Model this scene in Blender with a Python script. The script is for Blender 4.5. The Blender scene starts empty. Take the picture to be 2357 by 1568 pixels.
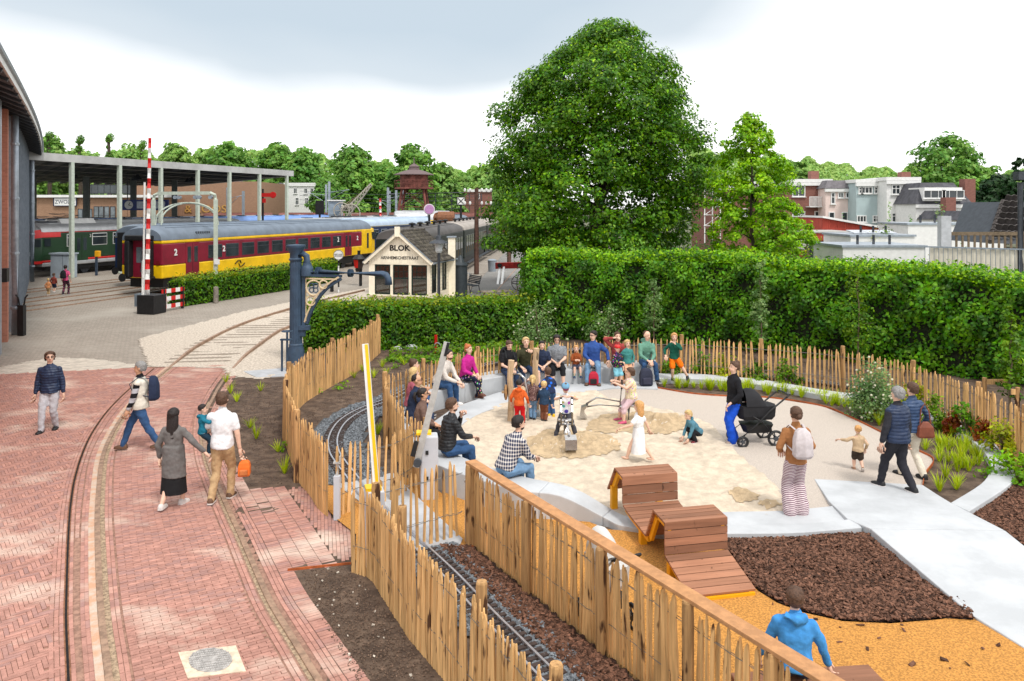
import bpy, bmesh, math, random
import numpy as np
from mathutils import Vector as V, Matrix
random.seed(7)
S = bpy.context.scene
COL = S.collection
# ---------------------------------------------------------------- camera, sky, sun, exposure
F, CX, HY, HC = 1800.0, 1178.5, 478.0, 5.1      # focal length / horizon measured on the photo (2357 px wide), eye height in metres
cd = bpy.data.cameras.new('camera'); cam = bpy.data.objects.new('camera', cd); COL.objects.link(cam)
cam.location = (0, 0, HC); cam.rotation_euler = (math.radians(90), 0, 0)
cd.sensor_width = 36; cd.lens = 36*F/2357; cd.shift_y = -(784-HY)/2357; cd.clip_end = 3000; cd.clip_start = .1
S.camera = cam
S.view_settings.view_transform = 'Standard'; S.view_settings.look = 'None'
S.view_settings.exposure = 0.66; S.view_settings.gamma = 1
SUN_EL, SUN_AZ = math.radians(58), math.radians(150)   # azimuth clockwise from +Y: behind the camera, to the right
wd = bpy.data.worlds.new('World'); S.world = wd; wd.use_nodes = True
nt = wd.node_tree; nt.nodes.clear()
def nn(nt, t, **k):
    n = nt.nodes.new(t)
    for a, b in k.items():
        if a.startswith('i_'): n.inputs[a[2:].replace('_', ' ')].default_value = b
        else: setattr(n, a, b)
    return n
L = nt.links.new
sky = nn(nt, 'ShaderNodeTexSky', sky_type='NISHITA', sun_disc=False, sun_elevation=SUN_EL, sun_rotation=SUN_AZ)
skys = nn(nt, 'ShaderNodeMix', data_type='RGBA', blend_type='MULTIPLY'); skys.inputs[0].default_value = 1
L(sky.outputs[0], skys.inputs[6]); skys.inputs[7].default_value = (.1, .1, .1, 1)
tc = nn(nt, 'ShaderNodeTexCoord')
sep = nn(nt, 'ShaderNodeSeparateXYZ'); L(tc.outputs['Generated'], sep.inputs[0])
# cloud deck: project the view ray on a plane above
zc = nn(nt, 'ShaderNodeMath', operation='MAXIMUM'); L(sep.outputs[2], zc.inputs[0]); zc.inputs[1].default_value = .0
zadd = nn(nt, 'ShaderNodeMath', operation='ADD'); L(zc.outputs[0], zadd.inputs[0]); zadd.inputs[1].default_value = .12
dx = nn(nt, 'ShaderNodeMath', operation='DIVIDE'); L(sep.outputs[0], dx.inputs[0]); L(zadd.outputs[0], dx.inputs[1])
dy = nn(nt, 'ShaderNodeMath', operation='DIVIDE'); L(sep.outputs[1], dy.inputs[0]); L(zadd.outputs[0], dy.inputs[1])
cb = nn(nt, 'ShaderNodeCombineXYZ'); L(dx.outputs[0], cb.inputs[0]); L(dy.outputs[0], cb.inputs[1])
mp = nn(nt, 'ShaderNodeMapping'); L(cb.outputs[0], mp.inputs[0])
mp.inputs['Location'].default_value = (CLX, CLY, 0) if 'CLX' in globals() else (4.19, .55, 0)
mp.inputs['Scale'].default_value = (.62, .42, 1)
no = nn(nt, 'ShaderNodeTexNoise'); no.inputs['Scale'].default_value = 1.1; no.inputs['Detail'].default_value = 4; no.inputs['Roughness'].default_value = .42
L(mp.outputs[0], no.inputs[0])
# a grey cloud bank drifting ahead in an otherwise white overcast
mc_ = nn(nt, 'ShaderNodeMapping'); L(cb.outputs[0], mc_.inputs[0]); mc_.inputs['Location'].default_value = (.45/1.2, -2.3/1.0, 0); mc_.inputs['Scale'].default_value = (1/1.2, 1/1.0, 1); mc_.inputs['Rotation'].default_value = (0, 0, 0)
ln = nn(nt, 'ShaderNodeVectorMath', operation='LENGTH'); L(mc_.outputs[0], ln.inputs[0])
n3 = nn(nt, 'ShaderNodeMath', operation='MULTIPLY_ADD'); L(no.outputs['Fac'], n3.inputs[0]); n3.inputs[1].default_value = 1.7; n3.inputs[2].default_value = -.85
sm_ = nn(nt, 'ShaderNodeMath', operation='ADD'); L(ln.outputs['Value'], sm_.inputs[0]); L(n3.outputs[0], sm_.inputs[1])
q4 = nn(nt, 'ShaderNodeMath', operation='MULTIPLY'); L(sm_.outputs[0], q4.inputs[0]); q4.inputs[1].default_value = .5
rp = nn(nt, 'ShaderNodeValToRGB'); L(q4.outputs[0], rp.inputs[0])
e = rp.color_ramp.elements
e[0].position = .30; e[0].color = (.40, .465, .52, 1)
e[1].position = .86; e[1].color = (1.0, 1.0, 1.0, 1)
m2 = e.new(.50); m2.color = (.47, .52, .56, 1)
m3 = e.new(.66); m3.color = (.72, .735, .745, 1)
mx = nn(nt, 'ShaderNodeMix', data_type='RGBA'); mx.inputs[0].default_value = .94
L(skys.outputs[2], mx.inputs[6]); L(rp.outputs[0], mx.inputs[7])
bg = nn(nt, 'ShaderNodeBackground'); bg.inputs[1].default_value = 1.0; L(mx.outputs[2], bg.inputs[0])
wo = nn(nt, 'ShaderNodeOutputWorld'); L(bg.outputs[0], wo.inputs[0])
ld = bpy.data.lights.new('sun', 'SUN'); ld.energy = 1.5; ld.angle = math.radians(10); ld.color = (1, .96, .9)
sun = bpy.data.objects.new('sun', ld); COL.objects.link(sun)
sd = V((math.sin(SUN_AZ)*math.cos(SUN_EL), math.cos(SUN_AZ)*math.cos(SUN_EL), math.sin(SUN_EL)))
sun.rotation_euler = sd.to_track_quat('Z', 'Y').to_euler(); sun.location = (0, 0, 40)

# ---------------------------------------------------------------- helpers
def G(u, v, z=0.0):                     # photo pixel -> point on the horizontal plane at height z
    Y = F*(HC-z)/(v-HY); return V(((u-CX)*Y/F, Y, z))
def AT(u, v, Y):                        # photo pixel -> point at depth Y
    return V(((u-CX)*Y/F, Y, HC-(v-HY)*Y/F))
def wm(o):
    m = Matrix.Identity(4)
    while o: m = o.matrix_basis @ m; o = o.parent
    return m
def tag(o, label=None, cat=None, group=None, kind=None):
    if label: o['label'] = label
    if cat: o['category'] = cat
    if group: o['group'] = group
    if kind: o['kind'] = kind
    return o
def thing(name, label, cat, loc=(0, 0, 0), rz=0.0, group=None):
    o = bpy.data.objects.new(name, None); COL.objects.link(o); o.empty_display_size = .2
    o.location = loc; o.rotation_euler = (0, 0, rz)
    return tag(o, label, cat, group)
def link(name, me, mat=None, parent=None):
    o = bpy.data.objects.new(name, me); COL.objects.link(o)
    if mat and not me.materials:
        for m in (mat if isinstance(mat, (list, tuple)) else [mat]): me.materials.append(m)
    if parent: o.parent = parent
    return o
def inst(name, me, loc, rz=0.0, parent=None, scale=(1, 1, 1), rot=None):
    o = bpy.data.objects.new(name, me); COL.objects.link(o)
    if parent: o.parent = parent
    o.location = loc; o.rotation_euler = rot if rot else (0, 0, rz); o.scale = scale
    return o
def frame(d, up=V((0, 0, 1))):
    d = d.normalized()
    if abs(d.dot(up)) > .98: up = V((0, 1, 0)) if abs(d.y) < .9 else V((1, 0, 0))
    x = d.cross(up).normalized(); y = x.cross(d).normalized()
    return x, y, d
class MB:
    def __init__(s): s.v = []; s.f = []; s.mi = []; s.m = 0
    def add(s, vs, fs):
        b = len(s.v); s.v += [tuple(p) for p in vs]
        for f in fs: s.f.append(tuple(i+b for i in f)); s.mi.append(s.m)
        return s
    def box(s, c, d, rz=0, rot=None):   # centre, size
        M = rot if rot else Matrix.Rotation(rz, 3, 'Z'); c = V(c)
        p = [c + M @ V((x*d[0]/2, y*d[1]/2, z*d[2]/2)) for z in (-1, 1) for y in (-1, 1) for x in (-1, 1)]
        return s.add(p, [(0, 2, 3, 1), (4, 5, 7, 6), (0, 1, 5, 4), (2, 6, 7, 3), (0, 4, 6, 2), (1, 3, 7, 5)])
    def bb(s, x0, x1, y0, y1, z0, z1): return s.box(((x0+x1)/2, (y0+y1)/2, (z0+z1)/2), (x1-x0, y1-y0, z1-z0))
    def bar(s, a, b, w, h=None, up=V((0, 0, 1))):
        a, b = V(a), V(b); x, y, d = frame(b-a, up); h = h or w
        p = [q + x*(i*w/2) + y*(j*h/2) for q in (a, b) for j in (-1, 1) for i in (-1, 1)]
        return s.add(p, [(0, 1, 3, 2), (4, 6, 7, 5), (0, 4, 5, 1), (2, 3, 7, 6), (0, 2, 6, 4), (1, 5, 7, 3)])
    def tube(s, pts, r, n=8, cap=True, sq=1.0):
        pts = [V(p) for p in pts]; k = len(pts); rs = r if isinstance(r, (list, tuple)) else [r]*k
        vs = []; x = None
        for i in range(k):
            d = (pts[min(i+1, k-1)]-pts[max(i-1, 0)])
            if d.length < 1e-9: d = V((0, 0, 1))
            d.normalize()
            if x is None: x, y, _ = frame(d)
            else:
                x = (x - d*x.dot(d)).normalized(); y = d.cross(x)
            for j in range(n):
                a = 2*math.pi*j/n; vs.append(pts[i] + x*(rs[i]*math.cos(a)) + y*(rs[i]*sq*math.sin(a)))
        fs = [(i*n+j, i*n+(j+1) % n, (i+1)*n+(j+1) % n, (i+1)*n+j) for i in range(k-1) for j in range(n)]
        if cap: fs += [tuple(range(n))[::-1], tuple((k-1)*n+j for j in range(n))]
        return s.add(vs, fs)
    def loft(s, rings, cap=True, closed=True):
        n = len(rings[0]); k = len(rings); vs = [p for r in rings for p in r]
        m = n if closed else n-1
        fs = [(i*n+j, i*n+(j+1) % n, (i+1)*n+(j+1) % n, (i+1)*n+j) for i in range(k-1) for j in range(m)]
        if cap: fs += [tuple(range(n))[::-1], tuple((k-1)*n+j for j in range(n))]
        return s.add(vs, fs)
    def lathe(s, prof, c=(0, 0, 0), n=16, cap=True):
        c = V(c); return s.loft([[c+V((r*math.cos(2*math.pi*j/n), r*math.sin(2*math.pi*j/n), z)) for j in range(n)] for r, z in prof], cap)
    def ball(s, c, r, n=10, m=7, rot=None):
        c = V(c); r = V(r) if not isinstance(r, (int, float)) else V((r, r, r))
        rings = []
        for i in range(1, m):
            t = math.pi*i/m
            rg = [V((r.x*math.sin(t)*math.cos(2*math.pi*j/n), r.y*math.sin(t)*math.sin(2*math.pi*j/n), -r.z*math.cos(t))) for j in range(n)]
            rings.append([c + (rot @ p if rot else p) for p in rg])
        return s.loft(rings)
    def prism(s, poly, z0, z1):          # poly: (x,y) list; z1 may be list of heights
        n = len(poly); t = z1 if isinstance(z1, (list, tuple)) else [z1]*n
        a = sum(poly[i][0]*poly[(i+1) % n][1]-poly[(i+1) % n][0]*poly[i][1] for i in range(n))
        if a < 0: poly = poly[::-1]; t = list(t)[::-1]
        vs = [(p[0], p[1], z0) for p in poly] + [(p[0], p[1], t[i]) for i, p in enumerate(poly)]
        return s.add(vs, [(i, (i+1) % n, n+(i+1) % n, n+i) for i in range(n)] + [tuple(range(n, 2*n)), tuple(range(n))[::-1]])
    def strip(s, A, B, z0):              # solid between two 3-D polylines (tops), down to z0
        n = len(A); rings = [[V((a.x, a.y, z0)), V(a), V(b), V((b.x, b.y, z0))] for a, b in zip(A, B)]
        return s.loft(rings)
    def mesh(s, name='m', smooth=False, world=None):
        me = bpy.data.meshes.new(name); me.from_pydata(s.v, [], s.f)
        if world is not None: me.transform(world.inverted())
        if any(s.mi): me.polygons.foreach_set('material_index', s.mi)
        if smooth: me.polygons.foreach_set('use_smooth', [True]*len(me.polygons))
        me.update(); return me
    def build(s, name, mat, parent=None, smooth=False, local=False, fix=False):
        me = s.mesh(name, smooth, wm(parent) if parent and not local else None)
        if fix:
            b = bmesh.new(); b.from_mesh(me); bmesh.ops.recalc_face_normals(b, faces=b.faces); b.to_mesh(me); b.free()
        return link(name, me, mat, parent)
def bevel(o, w=.01, seg=2):
    m = o.modifiers.new('b', 'BEVEL'); m.width = w; m.segments = seg; m.limit_method = 'ANGLE'; return o
def smooth_angle(o, deg=40):
    me = o.data; me.polygons.foreach_set('use_smooth', [True]*len(me.polygons))
    me.set_sharp_from_angle(angle=math.radians(deg)) if hasattr(me, 'set_sharp_from_angle') else None
    return o
def copy_tree(o, parent=None):
    c = o.copy(); COL.objects.link(c); c.parent = parent
    for ch in list(o.children): copy_tree(ch, c)
    return c
def cat(pts, n=6, closed=False):         # Catmull-Rom through points
    pts = [V(p) for p in pts]; k = len(pts); out = []
    rng = range(k) if closed else range(k-1)
    for i in rng:
        if closed: p0, p1, p2, p3 = pts[i-1], pts[i], pts[(i+1) % k], pts[(i+2) % k]
        else: p0, p1, p2, p3 = pts[max(i-1, 0)], pts[i], pts[i+1], pts[min(i+2, k-1)]
        for j in range(n):
            t = j/n
            out.append(.5*((2*p1)+(p2-p0)*t+(2*p0-5*p1+4*p2-p3)*t*t+(3*p1-p0-3*p2+p3)*t**3))
    if not closed: out.append(pts[-1])
    return out
def resample(pts, d):
    pts = [V(p) for p in pts]; out = [pts[0].copy()]; acc = 0
    for a, b in zip(pts, pts[1:]):
        l = (b-a).length
        while acc + l >= d:
            t = (d-acc)/l; a = a + (b-a)*t; out.append(a.copy()); l = (b-a).length; acc = 0
            if l < 1e-9: break
        acc += l
    return out
def inpoly(x, y, P):
    c = False; n = len(P); j = n-1
    for i in range(n):
        if (P[i][1] > y) != (P[j][1] > y) and x < (P[j][0]-P[i][0])*(y-P[i][1])/(P[j][1]-P[i][1])+P[i][0]: c = not c
        j = i
    return c
def inpoly_np(X, Y, P):
    c = np.zeros(X.shape, bool); n = len(P); j = n-1
    for i in range(n):
        xi, yi, xj, yj = P[i][0], P[i][1], P[j][0], P[j][1]
        if yi != yj:
            c ^= ((yi > Y) != (yj > Y)) & (X < (xj-xi)*(Y-yi)/(yj-yi)+xi)
        j = i
    return c
def px(pts, z=0.0): return [G(u, v, z) for u, v in pts]
def xy(pts): return [(p[0], p[1]) for p in pts]

# ---------------------------------------------------------------- materials
def s(r, g, b, k=.85):
    f = lambda c: ((c/255+.055)/1.055)**2.4 if c > 10 else c/255/12.92
    return (f(r)*k, f(g)*k, f(b)*k)
MATS = {}
def mat(name, col, rough=.75, var=.12, vs=6., bump=0., bs=40., metal=0., spec=.35, isl=0., trans=0., col2=None, ramp=(.4, .6), alpha=1., objr=0., obj=False, emit=0., huev=0., sat=1.):
    if name in MATS: return MATS[name]
    m = bpy.data.materials.new(name); m.use_nodes = True; t = m.node_tree; t.nodes.clear(); L = t.links.new
    out = nn(t, 'ShaderNodeOutputMaterial'); p = nn(t, 'ShaderNodeBsdfPrincipled')
    p.inputs['Roughness'].default_value = rough; p.inputs['Metallic'].default_value = metal
    p.inputs['Specular IOR Level'].default_value = spec; p.inputs['Alpha'].default_value = alpha
    c1 = tuple(min(1, c*(1-var)) for c in col)+(1,); c2 = (col2 if col2 else tuple(min(1, c*(1+var)) for c in col))+(1,)
    if obj: src = nn(t, 'ShaderNodeTexCoord').outputs['Object']
    else: src = nn(t, 'ShaderNodeNewGeometry').outputs['Position']
    n1 = nn(t, 'ShaderNodeTexNoise'); n1.inputs['Scale'].default_value = vs; n1.inputs['Detail'].default_value = 6; n1.inputs['Roughness'].default_value = .65
    L(src, n1.inputs['Vector'])
    mr = nn(t, 'ShaderNodeMapRange'); mr.inputs[1].default_value = ramp[0]; mr.inputs[2].default_value = ramp[1]; L(n1.outputs['Fac'], mr.inputs[0])
    mx = nn(t, 'ShaderNodeMix', data_type='RGBA'); L(mr.outputs[0], mx.inputs[0]); mx.inputs[6].default_value = c1; mx.inputs[7].default_value = c2
    cout = mx.outputs[2]
    if isl or objr or huev:
        h = nn(t, 'ShaderNodeHueSaturation'); h.inputs['Saturation'].default_value = sat
        if isl or huev: r = nn(t, 'ShaderNodeNewGeometry').outputs['Random Per Island']
        else: r = nn(t, 'ShaderNodeObjectInfo').outputs['Random']
        k = isl or objr
        q = nn(t, 'ShaderNodeMapRange'); q.inputs[3].default_value = 1-k; q.inputs[4].default_value = 1+k; L(r, q.inputs[0]); L(q.outputs[0], h.inputs['Value'])
        if isl and objr:
            r2 = nn(t, 'ShaderNodeObjectInfo').outputs['Random']; q2 = nn(t, 'ShaderNodeMapRange'); q2.inputs[3].default_value = 1-objr; q2.inputs[4].default_value = 1+objr; L(r2, q2.inputs[0])
            mm = nn(t, 'ShaderNodeMath', operation='MULTIPLY'); L(q.outputs[0], mm.inputs[0]); L(q2.outputs[0], mm.inputs[1]); L(mm.outputs[0], h.inputs['Value'])
        if huev:
            w = nn(t, 'ShaderNodeTexWhiteNoise', noise_dimensions='1D'); L(r, w.inputs['W'])
            q3 = nn(t, 'ShaderNodeMapRange'); q3.inputs[3].default_value = .5-huev; q3.inputs[4].default_value = .5+huev; L(w.outputs[0], q3.inputs[0]); L(q3.outputs[0], h.inputs['Hue'])
        L(cout, h.inputs['Color']); cout = h.outputs[0]
    L(cout, p.inputs['Base Color'])
    if bump:
        n2 = nn(t, 'ShaderNodeTexNoise'); n2.inputs['Scale'].default_value = bs; n2.inputs['Detail'].default_value = 5; L(src, n2.inputs['Vector'])
        b = nn(t, 'ShaderNodeBump'); b.inputs['Strength'].default_value = min(1, bump); b.inputs['Distance'].default_value = .02; L(n2.outputs['Fac'], b.inputs['Height']); L(b.outputs[0], p.inputs['Normal'])
    if emit: p.inputs['Emission Strength'].default_value = emit; L(cout, p.inputs['Emission Color'])
    if trans:
        tr = nn(t, 'ShaderNodeBsdfTranslucent'); L(cout, tr.inputs[0]); ms = nn(t, 'ShaderNodeMixShader'); ms.inputs[0].default_value = trans
        L(p.outputs[0], ms.inputs[1]); L(tr.outputs[0], ms.inputs[2]); L(ms.outputs[0], out.inputs[0])
    else: L(p.outputs[0], out.inputs[0])
    MATS[name] = m; return m
def glassmat(name, col=(.03, .04, .05), rough=.06):
    return mat(name, col, rough, .3, .6, spec=.6)
# ================================================================ ground surfaces
def sheet(name, pts, z, m, kind='structure', label=None, parent=None):
    mb = MB(); mb.add([(p[0], p[1], z) for p in pts], [tuple(range(len(pts)))])
    o = mb.build(name, m, parent)
    b = bmesh.new(); b.from_mesh(o.data); bmesh.ops.recalc_face_normals(b, faces=b.faces)
    for f in b.faces:
        if f.normal.z < 0: f.normal_flip()
    bmesh.ops.triangulate(b, faces=b.faces); b.to_mesh(o.data); b.free()
    if kind: o['kind'] = kind
    return o
def grid(name, poly, z, m, step, fn, kind='structure'):     # heightfield clipped to a polygon
    P = xy(poly); x0, x1 = min(p[0] for p in P), max(p[0] for p in P); y0, y1 = min(p[1] for p in P), max(p[1] for p in P)
    nx, ny = int((x1-x0)/step)+2, int((y1-y0)/step)+2
    xs = x0-step/2+np.arange(nx)*step; ys = y0-step/2+np.arange(ny)*step
    X, Y = np.meshgrid(xs, ys); Z = fn(X, Y)+z
    ins = inpoly_np(X, Y, P)
    cell = ins[:-1, :-1] | ins[1:, :-1] | ins[:-1, 1:] | ins[1:, 1:]
    idx = np.arange(nx*ny).reshape(ny, nx)
    q = np.stack([idx[:-1, :-1][cell], idx[:-1, 1:][cell], idx[1:, 1:][cell], idx[1:, :-1][cell]], 1)
    used, inv = np.unique(q, return_inverse=True); q = inv.reshape(-1, 4)
    v = np.stack([X.ravel(), Y.ravel(), Z.ravel()], 1)[used]
    me = bpy.data.meshes.new(name); me.from_pydata(v.tolist(), [], q.tolist()); me.polygons.foreach_set('use_smooth', [True]*len(me.polygons)); me.update()
    o = link(name, me, m); o['kind'] = kind; return o
_rng = np.random.RandomState(3)
def vnoise(X, Y, sc, seed=0):                                   # value noise, numpy
    r = np.random.RandomState(seed).rand(256, 256); x = X*sc+1000; y = Y*sc+1000
    xi = np.floor(x).astype(int); yi = np.floor(y).astype(int); fx = x-xi; fy = y-yi; fx = fx*fx*(3-2*fx); fy = fy*fy*(3-2*fy)
    g = lambda a, b: r[a % 256, b % 256]
    return (g(xi, yi)*(1-fx)+g(xi+1, yi)*fx)*(1-fy)+(g(xi, yi+1)*(1-fx)+g(xi+1, yi+1)*fx)*fy-.5
def fbm(X, Y, sc, seed=0, o=3):
    return sum(vnoise(X, Y, sc*2**k, seed+k)/2**k for k in range(o))

M_paver = None
def pavermat(name, c, mort, w, h, rot=0., var=.16, stain=None, stainsc=.35, bump=.35):
    m = bpy.data.materials.new(name); m.use_nodes = True; t = m.node_tree; L = t.links.new; p = t.nodes['Principled BSDF']; p.inputs['Roughness'].default_value = .85; p.inputs['Specular IOR Level'].default_value = .25
    g = nn(t, 'ShaderNodeNewGeometry'); mp = nn(t, 'ShaderNodeMapping'); mp.inputs['Rotation'].default_value = (0, 0, rot); L(g.outputs['Position'], mp.inputs[0])
    b = nn(t, 'ShaderNodeTexBrick'); L(mp.outputs[0], b.inputs[0]); b.inputs['Scale'].default_value = 1; b.inputs['Brick Width'].default_value = w; b.inputs['Row Height'].default_value = h; b.inputs['Mortar Size'].default_value = .006
    b.inputs['Color1'].default_value = tuple(x*(1-var) for x in c)+(1,); b.inputs['Color2'].default_value = tuple(x*(1+var) for x in c)+(1,); b.inputs['Mortar'].default_value = mort+(1,)
    n = nn(t, 'ShaderNodeTexNoise'); n.inputs['Scale'].default_value = stainsc; n.inputs['Detail'].default_value = 7; n.inputs['Roughness'].default_value = .6; L(g.outputs['Position'], n.inputs[0])
    r = nn(t, 'ShaderNodeMapRange'); r.inputs[1].default_value = .5; r.inputs[2].default_value = .72; r.inputs[4].default_value = .75; L(n.outputs[0], r.inputs[0])
    mx = nn(t, 'ShaderNodeMix', data_type='RGBA'); L(r.outputs[0], mx.inputs[0]); L(b.outputs[0], mx.inputs[6]); mx.inputs[7].default_value = (stain or tuple(x*1.35 for x in c))+(1,)
    L(mx.outputs[2], p.inputs['Base Color'])
    bu = nn(t, 'ShaderNodeBump'); bu.inputs['Strength'].default_value = bump; bu.inputs['Distance'].default_value = .01; bu.invert = True; L(b.outputs['Fac'], bu.inputs['Height']); L(bu.outputs[0], p.inputs['Normal'])
    return m
def brickmat():
    m = mat('brick_clay', s(186, 138, 124, .78), .85, .12, 9, .3, 90, spec=.25, isl=.14, objr=.12)
    t = m.node_tree; L = t.links.new; p = next(n for n in t.nodes if n.type == 'BSDF_PRINCIPLED'); old = p.inputs['Base Color'].links[0].from_socket
    g = nn(t, 'ShaderNodeNewGeometry')
    # per-brick purple / orange cast
    w = nn(t, 'ShaderNodeTexWhiteNoise', noise_dimensions='1D'); L(g.outputs['Random Per Island'], w.inputs['W'])
    q = nn(t, 'ShaderNodeMapRange'); q.inputs[1].default_value = .55; q.inputs[2].default_value = 1; q.inputs[4].default_value = .55; L(w.outputs[0], q.inputs[0])
    mc = nn(t, 'ShaderNodeMix', data_type='RGBA'); L(q.outputs[0], mc.inputs[0]); L(old, mc.inputs[6]); mc.inputs[7].default_value = s(160, 130, 128, .78)+(1,)
    # pale sand swept over the bricks
    n = nn(t, 'ShaderNodeTexNoise'); n.inputs['Scale'].default_value = .55; n.inputs['Detail'].default_value = 8; n.inputs['Roughness'].default_value = .62
    mp = nn(t, 'ShaderNodeMapping'); mp.inputs['Scale'].default_value = (1, 1.5, 1); mp.inputs['Rotation'].default_value = (0, 0, .5); mp.inputs['Location'].default_value = (3.4, 1.2, 0); L(g.outputs['Position'], mp.inputs[0]); L(mp.outputs[0], n.inputs[0])
    r = nn(t, 'ShaderNodeMapRange'); r.inputs[1].default_value = .52; r.inputs[2].default_value = .7; r.inputs[4].default_value = .85; L(n.outputs[0], r.inputs[0])
    mx = nn(t, 'ShaderNodeMix', data_type='RGBA'); L(r.outputs[0], mx.inputs[0]); L(mc.outputs[2], mx.inputs[6]); mx.inputs[7].default_value = s(226, 205, 188, .85)+(1,)
    L(mx.outputs[2], p.inputs['Base Color'])
    return m

M_brick = brickmat()
M_bed = mat('joint_sand', s(172, 134, 116, .72), .95, .25, 12)
M_soil = mat('soil', s(98, 80, 68, .8), .95, .3, 3.5, .9, 60, col2=s(142, 120, 102, .8), ramp=(.4, .8))
M_concrete = mat('concrete', s(194, 197, 200), .8, .09, 1.1, .2, 70)
M_concrete2 = mat('concrete_worn', s(185, 188, 192), .8, .10, 3, .15, 60)
M_sand = mat('sand', s(216, 200, 178, .8), .95, .12, 5, .9, 22)
M_damp = mat('damp_sand', s(196, 172, 138, .8), .95, .16, 7, .9, 26)
M_rubber = mat('beige_granulate', s(200, 188, 176, .8), .92, .16, 55, .3, 160)
M_orange = mat('orange_granulate', s(204, 144, 70, .8), .9, .32, 42, .5, 130)
M_bark = mat('bark', s(110, 78, 62, .8), .9, .3, 25, .4, 70, isl=.7, spec=.25)
M_barkbed = mat('bark_bed', s(62, 42, 34, .8), .95, .4, 30, .8, 50)
M_gravel = mat('gravel_pale', s(205, 190, 172), .9, .28, 14, 1., 30, col2=s(226, 214, 198))
M_ballast = mat('ballast', s(122, 128, 134), .85, .25, 18, .3, 60, isl=.35)
M_ballastbed = mat('ballast_bed', s(84, 88, 92), .95, .3, 22, .8, 50)
M_rust = mat('rusty_steel', s(140, 96, 70), .8, .3, 12, .3, 60, metal=.2)
M_railtop = mat('worn_rail', s(168, 138, 116), .6, .25, 8, .2, 40, metal=.3)
M_corten = mat('corten', s(176, 92, 48), .8, .25, 9, .2, 50)
M_yard = pavermat('yard_paver', s(168, 158, 146, .8), s(128, 120, 108, .7), .21, .105, .35, .1, s(188, 180, 168, .82), .22)
M_pale = mat('pale_paver', s(205, 196, 182), .85, .1, 5, .3, 70, isl=.14)
M_grassgr = mat('far_ground', s(120, 122, 96, .6), .95, .3, .3)

sheet('ground', [(-1500, -20), (1500, -20), (1500, 2600), (-1500, 2600)], -.03, M_grassgr)
sheet('yard_paving', [(-48, 6), (-1, 6), (1, 30), (16, 110), (-20, 130), (-60, 130)], -.02, M_yard)
sheet('platform_paving', [(-2.7, 42), (6, 38), (9, 110), (.3, 110)], .18, pavermat('platform_paver', s(150, 148, 144, .75), s(110, 106, 100, .7), .2, .1, .07, .1)) 
# gravel field round the yard track
grv = px([(325, 782), (350, 772), (430, 752), (560, 718), (700, 690), (840, 664), (905, 655), (905, 700), (845, 715), (760, 722), (700, 728), (690, 830), (655, 858), (600, 872), (530, 862), (523, 846), (350, 843), (332, 800)])
grid('gravel', grv, .004, M_gravel, .15, lambda X, Y: fbm(X, Y, 1.1, 5)*.025)
# soil of the planting beds and the whole playground
soilp = px([(660, 866), (500, 872), (480, 925), (468, 1000), (512, 1070), (540, 1128), (560, 1180), (600, 1260), (650, 1330), (700, 1402), (790, 1575)]) + [V((-1.2, 6, 0)), V((2.2, 5, 0)), V((14, 5, 0)), V((17, 14, 0)), V((20, 30, 0)), V((3, 33, 0)), V((-8, 29, 0))]
grid('soil', soilp, -.007, M_soil, .12, lambda X, Y: fbm(X, Y, .9, 9, 2)*.012)

# ---- brick paving: every brick is modelled, the 300 that show largest are objects of their own
LR = [(840, 670), (720, 699), (633, 724), (550, 752), (468, 793), (413, 831), (395, 844), (352, 881), (300, 939), (272, 980), (250, 1024), (238, 1066), (232, 1135), (230, 1190), (232, 1264), (240, 1406), (258, 1548)]
RR = [(905, 678), (776, 709), (666, 754), (633, 769), (578, 809), (539, 842), (504, 886), (484, 922), (468, 956), (465, 997), (471, 1046), (484, 1088), (504, 1135), (530, 1195), (549, 1235), (583, 1315), (617, 1390), (666, 1471), (712, 1547)]
DR = [(355, 848), (300, 894), (275, 917), (242, 953), (209, 1002), (187, 1052), (171, 1107), (164, 1150), (160, 1187), (156, 1264), (153, 1364), (152, 1429), (157, 1549)]
ext = lambda P: P + [P[-1] + (P[-1]-P[-2]).normalized()*2.5]
Lc, Rc, Dc = (cat(ext(px(P)), 6) for P in (LR, RR, DR))
paving = sheet('brick_paving', px([(-260, 866), (0, 861), (350, 843), (528, 844)]) + [p + V((.1, 0, 0)) for p in Rc if p.y < 25.0] + [V((-3, 6, 0)), V((-9, 6, 0))], -.014, M_bed)
apron = px([(500, 890), (520, 1000), (548, 1128), (692, 1116), (770, 1193), (818, 1226), (812, 1297), (664, 1313), (722, 1402), (812, 1575), (760, 1600), (640, 1400), (540, 1200), (478, 1050), (470, 950)])
sheet('apron_bed', apron, -.0135, M_bed, parent=None)['kind'] = 'structure'
bricks = []     # (cx, cy, angle, length, width)
def near(c, x, y):
    i = min(range(len(c)), key=lambda k: (c[k].x-x)**2+(c[k].y-y)**2); return i
# between the rails, courses square to the track
Lf = resample(Lc, .058); n = len(Lf)
brow = 0
for i in range(n):
    a = Lf[i]
    if a.y > 25.1: continue
    d = (Lf[min(i+1, n-1)]-Lf[max(i-1, 0)]).normalized(); nx = V((-d.y, d.x, 0))
    # right rail point along the normal
    best = min(Rc, key=lambda p: abs((p-a).dot(d))+(0 if (p-a).dot(nx) > 0 else 50)); W = (best-a).dot(nx)
    if W < .5: continue
    ang = math.atan2(nx.y, nx.x)
    x = .24 + (.1 if brow % 2 else 0); brow += 1
    x0 = .20
    while x0 < W-.2:
        l = min(.2 if x0 > .2 or brow % 2 else .1, W-.2-x0)
        if l > .05:
            c = a + nx*(x0+l/2); bricks.append((c.x, c.y, ang+random.uniform(-.01, .01), l-.008, .051))
        x0 += l
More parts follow.
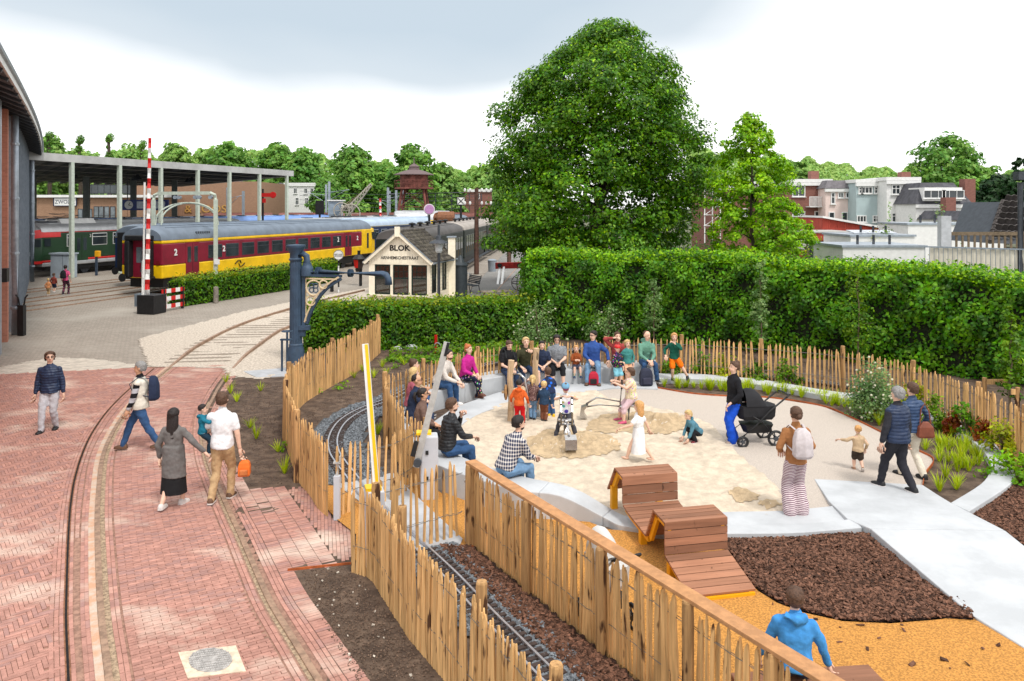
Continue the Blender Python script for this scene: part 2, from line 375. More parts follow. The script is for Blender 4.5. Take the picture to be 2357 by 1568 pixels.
# long bricks beside the rails
for C, offs in ((Lc, (.095, .15, -.19, -.24)), (Rc, (-.1, -.155, .17, .225, .28))):
    Q = resample(C, .205)
    for i in range(len(Q)-1):
        if Q[i].y > 25.1 or (C is Rc and Q[i].y > 22.9 and False): continue
        d = (Q[i+1]-Q[i]).normalized(); nx = V((-d.y, d.x, 0))
        for o in offs:
            c = (Q[i]+Q[i+1])/2 + nx*o; bricks.append((c.x, c.y, math.atan2(d.y, d.x), .197, .048))
# strip between left rail and the drain slot, courses across
Q = resample(Lc, .057)
for i in range(1, len(Q)-1):
    if Q[i].y > 25: continue
    d = (Q[i+1]-Q[i-1]).normalized(); nx = V((d.y, -d.x, 0)); ang = math.atan2(nx.y, nx.x)
    dd = min(Dc, key=lambda p: abs((p-Q[i]).dot(d))+(0 if (p-Q[i]).dot(nx) > 0 else 50)); W = (dd-Q[i]).dot(nx)
    x0 = .285
    while x0 < W-.09:
        l = min(.2, W-.09-x0)
        if l > .06:
            c = Q[i]+nx*(x0+l/2); bricks.append((c.x, c.y, ang, l-.008, .050))
        x0 += l
for sgn, offs in ((1, (.04, .1, .155)),):
    Q2 = resample(Dc, .205)
    for i in range(len(Q2)-1):
        d = (Q2[i+1]-Q2[i]).normalized(); nx = V((d.y, -d.x, 0))
        for o in (-.05, .05, .105, .16):
            c = (Q2[i]+Q2[i+1])/2+nx*o; bricks.append((c.x, c.y, math.atan2(d.y, d.x), .197, .047))
# herringbone field left of the slot
Pl = xy(px([(-90, 864), (0, 861), (345, 845)]) + [p + V((-.19, 0, 0)) for p in Dc] + [V((-9.5, 6.5, 0))])
w_ = .055; n4 = 4; ha = math.radians(38); ca, sa = math.cos(ha), math.sin(ha)
for iy in range(-420, 420):
    for k in range(-60, 60):
        for vert in (0, 1):
            if not vert: x = iy + 2*n4*k; cx_, cy_ = (x+n4/2)*w_, (iy+.5)*w_
            else: y = iy-2*n4+1+2*n4*k; cx_, cy_ = (iy+.5)*w_, (y+n4/2)*w_
            X = -10 + ca*cx_-sa*cy_; Y = 15 + sa*cx_+ca*cy_
            if X < -16.5 or X > -4 or Y < 6.5 or Y > 25 or X/Y < -.70: continue
            if inpoly(X, Y, Pl): bricks.append((X, Y, ha+(math.pi/2 if vert else 0), .212, .049))
# apron and the strip right of the right rail
Ap = xy(apron)
Q = resample(Rc, .057)
for i in range(1, len(Q)-1):
    if Q[i].y > 15.6: continue
    d = (Q[i+1]-Q[i-1]).normalized(); nx = V((-d.y, d.x, 0)); ang = math.atan2(nx.y, nx.x)
    for k in range(4):
        c = Q[i]+nx*(.31+.1+.2*k)
        if inpoly(c.x, c.y, Ap) or k == 0: bricks.append((c.x, c.y, ang, .192, .05))
d = (G(812, 1297)-G(664, 1313)).normalized(); pr = V((-d.y, d.x, 0)); o0 = G(664, 1313); ang = math.atan2(d.y, d.x)
for i in range(-40, 60):
    for j in range(0, 40):
        c = o0 + pr*(j*.105*1 + .05) + d*(i*.105+.02)
        c2 = o0 + d*(i*.056+.03) + pr*((j+.5*(i % 2))*.205+.1)
        if j < 16 and inpoly(c2.x, c2.y, Ap) and (min((p-c2).length for p in Rc[::2]) > 1.13): bricks.append((c2.x, c2.y, ang+math.pi/2, .197, .05))
bricks = [b for b in bricks if b[1] > 7.6]
bricks.sort(key=lambda b: (b[1]-8.6)**2+.5*(b[0]+3.9)**2 if b[1] > 8.45 else 1e3)
bm_ = MB().bb(-.5, .5, -.5, .5, -.5, .5).mesh('brick'); bm_.materials.append(M_brick)
mb = MB()
for i, (x, y, a, l, w) in enumerate(bricks):
    dz = random.uniform(-.004, .003); tx, ty = random.uniform(-.004, .004), random.uniform(-.008, .008)
    if i < 300:
        inst('brick', bm_, (x, y, -.025+dz), parent=paving, scale=(l, w, .05), rot=(ty, tx, a))
    else:
        ca2, sa2 = math.cos(a)/2, math.sin(a)/2
        q = [(-l, -w), (l, -w), (l, w), (-l, w)]
        vs = [(x+px_*ca2-py_*sa2, y+px_*sa2+py_*ca2, z_) for z_ in (-.04, dz) for px_, py_ in q]
        mb.add(vs, [(4, 5, 6, 7), (0, 1, 5, 4), (1, 2, 6, 5), (2, 3, 7, 6), (3, 0, 4, 7)])
bs_ = mb.build('paving_bricks', M_brick, paving); bs_['kind'] = 'stuff'
# pale pavers bordering the brick field
mb = MB(); Pp = xy(px([(-60, 866), (0, 845), (120, 822), (220, 826), (345, 843), (250, 850), (0, 862)]))
for i in range(-100, 100):
    for j in range(-60, 60):
        X = -12 + i*.215+(j % 2)*.107 - j*.02; Y = 25+j*.112+i*.02
        if inpoly(X, Y, Pp): mb.box((X, Y, -.03), (.205, .104, .05+random.uniform(0, .004)), .09)
pp = mb.build('pale_pavers', M_pale, None); pp['kind'] = 'stuff'; pp['label'] = 'pale concrete pavers bordering the red brick field'; pp['category'] = 'pavers'

# ---- rails of the standard-gauge track (in bricks below, on sleepers in the gravel above)
trk = thing('railway_track', 'rusty curved railway track running from gravel into the red brick paving', 'railway track', (-4, 14, 0))
for C, sg in ((Lc, -1), (Rc, 1)):
    mb = MB(); A = []; B = []
    pts = resample(C, .35)
    for i, p in enumerate(pts):
        d = (pts[min(i+1, len(pts)-1)]-pts[max(i-1, 0)]).normalized(); nx = V((-d.y, d.x, 0))*sg
        zt = .012 if p.y < 25.2 else min(.10, .012+(p.y-25.2)*.05)
        A.append(p+nx*.0+V((0, 0, zt))); B.append(p+nx*.075+V((0, 0, zt)))
    mb.strip(A, B, -.1); mb.build('rail', M_railtop, trk, fix=True)
    mb = MB()
    q = [p for p in pts if p.y < 25.2]
    A = []; B = []
    for i, p in enumerate(q):
        d = (q[min(i+1, len(q)-1)]-q[max(i-1, 0)]).normalized(); nx = V((-d.y, d.x, 0))*sg
        A.append(p-nx*(.07 if sg < 0 else .045)+V((0, 0, -.009))); B.append(p-nx*.001+V((0, 0, -.009)))
    mb.strip(A, B, -.02); mb.build('flangeway_sand', mat('flangeway', s(176, 152, 126, .8), .95, .35, 18, .8, 60), trk, fix=True)
    if sg < 0:   # sand-filled concrete strip outside the left rail
        A = []; B = []
        for i, p in enumerate(q):
            d = (q[min(i+1, len(q)-1)]-q[max(i-1, 0)]).normalized(); nx = V((-d.y, d.x, 0))*sg
            A.append(p+nx*.078+V((0, 0, .004))); B.append(p+nx*.165+V((0, 0, .004)))
        mb = MB(); mb.strip(A, B, -.05); mb.build('sand_filler', mat('sand_filler', s(226, 208, 190), .95, .22, 5, .4, 50, col2=s(205, 160, 130)), trk, fix=True)
M_slp = mat('weathered_sleeper', s(150, 138, 124), .9, .25, 10, .4, 50)
Lg = resample(Lc, .62)
for i in range(len(Lg)-1):
    if Lg[i].y < 25.6 or Lg[i].y > 46: continue
    d = (Lg[i+1]-Lg[i]).normalized(); nx = V((-d.y, d.x, 0)); W = 1.75
    c = Lg[i]+nx*W/2; mb = MB(); mb.box((c.x, c.y, -.026), (2.6, .2, .06), math.atan2(nx.y, nx.x)); mb.build('sleeper', M_slp, trk)
# rusty drain slot in the bricks
dr = thing('drain_slot', 'narrow rusty slot drain curving through the red bricks', 'drain', Dc[len(Dc)//2])
for off in (-.022, .022):
    mb = MB(); q = resample(Dc, .3); A = []; B = []
    for i, p in enumerate(q):
        d = (q[min(i+1, len(q)-1)]-q[max(i-1, 0)]).normalized(); nx = V((-d.y, d.x, 0)); A.append(p+nx*(off-.007)+V((0, 0, .004))); B.append(p+nx*(off+.007)+V((0, 0, .004)))
    mb.strip(A, B, -.08); mb.build('steel_edge', M_rust, dr, fix=True)
mb = MB(); A = [p+V((-.014, 0, -.006)) for p in q]; B = [p+V((.014, 0, -.006)) for p in q]; mb.strip(A, B, -.02); mb.build('slot_bottom', mat('slot_dark', (.012, .01, .01), .9), dr, fix=True)
# manhole cover
mh = thing('manhole_cover', 'oval grey cast iron manhole cover in a sandy square among bricks', 'manhole cover', G(488, 1525))
c0 = G(488, 1525); mb = MB(); mb.prism(xy(px([(410, 1503), (543, 1487), (566, 1546), (432, 1562)])), -.03, .008); mb.build('sand_frame', mat('mh_sand', s(226, 206, 182), .95, .15, 8, .4, 50), mh)
M_iron = mat('cast_iron', s(176, 172, 168), .7, .2, 20, .2, 60)
a1, a2 = (G(530, 1514)-G(432, 1528))/2, (G(478, 1498)-G(498, 1552))/2; cc = (G(430, 1528)+G(530, 1514))/2 + V((.02, 0, 0))
mb = MB(); mb.prism([(cc.x+a1.x*math.cos(t)+a2.x*math.sin(t), cc.y+a1.y*math.cos(t)+a2.y*math.sin(t)) for t in np.linspace(0, 6.28, 29)[:-1]], -.02, .014); mb.build('cover', M_iron, mh)
for i in range(-8, 9):
    for j in range(-5, 6):
        if (i/8.6)**2+(j/5.6)**2 < 1 and not (abs(i) < 3 and abs(j) < 2):
            p = cc + a1*(i/8.8) + a2*(j/5.8); mb = MB(); mb.box((p.x, p.y, .016), (a1.length/8.8*.68, .026 if j % 2 else .03, .012), math.atan2(a1.y, a1.x)); mb.build('lug', M_iron, mh)
mb = MB(); mb.box((cc.x, cc.y, .016), (.14, .09, .01), math.atan2(a1.y, a1.x)); mb.build('emblem', M_iron, mh)
# ================================================================ playground
# orange granulate path, crossing slab
sheet('orange_path', px([(545+150, 1116), (772, 1195), (818, 1228), (815, 1300), (850, 1310), (1090, 1262), (1400, 1215)][:0] + [(700, 1112), (775, 1195), (820, 1230), (816, 1290), (905, 1290), (1085, 1258), (1085, 1190), (1010, 1130), (985, 1110), (890, 1090), (780, 1105)], .025), .025, M_orange)
orp = [V((-.56, 11.75, 0)), V((2.4, 6.6, 0)), V((3.5, 5.0, 0)), V((9, 5.0, 0))] + px([(2357, 1480), (2238, 1416)], .02) + px([(2160, 1428), (2050, 1437), (1940, 1432), (1850, 1412), (1790, 1390), (1745, 1362), (1715, 1330), (1690, 1290), (1680, 1240)], .02) + px([(1560, 1226), (1480, 1226), (1400, 1220), (1300, 1180), (1200, 1140), (1080, 1085), (1010, 1080), (1020, 1150), (1075, 1195)], .02)
sheet('orange_ground', orp, .03, M_orange)
slab = sheet('crossing_slab', px([(770, 1112), (905, 1088), (935, 1120), (1065, 1240), (1060, 1252), (968, 1278), (935, 1250), (850, 1170)], .036), .036, M_concrete2)
# sand, beige granulate
terr_in = [(1514, 894), (1413, 893), (1336, 905), (1268, 910), (1169, 931), (1105, 952), (1061, 979), (1043, 1007), (1047, 1026), (1070, 1051), (1092, 1062)]
sandp = px([(1371, 903), (1336, 905), (1268, 910), (1169, 931), (1105, 952), (1061, 979), (1043, 1007), (1047, 1026), (1070, 1051), (1140, 1090), (1205, 1112), (1310, 1136), (1400, 1184), (1440, 1200), (1500, 1208), (1670, 1192), (1800, 1188), (1815, 1165), (1794, 1142), (1766, 1106), (1708, 1059), (1659, 1009), (1637, 982), (1576, 957), (1496, 941), (1400, 920)], .03)
def sandz(X, Y):
    Z = .06 + fbm(X, Y, 1.3, 21, 4)*.045 + np.abs(fbm(X, Y, 3.6, 31, 3))*.075
    for u, v, r, h in ((1300, 1045, .75, -.02), (1340, 1030, .5, .10), (1265, 1030, .45, .09), (1400, 1035, .4, .08), (1510, 985, .6, .11), (1465, 985, .5, -.05), (1570, 985, .4, .07), (1225, 1035, .4, .05), (1710, 1145, .2, .03), (1775, 1172, .2, .03), (1480, 965, .4, .05)):
        c = G(u, v); q = np.exp(-(((X-c.x)**2+(Y-c.y)**2)/r**2)*2); Z += h*q*(1+2.2*fbm(X, Y, 5, 77, 2)) + q*np.abs(fbm(X, Y, 6.5, 55, 3))*.13
    return Z
so = grid('sand', sandp, .0, M_sand, .045, sandz)
for nm, pts in (('damp_sand', [(1205, 1040), (1222, 1016), (1262, 1000), (1330, 1000), (1392, 1008), (1425, 1028), (1418, 1046), (1372, 1058), (1310, 1062), (1250, 1058)]), ('damp_sand_far', [(1355, 992), (1380, 965), (1440, 960), (1500, 958), (1560, 962), (1582, 980), (1570, 998), (1520, 1006), (1440, 1004), (1390, 1003)]), ('damp_sand_pile', [(1688, 1148), (1700, 1136), (1722, 1140), (1742, 1152), (1718, 1162), (1694, 1158)]), ('damp_sand_edge', [(1756, 1172), (1766, 1162), (1790, 1164), (1796, 1174), (1776, 1180)])):
    rd = random.Random(len(nm)); pp_ = []
    for p in cat(px(pts), 5, True): pp_.append(p+V((rd.uniform(-.07, .07), rd.uniform(-.07, .07), 0)))
    grid(nm, pp_, .006, M_damp, .04, lambda X, Y: sandz(X, Y)+np.abs(fbm(X, Y, 5, 91, 3))*.03)
bgp = px([(1330, 896), (1413, 893), (1514, 894), (1593, 906), (1673, 912), (1774, 916), (1893, 935), (1962, 963), (2030, 996), (2106, 1034), (2145, 1054), (2147, 1065), (2131, 1089), (2124, 1117), (1880, 1104), (1949, 1195), (1669, 1185), (1790, 1180), (1800, 1160), (1780, 1142), (1752, 1106), (1694, 1062), (1645, 1012), (1622, 985), (1570, 962), (1490, 946), (1395, 926), (1365, 908)], .04)
sheet('beige_path', bgp, .04, M_rubber)
# damp, darker sand dug up round the diggers (its own colour)
# rusty edging of the bed
edg = cat(px([(1514, 893), (1593, 906), (1673, 912), (1774, 916), (1893, 935), (1962, 963), (2030, 996), (2106, 1034), (2143, 1052), (2148, 1065), (2131, 1089), (2124, 1117)], .05), 6)
mb = MB()
for a, b in zip(edg, edg[1:]): mb.bar(a, b, .012, .06)
tag(mb.build('steel_edging', M_corten), 'thin rusty steel edging curving along the beige path', 'edging')
# terrace ring
def ringpts(P, z): return cat(px(P, z), 5)
tin = resample(ringpts([(1514, 895)] + terr_in[1:], .075), .25)
bench_front_b = [(1506, 885), (1386, 890), (1305, 897), (1200, 915), (1122, 932), (1060, 950), (1012, 975), (998, 1003), (1004, 1030), (1040, 1062), (1068, 1080)]
ter_out = px([(1506, 870), (1386, 872), (1305, 878), (1157, 900), (1050, 935), (985, 980), (985, 1010), (1000, 1040), (1045, 1075)], .075)
mb = MB(); mb.prism(xy(tin) + xy(ter_out)[::-1], -.02, .075)
ter = mb.build('terrace', M_concrete); ter['kind'] = 'structure'
# bench ring: inner (front) and outer (back) top edges
Z = .47
bi = px([(1506, 842), (1386, 848), (1305, 852), (1157, 867), (1102, 877), (1040, 893), (997, 905), (977, 924), (966, 950), (975, 990), (1000, 1020), (1068, 1053), (1130, 1075), (1211, 1098)], Z) + [G(1319, 1122, .42), G(1408, 1172, .12), G(1444, 1188, .09), G(1492, 1197, .08)]
bo = px([(1510, 828), (1386, 833), (1305, 838), (1157, 851), (1102, 860), (1030, 875), (975, 888), (945, 915), (925, 955), (933, 1010), (968, 1050), (1018, 1074), (1085, 1098), (1190, 1128)], Z) + [G(1288, 1141, .42), G(1387, 1189, .14), G(1422, 1207, .11), G(1475, 1217, .10)]
bi, bo = cat(bi, 4), cat(bo, 4)
bench = thing('concrete_bench', 'long curved pale concrete bench wrapping round the sandpit', 'bench', bi[10])
cuts = [0, 9, 18, 27, 36, 46, 54, 60, len(bi)-1]
for a, b in zip(cuts, cuts[1:]):
    A = [p.copy() for p in bi[a:b+1]]; B = [p.copy() for p in bo[a:b+1]]
    sh = (A[1]-A[0]).normalized()*.004; A[0] += sh; B[0] += sh
    mb = MB(); mb.strip(A, B, -.05); bevel(mb.build('bench_segment', M_concrete, bench, fix=True), .015)
# low strip and kerb in front of the sand
st = thing('concrete_step', 'low pale concrete step along the near edge of the sandpit', 'step', G(1669, 1200))
A = cat(px([(1480, 1197), (1580, 1188), (1669, 1178), (1800, 1175), (1920, 1164)], .08), 4); B = cat(px([(1490, 1221), (1580, 1216), (1669, 1212), (1830, 1208), (1962, 1196)], .08), 4)
mb = MB(); mb.strip(A, B, -.05); bevel(mb.build('tread', M_concrete, st, fix=True), .012)
A = cat(px([(1488, 1216), (1580, 1214), (1669, 1211), (1830, 1207), (1962, 1194)], .13), 4); B = cat(px([(1500, 1224), (1580, 1228), (1669, 1228), (1830, 1226), (1984, 1214)], .13), 4)
mb = MB(); mb.strip(A, B, -.05); bevel(mb.build('kerb', M_concrete, st, fix=True), .012)
# ramp
rl = [G(1874, 1102, .05), G(1908, 1154, .10), G(1949, 1193, .135), G(2002, 1216, .16), G(2120, 1316, .13), G(2238, 1416, .06), G(2357, 1490, .045), G(2600, 1640, .045)]
rr = [G(2124, 1116, .05), G(2156, 1137, .10), G(2189, 1157, .135), G(2312, 1220, .15), G(2400, 1290, .12), G(2520, 1370, .06), G(2620, 1440, .045), G(2800, 1500, .045)]
ramp = thing('concrete_ramp', 'wide smooth pale concrete ramp path at the right of the bark mulch', 'ramp', rl[3])
for a, b in ((0, 3), (3, 7)):
    A = [p.copy() for p in rl[a:b+1]]; B = [p.copy() for p in rr[a:b+1]]
    if a: A[0] += V((.004, -.008, 0)); B[0] += V((.004, -.008, 0))
    mb = MB(); mb.strip(A, B, -.05); bevel(mb.build('ramp_slab', M_concrete, ramp, fix=True), .015)
# low wall round the planting bed
wi = cat(px([(1516, 872), (1600, 872), (1700, 880), (1784, 890), (1888, 908), (1974, 922), (2040, 936), (2109, 953), (2197, 990), (2252, 1026), (2277, 1059), (2279, 1083), (2257, 1114), (2188, 1157)], .14), 4)
wo_ = cat(px([(1516, 859), (1600, 860), (1700, 868), (1784, 878), (1888, 896), (1974, 908), (2040, 922), (2109, 940), (2197, 972), (2279, 1012), (2312, 1051), (2334, 1084), (2326, 1114), (2230, 1177)], .14), 4)
wl = thing('low_concrete_wall', 'low pale concrete wall curving round the planting bed', 'wall', wi[20])
for a, b in ((0, 13), (13, 26), (26, 38), (38, len(wi)-1)):
    A = [p.copy() for p in wi[a:b+1]]; B = [p.copy() for p in wo_[a:b+1]]
    sh = (A[1]-A[0]).normalized()*.004; A[0] += sh; B[0] += sh
    mb = MB(); mb.strip(A, B, -.05); bevel(mb.build('wall_segment', M_concrete, wl, fix=True), .015)

# ---- loose material: bark chips, ballast stones
def scatter(name, poly, n, size, m, label, cat_, z=.03, flat=.35, hfun=None, seed=1, elong=2.2):
    r = np.random.RandomState(seed); P = xy(poly); x0, x1 = min(p[0] for p in P), max(p[0] for p in P); y0, y1 = min(p[1] for p in P), max(p[1] for p in P)
    X = r.uniform(x0, x1, n*4); Y = r.uniform(y0, y1, n*4); k = inpoly_np(X, Y, P); X, Y = X[k][:n], Y[k][:n]; N = len(X)
    base = np.array([(-1, -1, -1), (1, -1, -1), (1, 1, -1), (-1, 1, -1), (-1, -1, 1), (1, -1, 1), (1, 1, 1), (-1, 1, 1)], float)/2
    q = np.array([(4, 5, 6, 7), (0, 1, 5, 4), (1, 2, 6, 5), (2, 3, 7, 6), (3, 0, 4, 7)])
    sz = size*r.uniform(.5, 1.3, (N, 1)); sc = np.concatenate([sz*elong*r.uniform(.5, 1, (N, 1)), sz*r.uniform(.6, 1, (N, 1)), sz*flat], 1)
    v = base[None]*sc[:, None]*(1+r.uniform(-.3, .3, (N, 8, 3)))
    ax = r.normal(0, .35, N); az = r.uniform(0, 6.28, N); ay = r.normal(0, .35, N)
    def R(v, a, i, j): c, s_ = np.cos(a)[:, None], np.sin(a)[:, None]; p, q_ = v[:, :, i].copy(), v[:, :, j].copy(); v[:, :, i] = c*p-s_*q_; v[:, :, j] = s_*p+c*q_
    R(v, ax, 1, 2); R(v, ay, 0, 2); R(v, az, 0, 1)
    zz = (hfun(X, Y) if hfun else 0)+z+r.uniform(0, size*.5, N)
    v += np.stack([X, Y, np.broadcast_to(zz, X.shape)], 1)[:, None]
    f = (q[None]+8*np.arange(N)[:, None, None]).reshape(-1, 4)
    me = bpy.data.meshes.new(name); me.from_pydata(v.reshape(-1, 3).tolist(), [], f.tolist()); me.update()
    return tag(link(name, me, m), label, cat_, kind='stuff')
mulch1 = px([(1682, 1244), (1984, 1238), (2004, 1248), (2238, 1414), (2160, 1428), (2050, 1437), (1940, 1432), (1850, 1412), (1790, 1390), (1745, 1362), (1715, 1330), (1690, 1290)])
hm = lambda X, Y: .012+np.abs(fbm(X, Y, .9, 13))*.05
sheet('mulch_bed', cat(mulch1, 3, True), .034, M_barkbed)
scatter('bark_mulch', cat(mulch1, 3, True), 8500, .034, M_bark, 'brown bark mulch spread between the wooden deck and the ramp', 'mulch', .03, hfun=hm)
mulch2 = px([(2225, 1185), (2280, 1150), (2330, 1115), (2357, 1110), (2420, 1130), (2420, 1290), (2357, 1258)]) 
sheet('mulch_bed_by_wall', mulch2, .03, M_barkbed)
scatter('bark_mulch', mulch2, 3400, .034, M_bark, 'bark mulch outside the low concrete wall by the picture edge', 'mulch', .03, hfun=hm, seed=2)
# ballast and mulch along the miniature railway
mini = [V((p[0], p[1], .05)) for p in cat(px([(1420, 800), (1260, 812), (1120, 840), (1000, 873), (893, 922), (857, 935), (814, 955), (784, 978), (767, 1010), (769, 1042), (786, 1070), (801, 1089), (831, 1127), (880, 1178), (969, 1264), (1042, 1334), (1125, 1423), (1180, 1478), (1290, 1590)], .05), 6)]
def offset(P, o):
    out = []
    for i, p in enumerate(P):
        d = (P[min(i+1, len(P)-1)]-P[max(i-1, 0)]); d.z = 0; d.normalize(); out.append(p+V((-d.y, d.x, 0))*o)
    return out
nearp = [p for p in mini if p.y < 11.62]; farp = [p for p in mini if 14.4 < p.y < 22.5]
mulch3 = [V(p) for p in offset(nearp, .3)][::1] + [V((1.7, 7.6, 0)), V((-.52, 11.55, 0))][:0] + [V((1.75, 7.55, 0)), V((-.62, 11.62, 0))]
bal1 = offset(nearp, -.34) + offset(nearp, .55)[::-1]
bal2 = offset(farp, -.5) + offset(farp, .62)[::-1]
hb = lambda X, Y: .012+fbm(X, Y, 1.2, 41)*.03
grid('ballast_bed', bal1, .012, M_ballastbed, .1, hb); grid('ballast_bed_far', bal2, .012, M_ballastbed, .12, hb)
scatter('ballast', bal1, 6500, .03, M_ballast, 'blue grey ballast stones along the miniature railway in front', 'ballast', .02, .8, hb, 5, 1.3)
scatter('ballast', bal2, 9000, .032, M_ballast, 'grey ballast stones round the curve of the miniature railway', 'ballast', .02, .8, hb, 6, 1.3)
grid('mulch_bed_by_rail', mulch3, .016, M_barkbed, .1, hb)
scatter('bark_mulch', mulch3, 6500, .036, M_bark, 'bark mulch between the miniature railway and the railed fence', 'mulch', .03, hfun=hb, seed=3)
# corten edge where slab meets track bed
mb = MB(); mb.bar(G(905, 1292, .02), G(1090, 1262, .02), .012, .08); tag(mb.build('steel_edging', M_corten), 'straight rusty steel strip between crossing and track bed', 'edging')
mb = MB(); mb.bar(G(662, 1314, .0), G(814, 1298, .0), .015, .06); tag(mb.build('steel_edging', M_corten), 'rusty steel strip below the brick apron', 'edging')
# miniature railway
mt = thing('miniature_railway', 'miniature railway track with steel rails and dark sleepers', 'railway track', mini[20])
M_mrail = mat('mini_rail', s(214, 216, 222), .35, .1, 10, metal=.75)
M_plast = mat('dark_sleeper', s(70, 58, 54), .7, .2, 20)
M_fix = mat('rail_clip', s(40, 46, 58), .6)
for o in (-.095, .095):
    P = resample(offset(mini, o), .12); mb = MB()
    mb.loft([[p+V((-.016, 0, 0)), p+V((.016, 0, 0)), p+V((.016, 0, .045)), p+V((-.016, 0, .045))] for p in P]); mb.build('rail', M_mrail, mt, fix=True)
sm = MB().bb(-.22, .22, -.032, .032, -.04, .012)
for o in (-.095, .095): sm.bb(o-.03, o+.03, -.016, .016, .0, .03)
smesh = sm.mesh('mini_sleeper'); smesh.materials.append(M_plast)
P = resample(mini, .125)
for i in range(len(P)-1):
    if 11.55 < P[i].y < 14.55: continue
    d = P[i+1]-P[i]; inst('sleeper', smesh, P[i]-mt.location+V((0, 0, .01)), math.atan2(d.y, d.x)+math.pi/2, mt)
# the same line passing behind the far fence
rear = [V((x, y, .05)) for x, y in ((3.2, 24.2), (5.4, 24.15), (7.4, 23.4), (9.3, 22.2), (10.2, 20.5), (10.55, 18.4), (10.5, 16.3), (10.1, 14.6))]
rear = cat(rear, 6)
mt2 = thing('miniature_railway', 'miniature railway track running behind the far picket fence', 'railway track', rear[0])
for o in (-.095, .095):
    P = resample(offset(rear, o), .2); mb = MB(); mb.loft([[p+V((-.02, 0, 0)), p+V((.02, 0, 0)), p+V((.02, 0, .05)), p+V((-.02, 0, .05))] for p in P]); mb.build('rail', M_mrail, mt2, fix=True)
P = resample(rear, .13)
for i in range(len(P)-1):
    d = P[i+1]-P[i]; inst('sleeper', smesh, P[i]-mt2.location+V((0, 0, .01)), math.atan2(d.y, d.x)+math.pi/2, mt2)

# ---- chestnut paling fences
def woodmat(name, c, k=.16, isl=0., objr=.22, c2=None, ring=9., ax=2):
    m = mat(name, c, .75, .1, 3, .25, 30, objr=objr, obj=True) if False else None
    if name in MATS: return MATS[name]
    m = bpy.data.materials.new(name); MATS[name] = m; m.use_nodes = True; t = m.node_tree; L = t.links.new; p = t.nodes['Principled BSDF']; p.inputs['Roughness'].default_value = .78; p.inputs['Specular IOR Level'].default_value = .25
    tc = nn(t, 'ShaderNodeTexCoord'); oi = nn(t, 'ShaderNodeObjectInfo')
    ad = nn(t, 'ShaderNodeVectorMath', operation='ADD'); mu = nn(t, 'ShaderNodeVectorMath', operation='SCALE'); mu.inputs['Scale'].default_value = 1.0
    cb = nn(t, 'ShaderNodeCombineXYZ'); mm = nn(t, 'ShaderNodeMath', operation='MULTIPLY'); mm.inputs[1].default_value = 57; L(oi.outputs['Random'], mm.inputs[0]); L(mm.outputs[0], cb.inputs[0]); L(mm.outputs[0], cb.inputs[2])
    L(tc.outputs['Object'], ad.inputs[0]); L(cb.outputs[0], ad.inputs[1])
    mp = nn(t, 'ShaderNodeMapping'); mp.inputs['Scale'].default_value = (ring*4, ring*4, ring*.28) if ax == 2 else (ring*.28, ring*4, ring*4); L(ad.outputs[0], mp.inputs[0])
    n = nn(t, 'ShaderNodeTexNoise'); n.inputs['Scale'].default_value = 1; n.inputs['Detail'].default_value = 5; L(mp.outputs[0], n.inputs[0])
    r = nn(t, 'ShaderNodeValToRGB'); L(n.outputs[0], r.inputs[0]); e = r.color_ramp.elements
    e[0].position = .36; e[0].color = tuple(x*(.72 if ax == 2 else .86) for x in c)+(1,); e[1].position = .62; e[1].color = tuple(min(1, x*1.1) for x in c)+(1,)
    # bark remnants / knots
    n2 = nn(t, 'ShaderNodeTexNoise'); n2.inputs['Scale'].default_value = 1; n2.inputs['Detail'].default_value = 4
    mp2 = nn(t, 'ShaderNodeMapping'); mp2.inputs['Scale'].default_value = (9, 9, 2.6); L(ad.outputs[0], mp2.inputs[0]); L(mp2.outputs[0], n2.inputs[0])
    q = nn(t, 'ShaderNodeMapRange'); q.inputs[1].default_value = .66-k*.2; q.inputs[2].default_value = .72-k*.2; L(n2.outputs[0], q.inputs[0])
    mx = nn(t, 'ShaderNodeMix', data_type='RGBA'); L(q.outputs[0], mx.inputs[0]); L(r.outputs[0], mx.inputs[6]); mx.inputs[7].default_value = (c2 or tuple(x*.3 for x in c))+(1,)
    h = nn(t, 'ShaderNodeHueSaturation'); qq = nn(t, 'ShaderNodeMapRange'); qq.inputs[3].default_value = 1-objr; qq.inputs[4].default_value = 1+objr*.7; L(oi.outputs['Random'], qq.inputs[0]); L(qq.outputs[0], h.inputs['Value']); L(mx.outputs[2], h.inputs['Color'])
    L(h.outputs[0], p.inputs['Base Color'])
    b = nn(t, 'ShaderNodeBump'); b.inputs['Strength'].default_value = .4; b.inputs['Distance'].default_value = .006; L(n.outputs[0], b.inputs['Height']); L(b.outputs[0], p.inputs['Normal'])
    return m
M_pale_w = woodmat('chestnut', s(224, 178, 120, .9), .2, c2=s(104, 70, 46, .7))
M_post = woodmat('chestnut_post', s(188, 146, 98, .9), .5, c2=s(88, 58, 38, .7))
M_wire = mat('fence_wire', s(120, 118, 114), .5, metal=.6)
pale_meshes = []
for k in range(10):
    r = random.Random(k); mb = MB(); rings = []
    w, t = r.uniform(.032, .056), r.uniform(.018, .03); bx_, by_ = r.uniform(-.018, .018), r.uniform(-.012, .012)
    for z in (0, .25, .5, .75, .9, .955, 1.0):
        f = 1 if z < .9 else (.97 if z < .95 else (.78 if z < .97 else .22)); o = math.sin(z*3.1)*bx_
        f2 = 1 if z < .93 else .7; jj = [r.uniform(-.006, .006) for _ in range(4)]
        rings.append([V((o-w/2*f+jj[0], -t/2*f2, z)), V((o+w/2*f+jj[1]*.5, -t/2*f2+jj[2], z)), V((o+w/2*f*.85+jj[3], t/2*f2, z)), V((o-w/2*f*.85, t/2*f2, z))])
    mb.loft(rings); me = mb.mesh('pale'); me.materials.append(M_pale_w); pale_meshes.append(me)
